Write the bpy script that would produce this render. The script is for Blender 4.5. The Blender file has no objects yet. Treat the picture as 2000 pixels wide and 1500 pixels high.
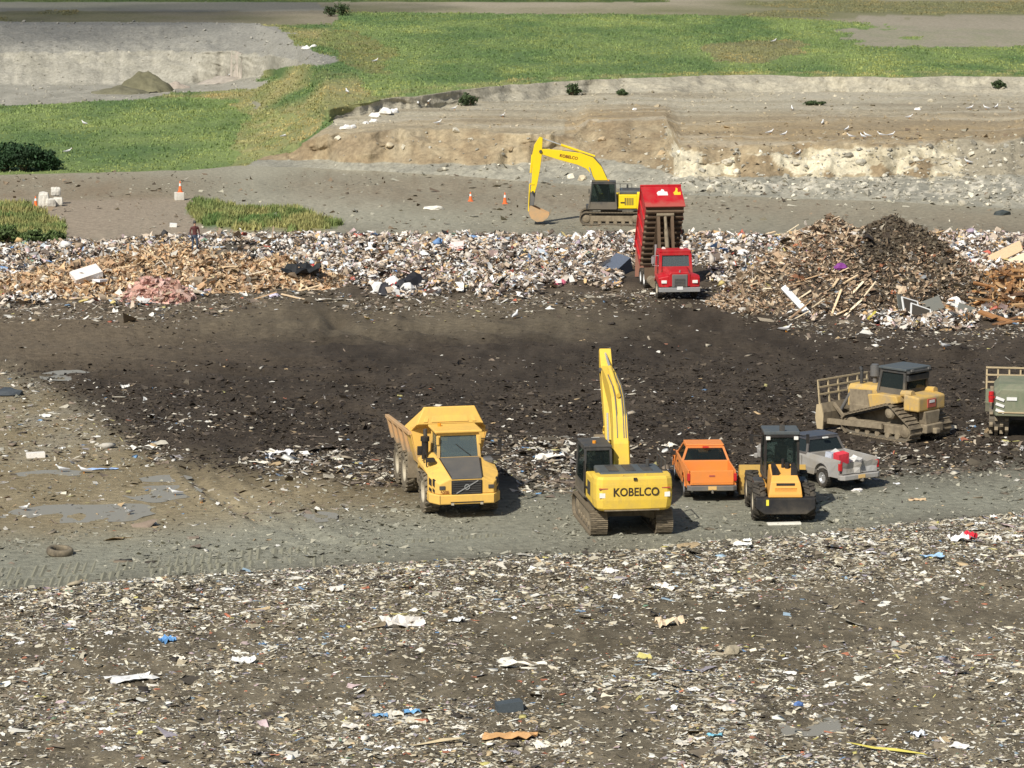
import bpy, math, random
import numpy as np
from mathutils import Vector, Matrix, Euler

# ---------------------------------------------------------------- camera
W0, H0, FPX = 2000.0, 1500.0, 6000.0          # photograph size, focal length in its pixels
CAM_H, PITCH = 23.3, math.radians(9.26)
scene = bpy.context.scene
COL = scene.collection
cam_data = bpy.data.cameras.new('camera')
cam_data.sensor_width = 36.0
cam_data.lens = 36.0 * FPX / W0
cam_data.clip_start = 1.0
cam_data.clip_end = 9000.0
cam = bpy.data.objects.new('camera', cam_data)
COL.objects.link(cam)
cam.location = (0, 0, CAM_H)
cam.rotation_euler = (math.pi / 2 - PITCH, 0, 0)
scene.camera = cam

# ---------------------------------------------------------------- light
SUN_EL, SUN_AZ = math.radians(43), math.radians(30)   # shadows fall away and to the right
world = bpy.data.worlds.new('World')
scene.world = world
world.use_nodes = True
wn = world.node_tree
wn.nodes.clear()
sky = wn.nodes.new('ShaderNodeTexSky')
sky.sky_type = 'NISHITA'
sky.sun_disc = False
sky.sun_elevation = SUN_EL
sky.sun_rotation = math.pi + SUN_AZ
sky.air_density, sky.dust_density, sky.ozone_density = 1.0, 1.6, 1.0
bgn = wn.nodes.new('ShaderNodeBackground')
bgn.inputs['Strength'].default_value = 0.075
wo = wn.nodes.new('ShaderNodeOutputWorld')
wn.links.new(sky.outputs[0], bgn.inputs['Color'])
wn.links.new(bgn.outputs[0], wo.inputs['Surface'])
sl = bpy.data.lights.new('sun', 'SUN')
sl.energy = 4.6
sl.angle = math.radians(0.5)
sl.color = (1.0, 0.955, 0.86)
sun = bpy.data.objects.new('sun', sl)
COL.objects.link(sun)
SDIR = Vector((math.sin(SUN_AZ) * math.cos(SUN_EL), math.cos(SUN_AZ) * math.cos(SUN_EL), -math.sin(SUN_EL)))
sun.rotation_euler = SDIR.to_track_quat('-Z', 'Y').to_euler()
sun.location = (-60, -60, 120)
vs = scene.view_settings
vs.view_transform = 'Standard'
vs.look = 'None'
vs.exposure = 0.1
vs.gamma = 1.0
vs.use_curve_mapping = False

# ---------------------------------------------------------------- helpers
rng = np.random.default_rng(7)
random.seed(7)
SP, CP = math.sin(PITCH), math.cos(PITCH)


def project(X, Y, Z):
    D = Y * CP + (CAM_H - Z) * SP
    up = Y * SP - (CAM_H - Z) * CP
    return W0 / 2 + FPX * X / D, H0 / 2 - FPX * up / D


def unproject(px, py, z=0.0):
    a = (np.asarray(py, float) - H0 / 2) / FPX
    dz = -SP - a * CP
    t = (np.asarray(z, float) - CAM_H) / dz
    return t * (np.asarray(px, float) - W0 / 2) / FPX, t * (CP - a * SP), t * 0 + z


def _hash(ix, iy, seed):
    h = (ix.astype(np.int64) * 374761393 + iy.astype(np.int64) * 668265263 + seed * 1442695041) & 0xffffffff
    h = ((h ^ (h >> 13)) * 1274126177) & 0xffffffff
    h = (h ^ (h >> 16)) & 0xffff
    return h / 65535.0


def vnoise(x, y, seed=0):
    x = np.asarray(x, float); y = np.asarray(y, float)
    x0 = np.floor(x); y0 = np.floor(y)
    fx = x - x0; fy = y - y0
    fx = fx * fx * (3 - 2 * fx); fy = fy * fy * (3 - 2 * fy)
    a = _hash(x0, y0, seed); b = _hash(x0 + 1, y0, seed)
    c = _hash(x0, y0 + 1, seed); d = _hash(x0 + 1, y0 + 1, seed)
    return (a + (b - a) * fx) * (1 - fy) + (c + (d - c) * fx) * fy


def fbm(x, y, seed=0, octv=4):
    s = 0.0; amp = 0.5; tot = 0.0
    for k in range(octv):
        s = s + amp * vnoise(x, y, seed + 17 * k)
        tot += amp; amp *= 0.5; x = x * 2.03 + 5.1; y = y * 2.03 + 9.7
    return s / tot


def in_poly(px, py, poly):
    r = np.zeros(np.shape(px), bool)
    n = len(poly)
    for i in range(n):
        x1, y1 = poly[i]; x2, y2 = poly[(i + 1) % n]
        if y1 == y2:
            continue
        c = ((y1 > py) != (y2 > py)) & (px < (x2 - x1) * (py - y1) / (y2 - y1) + x1)
        r ^= c
    return r


def tag(o, label=None, cat=None, group=None, kind=None):
    if label: o['label'] = label
    if cat: o['category'] = cat
    if group: o['group'] = group
    if kind: o['kind'] = kind
    return o


def empty(name, loc=(0, 0, 0), rz=0.0, parent=None):
    o = bpy.data.objects.new(name, None)
    o.empty_display_size = 0.3
    COL.objects.link(o)
    o.location = loc
    o.rotation_euler = (0, 0, rz)
    o.parent = parent
    return o


def np_mesh(name, V, F, mat=None, cols=None, smooth=False, parent=None, quads=None):
    """mesh from numpy arrays: V (n,3), F (m,3) triangles and/or quads (k,4), cols (n,3) point colours"""
    me = bpy.data.meshes.new(name)
    V = np.asarray(V, np.float32)
    nt = 0 if F is None else len(F)
    nq = 0 if quads is None else len(quads)
    me.vertices.add(len(V))
    me.vertices.foreach_set('co', V.ravel())
    nl = nt * 3 + nq * 4
    me.loops.add(nl)
    idx = []
    if nt: idx.append(np.asarray(F, np.int32).ravel())
    if nq: idx.append(np.asarray(quads, np.int32).ravel())
    me.loops.foreach_set('vertex_index', np.concatenate(idx))
    me.polygons.add(nt + nq)
    st = np.concatenate([np.arange(nt) * 3, nt * 3 + np.arange(nq) * 4]).astype(np.int32)
    me.polygons.foreach_set('loop_start', st)
    me.polygons.foreach_set('use_smooth', np.full(nt + nq, smooth, bool))
    me.update(calc_edges=True)
    if cols is not None:
        ca = me.color_attributes.new('Col', 'FLOAT_COLOR', 'POINT')
        c4 = np.ones((len(V), 4), np.float32); c4[:, :3] = cols
        ca.data.foreach_set('color', c4.ravel())
    if mat is not None: me.materials.append(mat)
    o = bpy.data.objects.new(name, me)
    COL.objects.link(o)
    o.parent = parent
    return o


class MB:
    """collects shapes, builds one mesh object"""
    def __init__(s):
        s.v = []; s.f = []

    def add(s, vs, fs):
        b = len(s.v)
        s.v += [tuple(p) for p in vs]
        s.f += [tuple(i + b for i in f) for f in fs]
        return s

    def box(s, x0, x1, y0, y1, z0, z1):
        vs = [(x, y, z) for z in (z0, z1) for y in (y0, y1) for x in (x0, x1)]
        return s.add(vs, [(0, 2, 3, 1), (4, 5, 7, 6), (0, 1, 5, 4), (2, 6, 7, 3), (0, 4, 6, 2), (1, 3, 7, 5)])

    def bar(s, p0, p1, w, h, up=(0, 0, 1)):
        """rectangular bar from p0 to p1"""
        p0 = Vector(p0); p1 = Vector(p1)
        d = (p1 - p0).normalized()
        u = Vector(up)
        if abs(d.dot(u)) > 0.98: u = Vector((0, 1, 0))
        r = d.cross(u).normalized(); u = r.cross(d).normalized()
        vs = []
        for p in (p0, p1):
            for a, b in ((-1, -1), (1, -1), (1, 1), (-1, 1)):
                vs.append(p + r * (a * w / 2) + u * (b * h / 2))
        return s.add(vs, [(3, 2, 1, 0), (4, 5, 6, 7), (0, 1, 5, 4), (1, 2, 6, 5), (2, 3, 7, 6), (3, 0, 4, 7)])

    def prism(s, poly, axis, a0, a1, scale1=None):
        """poly 2D, extruded on axis x: (y,z)  y: (x,z)  z: (x,y)"""
        n = len(poly)

        def P(p, a):
            if axis == 'x': return (a, p[0], p[1])
            if axis == 'y': return (p[0], a, p[1])
            return (p[0], p[1], a)
        vs = [P(p, a0) for p in poly] + [P(p, a1) for p in poly]
        fs = [tuple(range(n)), tuple(range(2 * n - 1, n - 1, -1))]
        fs += [(i, i + n, (i + 1) % n + n, (i + 1) % n) for i in range(n)]
        return s.add(vs, fs)

    def loft(s, rings, caps=True, closed=False):
        n = len(rings[0]); m = len(rings)
        vs = [p for r in rings for p in r]
        fs = []
        for k in range(m if closed else m - 1):
            k2 = (k + 1) % m
            for i in range(n):
                j = (i + 1) % n
                fs.append((k * n + i, k * n + j, k2 * n + j, k2 * n + i))
        if caps and not closed:
            fs.append(tuple(range(n - 1, -1, -1)))
            fs.append(tuple((m - 1) * n + i for i in range(n)))
        return s.add(vs, fs)

    def cyl(s, p0, p1, r0, r1=None, n=14, caps=True):
        r1 = r0 if r1 is None else r1
        p0 = Vector(p0); p1 = Vector(p1)
        d = (p1 - p0).normalized()
        u = Vector((0, 0, 1)) if abs(d.z) < 0.95 else Vector((0, 1, 0))
        a = d.cross(u).normalized(); b = a.cross(d).normalized()
        rings = []
        for p, r in ((p0, r0), (p1, r1)):
            rings.append([p + (a * math.cos(t) + b * math.sin(t)) * r for t in [2 * math.pi * k / n for k in range(n)]])
        return s.loft(rings, caps)

    def tube(s, pts, r, n=8):
        for a, b in zip(pts[:-1], pts[1:]):
            s.cyl(a, b, r, n=n)
        return s

    def lathe_x(s, prof, cy, cz, n=24, closed=True):
        """profile [(radius, x)], revolved about an x axis through (cy, cz)"""
        rings = []
        for k in range(n):
            t = 2 * math.pi * k / n
            rings.append([(x, cy + r * math.cos(t), cz + r * math.sin(t)) for r, x in prof])
        m = len(prof)
        vs = [p for r in rings for p in r]
        fs = []
        for k in range(n):
            k2 = (k + 1) % n
            for i in range(m if closed else m - 1):
                j = (i + 1) % m
                fs.append((k * m + i, k2 * m + i, k2 * m + j, k * m + j))
        return s.add(vs, fs)

    def shell(s, pts, thick):
        """polyline in (y,z) turned to a closed polygon with thickness"""
        out = []
        for i, p in enumerate(pts):
            a = Vector(pts[max(i - 1, 0)]); b = Vector(pts[min(i + 1, len(pts) - 1)])
            d = (b - a).normalized()
            out.append((p[0] - d.y * thick, p[1] + d.x * thick))
        return list(pts) + out[::-1]

    def xform(s, M):
        s.v = [tuple(M @ Vector(p)) for p in s.v]
        return s

    def mesh(s, name, mat, smooth=False):
        me = bpy.data.meshes.new(name)
        me.from_pydata(s.v, [], s.f)
        me.materials.append(mat)
        if smooth:
            me.polygons.foreach_set('use_smooth', [True] * len(me.polygons))
        me.update()
        import bmesh
        bm = bmesh.new(); bm.from_mesh(me)
        bmesh.ops.recalc_face_normals(bm, faces=bm.faces)
        bm.to_mesh(me); bm.free()
        return me

    def build(s, name, mat, parent=None, bevel=0.0, smooth=False, loc=(0, 0, 0), seg=2):
        me = s.mesh(name, mat, smooth)
        o = bpy.data.objects.new(name, me)
        COL.objects.link(o)
        o.parent = parent
        o.location = loc
        if bevel > 0:
            m = o.modifiers.new('bevel', 'BEVEL')
            m.width = bevel; m.segments = seg; m.limit_method = 'ANGLE'; m.angle_limit = math.radians(35)
        return o


def inst(me, name, parent, loc=(0, 0, 0), rot=(0, 0, 0), scale=(1, 1, 1)):
    o = bpy.data.objects.new(name, me)
    COL.objects.link(o)
    o.parent = parent; o.location = loc; o.rotation_euler = rot; o.scale = scale
    return o


def text_obj(txt, size, mat, parent, loc, rot, extrude=0.004, bold=0.0, sx=1.0, name='lettering'):
    cu = bpy.data.curves.new('txt', 'FONT')
    cu.body = txt; cu.size = size; cu.extrude = extrude; cu.offset = bold
    cu.align_x = 'CENTER'; cu.align_y = 'CENTER'; cu.resolution_u = 3
    t = bpy.data.objects.new('txt', cu)
    COL.objects.link(t)
    bpy.context.view_layer.update()
    dg = bpy.context.evaluated_depsgraph_get()
    me = bpy.data.meshes.new_from_object(t.evaluated_get(dg))
    bpy.data.objects.remove(t, do_unlink=True)
    me.materials.clear(); me.materials.append(mat)
    o = bpy.data.objects.new(name, me)
    COL.objects.link(o)
    o.parent = parent; o.location = loc; o.rotation_euler = rot; o.scale = (sx, 1, 1)
    return o


# ---------------------------------------------------------------- materials
def newmat(name):
    m = bpy.data.materials.new(name)
    m.use_nodes = True
    nt = m.node_tree
    b = nt.nodes['Principled BSDF']
    return m, nt, b


def paint(name, col, rough=0.45, metal=0.0, dirt=0.35, dust=(0.30, 0.245, 0.165), scale=1.6, spec=0.25, thresh=0.5, mud=True):
    m, nt, b = newmat(name)
    tc = nt.nodes.new('ShaderNodeTexCoord')
    n1 = nt.nodes.new('ShaderNodeTexNoise'); n1.inputs['Scale'].default_value = scale
    n1.inputs['Detail'].default_value = 8; n1.inputs['Roughness'].default_value = 0.68
    nt.links.new(tc.outputs['Object'], n1.inputs['Vector'])
    r = nt.nodes.new('ShaderNodeValToRGB')
    r.color_ramp.elements[0].position = thresh - 0.14; r.color_ramp.elements[0].color = (0, 0, 0, 1)
    r.color_ramp.elements[1].position = thresh + 0.2; r.color_ramp.elements[1].color = (dirt, dirt, dirt, 1)
    nt.links.new(n1.outputs['Fac'], r.inputs['Fac'])
    n2 = nt.nodes.new('ShaderNodeTexNoise'); n2.inputs['Scale'].default_value = 14
    n2.inputs['Detail'].default_value = 3
    nt.links.new(tc.outputs['Object'], n2.inputs['Vector'])
    hs = nt.nodes.new('ShaderNodeMixRGB'); hs.blend_type = 'MULTIPLY'; hs.inputs['Fac'].default_value = 0.3
    hs.inputs[1].default_value = (*col, 1)
    nt.links.new(n2.outputs['Color'], hs.inputs[2])
    # dust streaks running down and mud thrown up from below
    mp = nt.nodes.new('ShaderNodeMapping'); mp.inputs['Scale'].default_value = (5.0, 5.0, 0.7)
    nt.links.new(tc.outputs['Object'], mp.inputs['Vector'])
    n3 = nt.nodes.new('ShaderNodeTexNoise'); n3.inputs['Scale'].default_value = 1.4; n3.inputs['Detail'].default_value = 5
    nt.links.new(mp.outputs[0], n3.inputs['Vector'])
    m3 = nt.nodes.new('ShaderNodeMapRange'); m3.inputs['From Min'].default_value = 0.5; m3.inputs['From Max'].default_value = 0.75
    m3.inputs['To Max'].default_value = min(1.0, dirt * 0.9)
    nt.links.new(n3.outputs['Fac'], m3.inputs['Value'])
    sp = nt.nodes.new('ShaderNodeSeparateXYZ'); nt.links.new(tc.outputs['Object'], sp.inputs[0])
    mz = nt.nodes.new('ShaderNodeMapRange'); mz.inputs['From Min'].default_value = 1.5; mz.inputs['From Max'].default_value = 0.2
    mz.inputs['To Min'].default_value = -0.45; mz.inputs['To Max'].default_value = 0.35
    nt.links.new(sp.outputs['Z'], mz.inputs['Value'])
    am = nt.nodes.new('ShaderNodeMath'); am.operation = 'ADD'; nt.links.new(mz.outputs[0], am.inputs[0]); nt.links.new(n1.outputs['Fac'], am.inputs[1])
    mm = nt.nodes.new('ShaderNodeMapRange'); mm.inputs['From Min'].default_value = 0.5; mm.inputs['From Max'].default_value = 0.8
    mm.inputs['To Max'].default_value = min(0.85, dirt * 1.6) if mud else 0.0
    nt.links.new(am.outputs[0], mm.inputs['Value'])
    x1 = nt.nodes.new('ShaderNodeMath'); x1.operation = 'MAXIMUM'; nt.links.new(m3.outputs[0], x1.inputs[0]); nt.links.new(mm.outputs[0], x1.inputs[1])
    x2 = nt.nodes.new('ShaderNodeMath'); x2.operation = 'MAXIMUM'; nt.links.new(r.outputs['Color'], x2.inputs[0]); nt.links.new(x1.outputs[0], x2.inputs[1])
    gn = nt.nodes.new('ShaderNodeMixRGB')
    nt.links.new(x2.outputs[0], gn.inputs['Fac'])
    bw = nt.nodes.new('ShaderNodeMixRGB'); bw.inputs['Fac'].default_value = 0.16
    bw.inputs[1].default_value = (*col, 1)
    nt.links.new(hs.outputs[0], bw.inputs[2])
    nt.links.new(bw.outputs[0], gn.inputs[1])
    gn.inputs[2].default_value = (*dust, 1)
    nt.links.new(gn.outputs[0], b.inputs['Base Color'])
    mr = nt.nodes.new('ShaderNodeMapRange')
    mr.inputs['To Min'].default_value = rough; mr.inputs['To Max'].default_value = min(1, rough + 0.45)
    nt.links.new(x2.outputs[0], mr.inputs['Value'])
    nt.links.new(mr.outputs[0], b.inputs['Roughness'])
    b.inputs['Metallic'].default_value = metal
    b.inputs['Specular IOR Level'].default_value = spec
    return m


def glass(name='glass', tint=(0.35, 0.42, 0.42), clear=0.55, base=(0.03, 0.04, 0.04)):
    m, nt, b = newmat(name)
    b.inputs['Base Color'].default_value = (*base, 1)
    b.inputs['Roughness'].default_value = 0.06
    tr = nt.nodes.new('ShaderNodeBsdfTransparent'); tr.inputs['Color'].default_value = (*tint, 1)
    mx = nt.nodes.new('ShaderNodeMixShader'); mx.inputs['Fac'].default_value = clear
    out = nt.nodes['Material Output']
    nt.links.new(b.outputs[0], mx.inputs[1]); nt.links.new(tr.outputs[0], mx.inputs[2])
    nt.links.new(mx.outputs[0], out.inputs['Surface'])
    return m


def attr_mat(name, rough=0.9, bump=0.0, bscale=3.0, var=0.25, vscale=6.0, spec=0.2, transl=0.0):
    """colour from the point colours, varied by noise in world space"""
    m, nt, b = newmat(name)
    at = nt.nodes.new('ShaderNodeAttribute'); at.attribute_name = 'Col'
    geo = nt.nodes.new('ShaderNodeNewGeometry')
    n1 = nt.nodes.new('ShaderNodeTexNoise'); n1.inputs['Scale'].default_value = vscale
    n1.inputs['Detail'].default_value = 6; n1.inputs['Roughness'].default_value = 0.7
    nt.links.new(geo.outputs['Position'], n1.inputs['Vector'])
    mr = nt.nodes.new('ShaderNodeMapRange')
    mr.inputs['From Min'].default_value = 0.25; mr.inputs['From Max'].default_value = 0.75
    mr.inputs['To Min'].default_value = 1 - var; mr.inputs['To Max'].default_value = 1 + var
    nt.links.new(n1.outputs['Fac'], mr.inputs['Value'])
    mu = nt.nodes.new('ShaderNodeVectorMath'); mu.operation = 'SCALE'
    nt.links.new(at.outputs['Color'], mu.inputs[0]); nt.links.new(mr.outputs[0], mu.inputs['Scale'])
    nt.links.new(mu.outputs[0], b.inputs['Base Color'])
    b.inputs['Roughness'].default_value = rough
    b.inputs['Specular IOR Level'].default_value = spec
    if bump > 0:
        n2 = nt.nodes.new('ShaderNodeTexNoise'); n2.inputs['Scale'].default_value = bscale
        n2.inputs['Detail'].default_value = 8; n2.inputs['Roughness'].default_value = 0.7
        nt.links.new(geo.outputs['Position'], n2.inputs['Vector'])
        bp = nt.nodes.new('ShaderNodeBump'); bp.inputs['Strength'].default_value = bump
        bp.inputs['Distance'].default_value = 0.12
        nt.links.new(n2.outputs['Fac'], bp.inputs['Height'])
        nt.links.new(bp.outputs[0], b.inputs['Normal'])
    return m


M = {}
M['ground'] = attr_mat('ground_soil', 0.95, 1.0, 3.0, 0.38, 2.6)
M['trash'] = attr_mat('mixed_refuse', 0.7, 0, 1, 0.18, 9.0, 0.3)
M['grass'] = attr_mat('grass_blades', 0.8, 0, 1, 0.2, 0.6, 0.2)
M['leaf'] = attr_mat('shrub_leaves', 0.7, 0, 1, 0.2, 2.0, 0.3)
M['rock'] = attr_mat('broken_rock', 0.9, 0.5, 6.0, 0.2, 3.0)
M['yellow_truck'] = paint('amber_truck_paint', (0.84, 0.52, 0.12), 0.5, 0, 0.55, thresh=0.54, dust=(0.50, 0.33, 0.13))
M['tan_bed'] = paint('dusty_dump_body', (0.62, 0.36, 0.16), 0.7, 0, 0.75, dust=(0.40, 0.30, 0.19), thresh=0.42)
M['yellow_dig'] = paint('yellow_digger_paint', (0.82, 0.56, 0.075), 0.5, 0, 0.55, thresh=0.55, dust=(0.48, 0.34, 0.12))
M['yellow_dig2'] = paint('bright_yellow_digger_paint', (0.86, 0.62, 0.02), 0.4, 0, 0.2, dust=(0.6, 0.33, 0.05), thresh=0.58)
M['yellow_dozer'] = paint('faded_dozer_paint', (0.66, 0.41, 0.08), 0.6, 0, 0.9, dust=(0.36, 0.285, 0.185), thresh=0.46)
M['mud_steel'] = paint('mud_caked_steel', (0.31, 0.255, 0.175), 0.85, 0, 0.85, dust=(0.12, 0.095, 0.066), thresh=0.5, scale=2.5, mud=False)
M['track_steel'] = paint('dusty_track_steel', (0.12, 0.098, 0.07), 0.75, 0.0, 0.85, dust=(0.34, 0.275, 0.185), thresh=0.52, scale=5, mud=False)
M['orange_loader'] = paint('orange_loader_paint', (0.83, 0.42, 0.09), 0.42, 0, 0.35, thresh=0.56, dust=(0.6, 0.36, 0.17))
M['bucket_yellow'] = paint('worn_bucket_paint', (0.50, 0.31, 0.06), 0.6, 0, 0.6, dust=(0.28, 0.21, 0.11))
M['orange_pickup'] = paint('orange_pickup_paint', (0.84, 0.275, 0.06), 0.42, 0, 0.4, dust=(0.55, 0.24, 0.10), thresh=0.55)
M['silver'] = paint('dusty_silver_paint', (0.40, 0.395, 0.385), 0.45, 0.1, 0.75, dust=(0.30, 0.26, 0.20), thresh=0.47)
M['navy'] = paint('dark_blue_roof_paint', (0.05, 0.06, 0.085), 0.35, 0, 0.2)
M['red'] = paint('red_truck_paint', (0.47, 0.014, 0.022), 0.4, 0, 0.4, dust=(0.36, 0.12, 0.09), thresh=0.56)
M['dusty_red'] = paint('faded_red_paint', (0.45, 0.07, 0.05), 0.6, 0, 0.6, dust=(0.35, 0.2, 0.14))
M['rib'] = paint('muddy_box_underside', (0.13, 0.085, 0.055), 0.9, 0, 0.6, dust=(0.20, 0.15, 0.10), mud=False)
M['black'] = paint('black_plastic', (0.018, 0.018, 0.02), 0.5, 0, 0.12)
M['dark'] = paint('charcoal_metal', (0.045, 0.048, 0.052), 0.5, 0, 0.25)
M['grey'] = paint('grey_metal', (0.16, 0.16, 0.16), 0.45, 0.2, 0.3)
M['slate'] = paint('slate_cab_paint', (0.075, 0.09, 0.10), 0.45, 0, 0.35, dust=(0.2, 0.19, 0.15))
M['hoodgrey'] = paint('dark_grey_bonnet', (0.10, 0.098, 0.095), 0.5, 0, 0.35, dust=(0.2, 0.17, 0.13))
M['rubber'] = paint('tyre_rubber', (0.028, 0.027, 0.026), 0.8, 0, 0.55, dust=(0.17, 0.14, 0.10), scale=4, mud=False)
M['dusty_rubber'] = paint('dusty_tyre_rubber', (0.10, 0.085, 0.065), 0.9, 0, 0.85, dust=(0.30, 0.25, 0.17), scale=3, thresh=0.5, mud=False)
M['rim'] = paint('dusty_rim', (0.52, 0.47, 0.36), 0.6, 0, 0.6, dust=(0.36, 0.29, 0.2), mud=False)
M['white'] = paint('white_paint', (0.78, 0.78, 0.76), 0.5, 0, 0.15, mud=False)
M['chrome'] = paint('worn_chrome', (0.60, 0.61, 0.62), 0.25, 0.6, 0.35, mud=False)
M['rod'] = paint('cylinder_rod', (0.62, 0.62, 0.60), 0.25, 0.5, 0.1)
M['green'] = paint('olive_green_paint', (0.16, 0.185, 0.12), 0.6, 0, 0.6, dust=(0.30, 0.275, 0.20), thresh=0.5)
M['rack'] = paint('tan_rack_paint', (0.54, 0.43, 0.26), 0.7, 0, 0.5, mud=False)
M['lamp_red'] = paint('red_lens', (0.55, 0.02, 0.025), 0.3, 0, 0.08)
M['lamp_white'] = paint('pale_lamp_lens', (0.85, 0.84, 0.78), 0.25, 0, 0.05, mud=False)
M['lamp_amber'] = paint('amber_lens', (0.75, 0.30, 0.03), 0.3, 0, 0.05)
M['plate'] = paint('tan_number_plate', (0.78, 0.52, 0.2), 0.5, 0, 0.1)
M['hi_yellow'] = paint('reflective_yellow', (0.85, 0.75, 0.08), 0.4, 0, 0.1)
M['ink'] = paint('black_lettering', (0.03, 0.018, 0.012), 0.6, 0, 0.05)
M['rust_ink'] = paint('dark_red_lettering', (0.20, 0.035, 0.012), 0.6, 0, 0.05)
M['emblem_yellow'] = paint('yellow_emblem', (0.86, 0.55, 0.04), 0.5, 0, 0.05)
M['glass'] = glass('cab_glass', (0.66, 0.74, 0.72), 0.74)
M['windscreen'] = glass('truck_windscreen', (0.7, 0.78, 0.76), 0.6, (0.16, 0.20, 0.21))  # pale grey-blue base paints in reflected sky and dust
M['darkglass'] = glass('tinted_glass', (0.2, 0.24, 0.25), 0.35)
M['cone'] = paint('orange_cone_plastic', (0.85, 0.17, 0.04), 0.5, 0, 0.15, mud=False)
M['bulkbag'] = paint('dirty_white_sack', (0.72, 0.69, 0.62), 0.8, 0, 0.45, mud=False)
# ---------------------------------------------------------------- terrain: terraces and banks lofted through lines on the land
# every line is a list of (pixel column, pixel row, height in metres); the distance follows from the height
LINES = [
    [(-900, 345, 0), (0, 342, 0), (370, 333, 0), (470, 324, 0), (600, 328, 0), (800, 338, 0), (1000, 352, 0), (1200, 368, 0),
     (1330, 382, 0), (1700, 393, 0), (2000, 410, 0), (2900, 440, 0)],                                  # toe of field and talus
    [(-900, 300, .25), (0, 298, .25), (370, 300, .25), (470, 308, .3), (600, 314, .4), (800, 322, .5), (1000, 326, .6), (1100, 318, .7),
     (1200, 318, 1.3), (1330, 345, 1.0), (1450, 348, .9), (1700, 347, .9), (1850, 348, 1.0), (2000, 345, 1.3), (2900, 370, 1.3)],  # top of talus
    [(-900, 250, .45), (0, 250, .45), (370, 262, .5), (470, 285, .7), (550, 292, 1.0), (640, 268, 2.4), (750, 262, 2.8), (900, 256, 3.0),
     (1050, 265, 2.9), (1125, 262, 2.9), (1150, 240, 3.5), (1300, 236, 3.6), (1330, 288, 3.0), (1500, 281, 3.2), (1700, 286, 3.1), (1880, 272, 3.3),
     (1950, 282, 3.2), (2010, 262, 3.6), (2100, 280, 3.4), (2900, 290, 3.4)],                            # cliff edge
    [(-900, 205, .3), (0, 205, .2), (370, 192, .2), (500, 200, .8), (560, 225, 2.2), (640, 240, 3.0), (750, 222, 3.3), (900, 205, 3.4),
     (1000, 198, 3.4), (1150, 185, 3.4), (1300, 184, 3.4), (1430, 180, 3.4), (1700, 180, 3.4), (2000, 182, 3.5), (2900, 182, 3.5)],   # foot of upper bank
    [(-900, 165, .0), (0, 165, 0), (300, 165, 0), (430, 160, .3), (520, 147, 1.6), (600, 160, 3.4), (640, 225, 4.1), (740, 196, 4.5), (900, 180, 4.7),
     (1000, 166, 4.7), (1150, 156, 4.7), (1300, 151, 4.7), (1430, 146, 4.8), (1700, 150, 4.8), (2000, 151, 4.8), (2900, 152, 4.8)],  # pit floor / bank crest
    [(-900, 104, 3.3), (0, 104, 3.2), (300, 103, 3.3), (480, 108, 3.6), (580, 122, 4.2), (640, 160, 4.9), (740, 172, 4.7), (900, 160, 4.8),
     (1000, 150, 4.8), (1300, 138, 4.8), (2000, 132, 4.9), (2900, 132, 4.9)],                           # ledge in the pit wall
    [(-900, 46, 6.2), (0, 50, 6.0), (140, 47, 6.0), (260, 50, 6.0), (500, 46, 6.1), (560, 68, 6.0), (620, 100, 5.5), (645, 118, 5.2), (700, 125, 5.0),
     (900, 110, 5.0), (1300, 96, 5.2), (2000, 92, 5.2), (2900, 92, 5.2)],                               # top of pit wall
    [(-900, 24, 6.2), (0, 24, 6.2), (500, 26, 6.2), (900, 27, 6.0), (1300, 28, 5.9), (1600, 40, 5.6), (1800, 55, 5.5), (2000, 62, 5.4), (2900, 66, 5.4)],
    [(-900, 0, 6.2), (2900, 0, 6.0)],
    [(-900, -70, 6.6), (2900, -70, 6.6)],
    [(-900, -160, 9.0), (2900, -160, 9.0)],
]
NC = 720
colpx = np.linspace(-420, 2420, NC)
jit = lambda k: (fbm(colpx / 45.0, colpx * 0 + k * 3.1, 40 + k, 4) - 0.5)
rowsY, rowsZ = [], []
Yn = np.full(NC, 48.0)
l0 = LINES[0]
ctr = []
for k, L in enumerate(LINES):
    xs, ys, zs = zip(*L)
    py = np.interp(colpx, xs, ys) + jit(k) * (9 if 0 < k < 3 else 5 if k in (3, 4) else 2.5)
    z = np.interp(colpx, xs, zs)
    X, Y, Z = unproject(colpx, py, z)
    ctr.append((Y, Z))
for k in range(1, len(ctr)):            # keep every line beyond the one before it
    ctr[k] = (np.maximum(ctr[k][0], ctr[k - 1][0] + 0.25), ctr[k][1])
nflat = 420
for i in range(nflat):
    t = (i / (nflat - 1))
    inv = 1 / 48.0 + (1 / ctr[0][0] - 1 / 48.0) * (0.55 * t + 0.45 * t * t)
    rowsY.append(1 / inv); rowsZ.append(np.zeros(NC))
subs = [26, 26, 40, 22, 26, 26, 26, 14, 10, 6]
seg = [np.full(nflat, 0.0)]
for k, n in enumerate(subs):
    for i in range(1, n + 1):
        t = i / n
        rowsY.append(ctr[k][0] * (1 - t) + ctr[k + 1][0] * t)
        rowsZ.append(ctr[k][1] * (1 - t) + ctr[k + 1][1] * t)
    seg.append(k + 1 + np.arange(1, n + 1) / n)
SEG = np.concatenate(seg)
GY = np.array(rowsY); GZ = np.array(rowsZ); NR = len(GY)
GPX = np.repeat(colpx[None, :], NR, 0)
SEGG = np.repeat(SEG[:, None], NC, 1)


def gx():
    return (GPX - W0 / 2) / FPX * (GY * CP + (CAM_H - GZ) * SP)


GX = gx()
_, GPY = project(GX, GY, GZ)
flat = SEGG < 0.5
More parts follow.
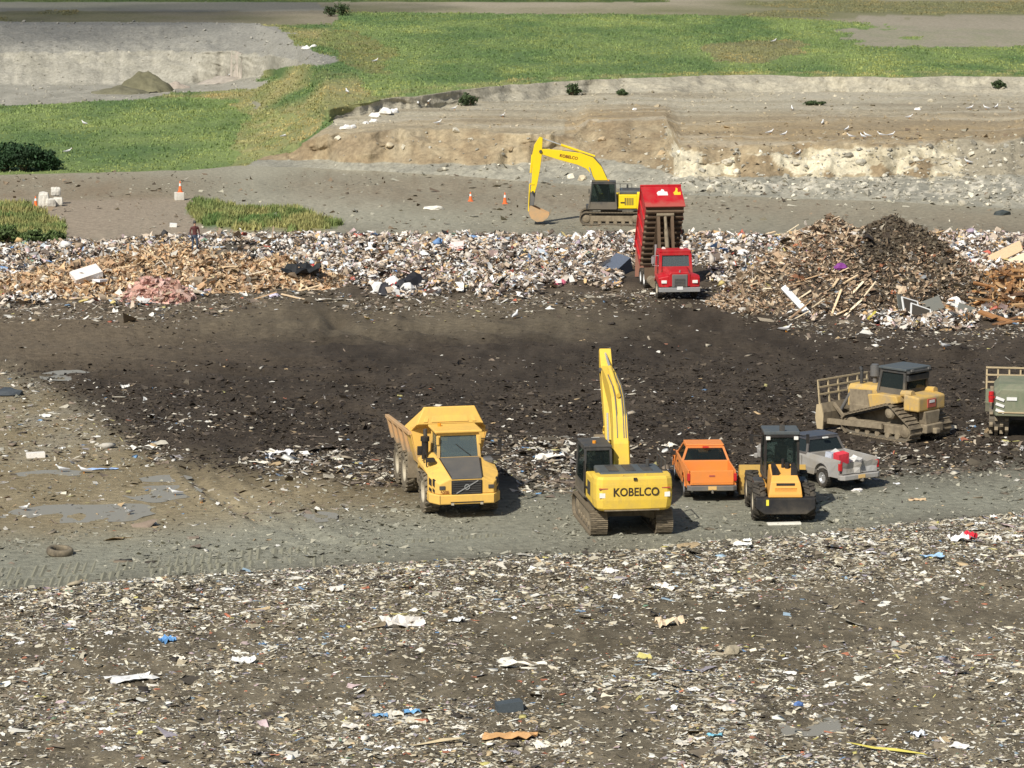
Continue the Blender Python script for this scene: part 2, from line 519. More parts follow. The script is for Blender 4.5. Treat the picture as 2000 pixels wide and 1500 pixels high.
# picture-space outlines of the ground zones (turned to the ground they lie on)
FORE_EDGE = ([-900, 0, 300, 600, 1000, 1300, 1500, 1750, 2000, 2900], [1190, 1165, 1140, 1118, 1096, 1080, 1058, 1030, 1008, 960])
ROAD_TOP = ([-900, 0, 330, 700, 830, 1000, 1100, 1300, 1500, 1760, 2000, 2900], [1062, 1058, 1030, 998, 985, 965, 960, 962, 955, 932, 920, 890])
DARK_LOW = ([-900, 0, 80, 200, 300, 400, 600, 760, 900, 1050, 1300, 1500, 1760, 2000, 2900], [700, 722, 745, 830, 905, 918, 935, 952, 965, 962, 960, 950, 930, 918, 880])
BAND_LOW = ([-900, 0, 300, 420, 620, 700, 900, 1200, 1400, 1450, 1600, 1900, 2000, 2900], [606, 604, 606, 592, 560, 590, 590, 578, 570, 600, 640, 650, 640, 640])
BAND_TOP = ([-900, 0, 120, 300, 600, 1000, 1300, 1500, 1700, 2000, 2900], [500, 488, 484, 472, 466, 468, 468, 466, 462, 462, 456])
wob = (fbm(GX / 3.0, GY / 9.0, 3, 4) - 0.5)
wpy = GPY + wob * 40 * np.clip((GPY - 300) / 700, 0.25, 1)
wpx = GPX + (fbm(GX / 4.0, GY / 10.0, 5, 4) - 0.5) * 90
fE = np.interp(wpx, *FORE_EDGE); rT = np.interp(wpx, *ROAD_TOP); dL = np.interp(wpx, *DARK_LOW)
bL = np.interp(wpx, *BAND_LOW); bT = np.interp(wpx, *BAND_TOP)
zoneF = flat & (wpy > fE)
zoneR = flat & (wpy <= fE) & (wpy > rT)
zoneM = flat & (wpy <= rT) & (wpy > dL)
zoneD = flat & (wpy <= dL) & (wpy > bL) & (wpy <= np.minimum(rT, 2000))
zoneB = flat & (wpy <= bL) & (wpy > bT)
zoneG = flat & (wpy <= bT)


def soft(m, rr=3, rc=4):
    a = m.astype(float)
    for ax, r in ((0, rr), (1, rc)):
        for _ in range(2):
            pad = [(0, 0), (0, 0)]; pad[ax] = (r + 1, r)
            c = np.cumsum(np.pad(a, pad, mode='edge'), axis=ax)
            n = a.shape[ax]
            a = (np.take(c, np.arange(2 * r + 1, 2 * r + 1 + n), ax) - np.take(c, np.arange(0, n), ax)) / (2 * r + 1)
    return a
sF, sR, sM, sD, sB, sG = [soft(z_) for z_ in (zoneF, zoneR, zoneM, zoneD, zoneB, zoneG)]
wF, wB_ = soft(zoneF, 3, 10), soft(zoneB, 5, 14)
# ruts left by wheels: (pixel polyline, width m, depth m)
RUTS = [([(375, 915), (395, 945), (450, 985), (520, 1020), (640, 1060)], .35, .16), ([(410, 918), (440, 950), (520, 1000), (600, 1035), (700, 1075)], .3, .12),
        ([(490, 935), (560, 965), (640, 1000), (760, 1040)], .3, .10), ([(560, 950), (640, 985), (720, 1015)], .25, .10),
        ([(1000, 1020), (900, 1045), (760, 1065), (560, 1075), (300, 1080)], .5, .05), ([(1340, 1060), (1100, 1075), (900, 1080)], .5, .05),
        ([(0, 645), (500, 640), (1000, 645), (1500, 640)], .7, .2), ([(0, 672), (500, 665), (900, 668), (1400, 660)], .7, .2), ([(0, 658), (400, 652), (800, 656), (1200, 650)], .6, .15), ([(0, 705), (300, 700), (600, 712), (1000, 740)], .7, .18), ([(0, 722), (350, 720), (700, 745), (1050, 800)], .7, .18), ([(200, 740), (600, 780), (900, 850)], .6, .15), ([(1250, 655), (1500, 690), (1900, 700)], .7, .2), ([(1250, 670), (1500, 706), (1900, 720)], .7, .2), ([(1350, 600), (1300, 680), (1330, 800)], .6, .15), ([(640, 612), (700, 650), (900, 700)], .5, .2),
        ([(690, 615), (640, 665), (560, 690)], .5, .12), ([(100, 625), (600, 618), (1050, 622)], .7, .08), ([(0, 690), (400, 690), (700, 720)], .7, .1), ([(745, 618), (735, 640)], .5, .2), ([(715, 618), (700, 642)], .5, .2), ([(660, 618), (650, 640)], .5, .2),
        ([(560, 356), (900, 366), (1160, 392), (1330, 396), (1700, 416), (2000, 440)], 1.2, .2), ([(560, 366), (900, 378), (1160, 402)], 1.2, .2), ([(500, 420), (800, 432), (1050, 440)], 1.0, .15), ([(420, 378), (600, 398), (900, 412)], 1.0, .15),
        ([(1250, 1070), (1500, 1046), (2000, 970)], .5, .05), ([(1100, 1085), (1600, 1035), (2000, 990)], .5, .05)]
rut = np.zeros(GX.shape)
for pl, rw, rd in RUTS:
    P_ = [tuple(float(v) for v in unproject(a, b, 0.0)[:2]) for a, b in pl]
    best = np.full(GX.shape, 1e9)
    for (x1, y1), (x2, y2) in zip(P_[:-1], P_[1:]):
        dx, dy = x2 - x1, y2 - y1
        t = np.clip(((GX - x1) * dx + (GY - y1) * dy) / (dx * dx + dy * dy), 0, 1)
        best = np.minimum(best, np.hypot(GX - x1 - t * dx, GY - y1 - t * dy))
    best = best + (fbm(GX / .8, GY / 1.5, 77, 2) - .5) * .25
    rut -= flat * rd * (np.exp(-(best / rw) ** 2) - .55 * np.exp(-((best - 1.9 * rw) / (.6 * rw)) ** 2))

# relief
n_big = fbm(GX / 9, GY / 9, 11, 4) - 0.5
n_mid = fbm(GX / 2.2, GY / 2.6, 12, 4) - 0.5
n_fine = fbm(GX / 0.5, GY / 0.7, 13, 3) - 0.5
dz = flat * (n_big * 0.10 + n_mid * 0.05 + n_fine * 0.025)
dz = dz + wF * (0.16 + n_mid * 0.40 + n_fine * 0.16) + rut
dz = dz + sD * (n_mid * 0.16 + n_fine * 0.10)
dz = dz + wB_ * (0.35 + n_big * 0.5 + n_mid * 0.75 + n_fine * 0.2)
dz = np.where(flat & (GY < 70), dz * np.clip((GY - 48) / 22, 0, 1), dz)
# the yard where the machines stand stays smooth
yard = flat & (GPY > 700) & (GPY < 1062) & (GPX > 735) & (GPX < 2300)
dz = np.where(yard, dz * 0.35, dz)
far = ~flat
crag = np.clip(1 - np.abs(SEGG - 2.5) / 0.6, 0, 1) * (GPX > 560) + 0.6 * np.clip(1 - np.abs(SEGG - 1.5) / 0.7, 0, 1) * (GPX > 900) \
    + 0.5 * np.clip(1 - np.abs(SEGG - 4.5) / 0.6, 0, 1) * (GPX > 600) + 0.8 * np.clip(1 - np.abs(SEGG - 6.0) / 1.1, 0, 1) * (GPX < 640)
GV = GY + np.where(far, 2.6 * GZ, 0)
rid = 1 - np.abs(2 * fbm(GX / 3.2, GV / 4.0, 21, 4) - 1)
gull_ = 1 - np.abs(2 * fbm(GX / 2.4 + GY / 40.0, GY / 30.0, 23, 4) - 1)
n_f = fbm(GX / 14, GY / 30, 22, 4) - 0.5
dz = dz + far * (crag * ((rid - 0.6) * 0.8 + (fbm(GX / 0.9, GY / 1.2 + GZ * 1.5, 25, 3) - .5) * 0.8) + 0.35 * n_f + (fbm(GX / 1.7, GY / 3.5, 24, 3) - 0.5) * 0.12)
dz = dz + far * (SEGG > 2.9) * (SEGG < 4.2) * (GPX > 560) * ((1 - np.abs(2 * fbm(GX / 16, GY / 3.2, 28, 4) - 1)) - .6) * .55
dyy = far * crag * ((fbm(GX / 2.6, GZ / 1.0, 26, 4) - 0.5) * 2.4 * (SEGG < 4) + (fbm(GX / 5 + GZ * .5, GZ / 2.0, 27, 4) - .5) * 4.0 * (SEGG >= 4))
fade = np.clip((SEGG - 1.0) * 4, 0, 1) * np.clip((9.2 - SEGG), 0, 1)
GZ = GZ + np.where(far, dz * fade, dz)
GY = GY + np.where(far, dyy * fade, 0)
GX = gx()
_, GPY2 = project(GX, GY, GZ)


# colours (the soils' own, save cloud shade painted on the upper pit wall)
C = np.zeros(GX.shape + (3,))
def setc(mask, c, c2=None, nz=None):
    c = np.array(c, float)
    if c2 is None:
        C[mask] = c
    else:
        t = np.clip(nz[mask], 0, 1)[:, None]
        C[mask] = c * (1 - t) + np.array(c2, float) * t
def blend(mask, c, w):
    """mix colour c in with weight array w"""
    w_ = (w * mask)[..., None]
    C[:] = C * (1 - w_) + np.array(c, float) * w_
nA = np.clip((fbm(GX / 6, GV / 14, 31, 5) - 0.5) * 2.6 + 0.5, 0, 1)
nB = np.clip((fbm(GX / 1.5, GV / 3.5, 32, 4) - 0.5) * 2.6 + 0.5, 0, 1)
nC = np.clip((fbm(GX / 0.5, GV / 1.0, 33, 3) - 0.5) * 2.6 + 0.5, 0, 1)
def mixc(a, b, t):
    t = np.clip(t, 0, 1)[..., None]
    return np.array(a, float) * (1 - t) + np.array(b, float) * t
def over(base, c, w):
    w = np.clip(w, 0, 1)[..., None]
    return base * (1 - w) + np.array(c, float) * w
cF = mixc((0.092, 0.076, 0.051), (0.215, 0.182, 0.126), 0.5 * nA + 0.5 * nC)
cF = over(cF, (0.060, 0.046, 0.034), (1 - np.clip((wpy - fE) / 70, 0, 1)) * 0.85)
cR = mixc((0.232, 0.227, 0.176), (0.295, 0.290, 0.226), 0.6 * nA + 0.4 * nB)
cM = mixc((0.205, 0.162, 0.094), (0.315, 0.262, 0.165), 0.6 * nA + 0.4 * nB)
cM = over(cM, (0.26, 0.24, 0.19), 0.6 * nB * ((GPX < 260) & (GPY < 905)))
cD = mixc((0.036, 0.0275, 0.0195), (0.078, 0.061, 0.044), 0.5 * nB + 0.5 * nC)
up = np.clip((672 - wpy) / 34, 0, 1)
cD = over(cD, (0.165, 0.135, 0.090), up * np.clip((1350 - GPX) / 300, 0, 1) * (0.45 + 0.5 * nB))
cD = over(cD, (0.150, 0.118, 0.080), np.clip((620 - GPX) / 450, 0, 1) * np.clip((745 - wpy) / 60, 0, 1) * 0.9)
cB = mixc((0.060, 0.046, 0.034), (0.14, 0.11, 0.08), nB)
cG = mixc((0.295, 0.280, 0.212), (0.37, 0.352, 0.272), 0.7 * nA + 0.3 * nB)
tot = sF + sR + sM + sD + sB + sG + 1e-6
C[:] = sum(w_[..., None] * c_ for w_, c_ in ((sF, cF), (sR, cR), (sM, cM), (sD, cD), (sB, cB), (sG, cG))) / tot[..., None]
# brown haul road behind, tan ramp on the left
hr_t = np.interp(wpx, [-900, 0, 300, 600, 900, 1150, 1330, 1700, 2000, 2900], [338, 340, 350, 352, 352, 372, 384, 402, 424, 470])
hr_b = np.interp(wpx, [-900, 0, 300, 500, 600, 900, 1150, 1330, 1700, 2000, 2900], [410, 405, 400, 352, 378, 392, 420, 420, 432, 452, 500])
blend(zoneG, (0.225, 0.165, 0.105), soft(zoneG & (wpy > hr_t) & (wpy < hr_b), 3, 10) * (0.65 + 0.35 * nB))
blend(zoneG & in_poly(wpx, wpy, [(-400, 395), (120, 390), (360, 385), (370, 420), (420, 470), (-400, 480)]), (0.320, 0.262, 0.195), 0.8 + 0.2 * nA)
lanes = np.abs(((GY * 0.55 + GX * 0.02 + nA * 1.2) % 1.0) - 0.5) * 2
blend(zoneG, (0.19, 0.15, 0.10), np.clip(lanes - 0.72, 0, 1) * 1.3 * (wpy < 400) * (GPX > 560))
# far land
S = SEGG
xdiag = np.interp(GPY, [40, 110, 130, 165, 196, 238, 290, 330, 345], [640, 640, 655, 720, 745, 640, 560, 470, 440])
L_ = far & (GPX + (nA - .5) * 40 < xdiag)
R_ = far & ~L_
sx = wpx
grey1, grey2 = (0.29, 0.275, 0.225), (0.37, 0.35, 0.29)
setc(R_ & (S <= 2.0), (0.26, 0.25, 0.205), (0.36, 0.34, 0.27), nB)
setc(R_ & (S > 2.0) & (S <= 3.0), (0.27, 0.205, 0.125), (0.38, 0.31, 0.20), nB)
whit = R_ & (S > 1.80 + .3 * nB) & (S <= 2.70 + .25 * nA) & (wpx > 1320) & (wpx < 1890) & (nA + .5 * nB > .42)
setc(whit, (0.36, 0.31, 0.21), (0.64, 0.58, 0.43), np.clip(nB * 0.9 + nC * 0.35, 0, 1))
blend(R_ & (S > 1.0) & (S < 2.0) & (wpx > 1300), (0.58, 0.54, 0.44), np.clip(nC * 2.2 - 1.25, 0, 1) * np.clip((S - 1.1) * 3, 0, 1))
blend(R_ & (S > 2.0) & (S < 3.0) & (wpx > 1890), (0.30, 0.275, 0.21), 0.8 + 0 * nA)
blend(R_ & (S > 2.0) & (S < 3.0) & (wpx > 640) & (wpx < 830), (0.33, 0.30, 0.23), 0.7 * nA)
setc(R_ & (S > 3.0) & (S <= 4.0), (0.34, 0.28, 0.185), (0.43, 0.37, 0.255), nA)
blend(R_ & (S > 3.35) & (S <= 4.0), (0.40, 0.365, 0.275), np.clip((S - 3.35) * 3, 0, 1) * (0.6 + 0.4 * nB))
blend(R_ & (S > 3.0) & (S <= 3.55) & (wpx > 1100), (0.37, 0.27, 0.145), np.clip((3.55 - S) * 3, 0, 1) * 0.75)
strk = np.clip((fbm(GX / 14, GY / 2.0, 37, 4) - .5) * 3 + .5, 0, 1)
blend(R_ & (S > 2.95) & (S <= 4.05), (0.24, 0.20, 0.14), .55 * np.clip(strk * 2 - 1.0, 0, 1))
blend(R_ & (S > 2.95) & (S <= 4.05), (0.46, 0.42, 0.33), .5 * np.clip(1.0 - strk * 2.2, 0, 1))
setc(R_ & (S > 4.0) & (S <= 5.0), (0.34, 0.31, 0.24), (0.43, 0.395, 0.305), nB)
GRN1, GRN2, GRN3 = (0.105, 0.165, 0.060), (0.195, 0.250, 0.088), (0.30, 0.27, 0.125)
setc(R_ & (S > 5.0) & (S <= 8.0), GRN1, GRN2, nA)
blend(R_ & (S > 5.0) & (S <= 5.7), GRN3, 0.6 * nB)
setc(R_ & (S > 8.0), (0.17, 0.17, 0.085), (0.33, 0.29, 0.21), np.clip((fbm(GX / 25, GY / 30, 38, 4) - .5) * 3 + .5, 0, 1))
blend(R_ & (S > 7.0) & (GPX > 1690 + (nA - .5) * 260 + (nB - .5) * 80) & (GPY < 96 + (nB - .5) * 16) & (GPY > 30), (0.31, 0.275, 0.21), 0.75 + 0.2 * nB)
blend(R_ & in_poly(wpx, GPY, [(1380, 98), (1400, 88), (1460, 80), (1560, 78), (1570, 105), (1480, 125), (1400, 120)]), (0.22, 0.185, 0.10), 0.65 + 0 * nA)
blend(R_ & in_poly(wpx, GPY, [(520, 60), (700, 60), (780, 110), (740, 150), (620, 120)]), (0.20, 0.175, 0.075), 0.3 + 0.4 * nB)
setc(L_ & (S <= 4.0), GRN1, GRN2, nA)
blend(L_ & in_poly(wpx, GPY, [(480, 170), (560, 150), (640, 190), (560, 320), (430, 330), (470, 260)]), GRN3, 0.35 + 0.5 * nB)
blend(L_ & in_poly(wpx, GPY, [(500, 150), (535, 150), (545, 200), (520, 215), (500, 190)]), grey1, 0.7 + 0 * nB)
pit = L_ & in_poly(wpx, GPY, [(-900, 215), (0, 206), (250, 198), (330, 182), (480, 176), (510, 160), (525, 138), (640, 126), (650, 112), (600, 92), (540, 52), (500, 44), (140, 42), (-900, 44)])
setc(pit, grey1, grey2, nB)
blend(pit & (S > 6.0), (0.245, 0.24, 0.215), 0.6 + 0 * nA)  # cloud shade painted into the wall's colour above the ledge
setc(L_ & (S > 4.0) & ~pit, GRN1, GRN3, nA)
setc(L_ & (S > 7.0) & (GPY < 47) & ~pit, (0.15, 0.145, 0.075), (0.25, 0.22, 0.155), np.clip((fbm(GX / 20, GY / 25, 39, 4) - .5) * 3 + .5, 0, 1))
blend(L_ & (GPY < 22), (0.24, 0.235, 0.20), 0.7 + 0 * nA)
setc(far & (GPY < 4) & (wpx < 1300), (0.07, 0.11, 0.035), (0.11, 0.14, 0.05), nA)
# weedy patches on the flat
weed1 = zoneG & in_poly(wpx, wpy, [(365, 396), (420, 398), (560, 416), (650, 432), (680, 445), (600, 455), (430, 452), (380, 440)])
weed2 = zoneG & in_poly(wpx, wpy, [(-400, 408), (60, 405), (118, 430), (135, 470), (100, 482), (-400, 490)])
setc(weed1 | weed2, GRN1, GRN3, nB)
GREEN = (far & (C[..., 1] > C[..., 0] * .86) & (C[..., 2] < C[..., 1] * .52)) | weed1 | weed2

vid = np.arange(NR * NC).reshape(NR, NC)
Q = np.stack([vid[:-1, :-1], vid[:-1, 1:], vid[1:, 1:], vid[1:, :-1]], -1).reshape(-1, 4)
V = np.stack([GX, GY, GZ], -1).reshape(-1, 3)
ground = np_mesh('ground', V, None, M['ground'], C.reshape(-1, 3), True, quads=Q)
tag(ground, kind='structure')


def col_of(px):
    return np.clip((np.asarray(px, float) - colpx[0]) / (colpx[1] - colpx[0]), 0, NC - 1.001)


def ground_z(X, Y):
    """height of the ground under world points"""
    X = np.atleast_1d(np.asarray(X, float)); Y = np.atleast_1d(np.asarray(Y, float))
    z = np.zeros(X.shape)
    for it in range(2):
        px, _ = project(X, Y, z)
        c = np.round(col_of(px)).astype(int)
        o = np.argsort(c, kind='stable')
        cs = c[o]
        st = np.searchsorted(cs, np.arange(NC)); en = np.searchsorted(cs, np.arange(NC), 'right')
        for k in np.unique(cs):
            ii = o[st[k]:en[k]]
            z[ii] = np.interp(Y[ii], GY[:, k], GZ[:, k])
    return z


def at_px(px, py):
    """point of the ground seen at a pixel of the photograph"""
    k = int(round(float(col_of(px))))
    col = GPY2[:, k]
    i = int(np.argmax(col <= py))
    i = max(i, 1)
    t = (col[i - 1] - py) / max(col[i - 1] - col[i], 1e-6)
    t = min(max(t, 0), 1)
    return Vector((GX[i - 1, k] * (1 - t) + GX[i, k] * t, GY[i - 1, k] * (1 - t) + GY[i, k] * t, GZ[i - 1, k] * (1 - t) + GZ[i, k] * t))


# puddles: thin sheets of water in the hollows
def water_mat():
    m, nt, b = newmat('sky_pale_muddy_water')
    b.inputs['Base Color'].default_value = (0.27, 0.25, 0.20, 1)  # mud colour lightened to stand in for the hazy sky's reflection
    b.inputs['Roughness'].default_value = 0.35
    b.inputs['Specular IOR Level'].default_value = 0.22
    n = nt.nodes.new('ShaderNodeTexNoise'); n.inputs['Scale'].default_value = 1.2
    geo = nt.nodes.new('ShaderNodeNewGeometry')
    nt.links.new(geo.outputs['Position'], n.inputs['Vector'])
    bp = nt.nodes.new('ShaderNodeBump'); bp.inputs['Strength'].default_value = 0.05
    nt.links.new(n.outputs['Fac'], bp.inputs['Height']); nt.links.new(bp.outputs[0], b.inputs['Normal'])
    return m
M['water'] = water_mat()
for (cx, cy, rx, ry, seed) in [(150, 1003, 115, 15, 1), (315, 963, 62, 13, 2), (95, 925, 50, 6, 3), (620, 1010, 34, 8, 4), (1590, 1418, 62, 17, 5), (130, 733, 42, 8, 6), (325, 935, 40, 6, 7)]:
    p = at_px(cx, cy)
    n = 40
    ring = []
    for k in range(n):
        a = 2 * math.pi * k / n
        f = 0.75 + 0.5 * float(fbm(np.array([2 + math.cos(a) * 1.6]), np.array([seed * 7 + math.sin(a) * 1.6]), 60 + seed, 3)[0])
        X, Y, _ = unproject(cx + 1.25 * rx * f * math.cos(a) - 0.25 * rx * math.sin(a), cy + 1.3 * ry * f * math.sin(a), p.z)
        ring.append((float(X), float(Y)))
    gz = ground_z([q[0] for q in ring], [q[1] for q in ring])
    inn = rng.uniform(0, 1, 200) ** .5
    ii = rng.integers(0, n, 200)
    gi = ground_z([p.x + (ring[k][0] - p.x) * t for k, t in zip(ii, inn)], [p.y + (ring[k][1] - p.y) * t for k, t in zip(ii, inn)])
    zl = float(np.percentile(gi, 52)) + 0.004
    mb = MB(); mb.add([(p.x, p.y, zl)] + [(q[0], q[1], zl) for q in ring], [(0, 1 + k, 1 + (k + 1) % n) for k in range(n)])
    o = mb.build('puddle', M['water'])
    tag(o, kind='structure')
# ---------------------------------------------------------------- machine parts
def make_wheel(root, x, y, r, w, tyre_mat, rim_mat, lugs=18, side=1, lug_h=0.035, rim_r=0.55, chevron=True, name='wheel', n=28):
    """wheel with its tyre (tread lugs) and dished rim; side=+1: outer face towards +x"""
    e = empty(name, (x, y, r), 0, root)
    hw = w / 2
    rr = r - lug_h
    prof = [(rr * rim_r, -hw * .85), (rr * .80, -hw), (rr * .95, -hw * .92), (rr, -hw * .6), (rr, hw * .6), (rr * .95, hw * .92), (rr * .80, hw), (rr * rim_r, hw * .85)]
    t = MB(); t.lathe_x(prof, 0, 0, n)
    for k in range(lugs):
        a = 2 * math.pi * k / lugs
        for s_ in (-1, 1):
            off = (math.pi / lugs if s_ > 0 else 0) if chevron else 0
            skew = 0.5 * 2 * math.pi / lugs if chevron else 0
            pts = []
            for (xx, da) in ((s_ * hw * .98, 0), (s_ * 0.04 * hw, skew)):
                for q in (-0.17, 0.17):
                    ang = a + off + da + q * 2 * math.pi / lugs
                    for rad in (rr * .96 if abs(xx) > .5 * hw else rr * .99, r if abs(xx) < .5 * hw else r * .985):
                        pts.append((xx, rad * math.cos(ang), rad * math.sin(ang)))
            t.add(pts, [(0, 1, 3, 2), (4, 6, 7, 5), (0, 4, 5, 1), (2, 3, 7, 6), (1, 5, 7, 3), (0, 2, 6, 4)])
    t.build('tyre', tyre_mat, e)
    o = hw * side
    rp = [(rr * rim_r * 1.02, -o * .9), (rr * rim_r * 1.02, o * .86), (rr * rim_r * .86, o * .80), (rr * rim_r * .60, o * .35), (rr * rim_r * .35, o * .45), (0.001, o * .5), (0.001, -o * .5)]
    m = MB(); m.lathe_x(rp, 0, 0, 20, closed=False)
    for k in range(8):
        a = k * math.pi / 4
        m.cyl((o * .34, rr * rim_r * .48 * math.cos(a), rr * rim_r * .48 * math.sin(a)), (o * .5, rr * rim_r * .48 * math.cos(a), rr * rim_r * .48 * math.sin(a)), .025 * r / .7, n=6)
    m.build('rim', rim_mat, e)
    return e


def hull_path(circles, n):
    pts = []
    for (cy, cz, r) in circles:
        for k in range(96):
            a = 2 * math.pi * k / 96
            pts.append((cy + r * math.cos(a), cz + r * math.sin(a)))
    pts = sorted(set(pts))
    def half(ps):
        h = []
        for p in ps:
            while len(h) >= 2 and (h[-1][0] - h[-2][0]) * (p[1] - h[-2][1]) - (h[-1][1] - h[-2][1]) * (p[0] - h[-2][0]) <= 0:
                h.pop()
            h.append(p)
        return h
    lo = half(pts); up = half(pts[::-1])
    h = lo[:-1] + up[:-1]
    h = np.array(h + [h[0]])
    d = np.r_[0, np.cumsum(np.hypot(*np.diff(h, axis=0).T))]
    s = np.linspace(0, d[-1], n, endpoint=False)
    P = np.stack([np.interp(s, d, h[:, 0]), np.interp(s, d, h[:, 1])], 1)
    s2 = (s + d[-1] / n * 0.25) % d[-1]
    P2 = np.stack([np.interp(s2, d, h[:, 0]), np.interp(s2, d, h[:, 1])], 1)
    ang = np.arctan2(P2[:, 1] - P[:, 1], P2[:, 0] - P[:, 0])
    return P, ang, d[-1] / n


def make_track(root, xc, circles, width, nshoe, shoe_mat, frame_mat, grousers=3, gh=0.03):
    """crawler track: belt with single shoes, frame, wheels"""
    P, ang, pitch = hull_path(circles, nshoe)
    inner = hull_path([(a, b, r - 0.05) for a, b, r in circles], 48)[0]
    inner2 = hull_path([(a, b, r - 0.13) for a, b, r in circles], 48)[0]
    m = MB()
    w2 = width * 0.32
    rings = []
    for a, b in zip(inner, inner2):
        rings.append([(xc - w2, a[0], a[1]), (xc + w2, a[0], a[1]), (xc + w2, b[0], b[1]), (xc - w2, b[0], b[1])])
    m.loft(rings, closed=True)
    tr = m.build('track', M['dark'], root)
    sm = MB(); sm.box(-width / 2, width / 2, -pitch * .47, pitch * .47, -0.045, 0)
    if grousers == 3:
        for q in (-.36, 0, .36):
            sm.box(-width / 2, width / 2, q * pitch - .012, q * pitch + .012, 0, gh)
    else:
        sm.box(-width / 2, width / 2, -pitch * .42, -pitch * .20, 0, gh)
    me = sm.mesh('track_shoe', shoe_mat)
    for (y, z), a in zip(P, ang):
        inst(me, 'track_shoe', tr, (xc, y, z), (a + math.pi, 0, 0))
    f = MB()
    ys = [c[0] for c in circles if c[1] < 0.8]; zc = min(c[1] for c in circles); r0 = circles[0][2]
    y0, y1 = min(ys), max(ys)
    f.box(xc - width * .24, xc + width * .24, y0 + r0 * .5, y1 - r0 * .5, zc - r0 * .45, zc + r0 * .45)
    f.build('track_frame', frame_mat, root, 0.03)
    nr = max(4, int((y1 - y0) / .55))
    for k in range(nr):
        yy = y0 + (y1 - y0) * (k + .7) / (nr + .4)
        q = MB(); q.cyl((xc - width * .33, yy, zc - r0 * .58), (xc + width * .33, yy, zc - r0 * .58), .13, n=12)
        q.build('track_roller', frame_mat, root)
    for i, (cy, cz, r) in enumerate(circles):
        q = MB(); rr = r - .12
        q.lathe_x([(rr, -width * .2), (rr, width * .2), (rr * .75, width * .3), (rr * .3, width * .36), (.001, width * .36), (.001, -width * .36), (rr * .3, -width * .36), (rr * .75, -width * .3)], cy, cz, 20)
        q.xform(Matrix.Translation((xc, 0, 0)))
        q.build('sprocket' if i == len(circles) - 1 else 'idler_wheel', frame_mat, root)
    return tr


def cab_box(root, low, top, post_mat, glass_mat, roof_mat, post=0.07, roof_t=0.09, over=0.06, sill=None, mids=(), roof=True, sill_mat=None):
    """cab from four corners: low/top = (x0,x1,y0,y1,z).  sill = height of the solid lower panels"""
    lx0, lx1, ly0, ly1, lz = low
    tx0, tx1, ty0, ty1, tz = top
    L = [Vector((lx0, ly0, lz)), Vector((lx1, ly0, lz)), Vector((lx1, ly1, lz)), Vector((lx0, ly1, lz))]
    T = [Vector((tx0, ty0, tz)), Vector((tx1, ty0, tz)), Vector((tx1, ty1, tz)), Vector((tx0, ty1, tz))]
    cab = empty('cab', ((lx0 + lx1) / 2, (ly0 + ly1) / 2, lz), 0, root)
    o = cab.location.copy()
    for a, b in zip(L, T):
        q = MB(); q.bar(a - o, b - o, post, post, up=(0, 1, 0)); q.build('cab_post', post_mat, cab, 0.012)
    for i in range(4):
        j = (i + 1) % 4
        q = MB(); q.bar(T[i] - o, T[j] - o, post, post); q.build('cab_rail', post_mat, cab, 0.01)
        q = MB(); q.bar(L[i] - o, L[j] - o, post, post); q.build('cab_rail', post_mat, cab, 0.01)
        f = 0.0 if sill is None else (sill - lz) / (tz - lz)
        a = L[i].lerp(T[i], f) - o; b = L[j].lerp(T[j], f) - o; c = T[j] - o; d = T[i] - o
        n = (b - a).cross(d - a).normalized()
        if f > 0:
            q = MB(); A = L[i] - o; B = L[j] - o
            q.add([A, B, b, a, A - n * .03, B - n * .03, b - n * .03, a - n * .03], [(0, 1, 2, 3), (7, 6, 5, 4), (0, 4, 5, 1), (1, 5, 6, 2), (2, 6, 7, 3), (3, 7, 4, 0)])
            q.build('cab_panel', sill_mat or post_mat, cab)
        q = MB()
        q.add([a, b, c, d, a - n * .012, b - n * .012, c - n * .012, d - n * .012], [(0, 1, 2, 3), (7, 6, 5, 4), (0, 4, 5, 1), (1, 5, 6, 2), (2, 6, 7, 3), (3, 7, 4, 0)])
        q.build('window_pane', glass_mat, cab)
    if roof:
        q = MB()
        q.box(tx0 - over - o.x, tx1 + over - o.x, ty0 - over - o.y, ty1 + over - o.y, tz + post * .5 - o.z, tz + post * .5 + roof_t - o.z)
        q.build('cab_roof', roof_mat, cab, 0.035, seg=3)
    return cab


def seat(parent, x, y, z, mat):
    q = MB(); q.box(x - .24, x + .24, y - .25, y + .22, z, z + .16); q.box(x - .23, x + .23, y - .33, y - .2, z + .12, z + .75); q.box(x - .14, x + .14, y - .32, y - .22, z + .77, z + .95)
    return q.build('seat', mat, parent, 0.04)


def beam(pts, half, width, taper=None):
    """box girder along (y,z) centre points with half heights"""
    up_, lo_ = [], []
    n = len(pts)
    for i in range(n):
        a = Vector(pts[max(i - 1, 0)]); b = Vector(pts[min(i + 1, n - 1)])
        d = (b - a).normalized()
        nn = Vector((-d.y, d.x))
        p = Vector(pts[i])
        up_.append(p + nn * half[i]); lo_.append(p - nn * half[i])
    rings = []
    for i in range(n):
        w = width if taper is None else taper[i]
        rings.append([(-w / 2, lo_[i].x, lo_[i].y), (w / 2, lo_[i].x, lo_[i].y), (w / 2, up_[i].x, up_[i].y), (-w / 2, up_[i].x, up_[i].y)])
    return MB().loft(rings)


def ram(root, p0, p1, r, body_mat, rod_mat, frac=0.58, x=0.0, name='hydraulic_ram'):
    a = Vector((x, *p0)); b = Vector((x, *p1)); c = a.lerp(b, frac)
    q = MB(); q.cyl(a, c, r, n=12); q.cyl(a.lerp(b, frac - .02), c, r * 1.15, n=12)
    o = q.build(name, body_mat, root)
    q = MB(); q.cyl(c, b, r * .55, n=10); q.build('rod', rod_mat, o)
    return o


def rot2(p, a):
    return (p[0] * math.cos(a) - p[1] * math.sin(a), p[0] * math.sin(a) + p[1] * math.cos(a))


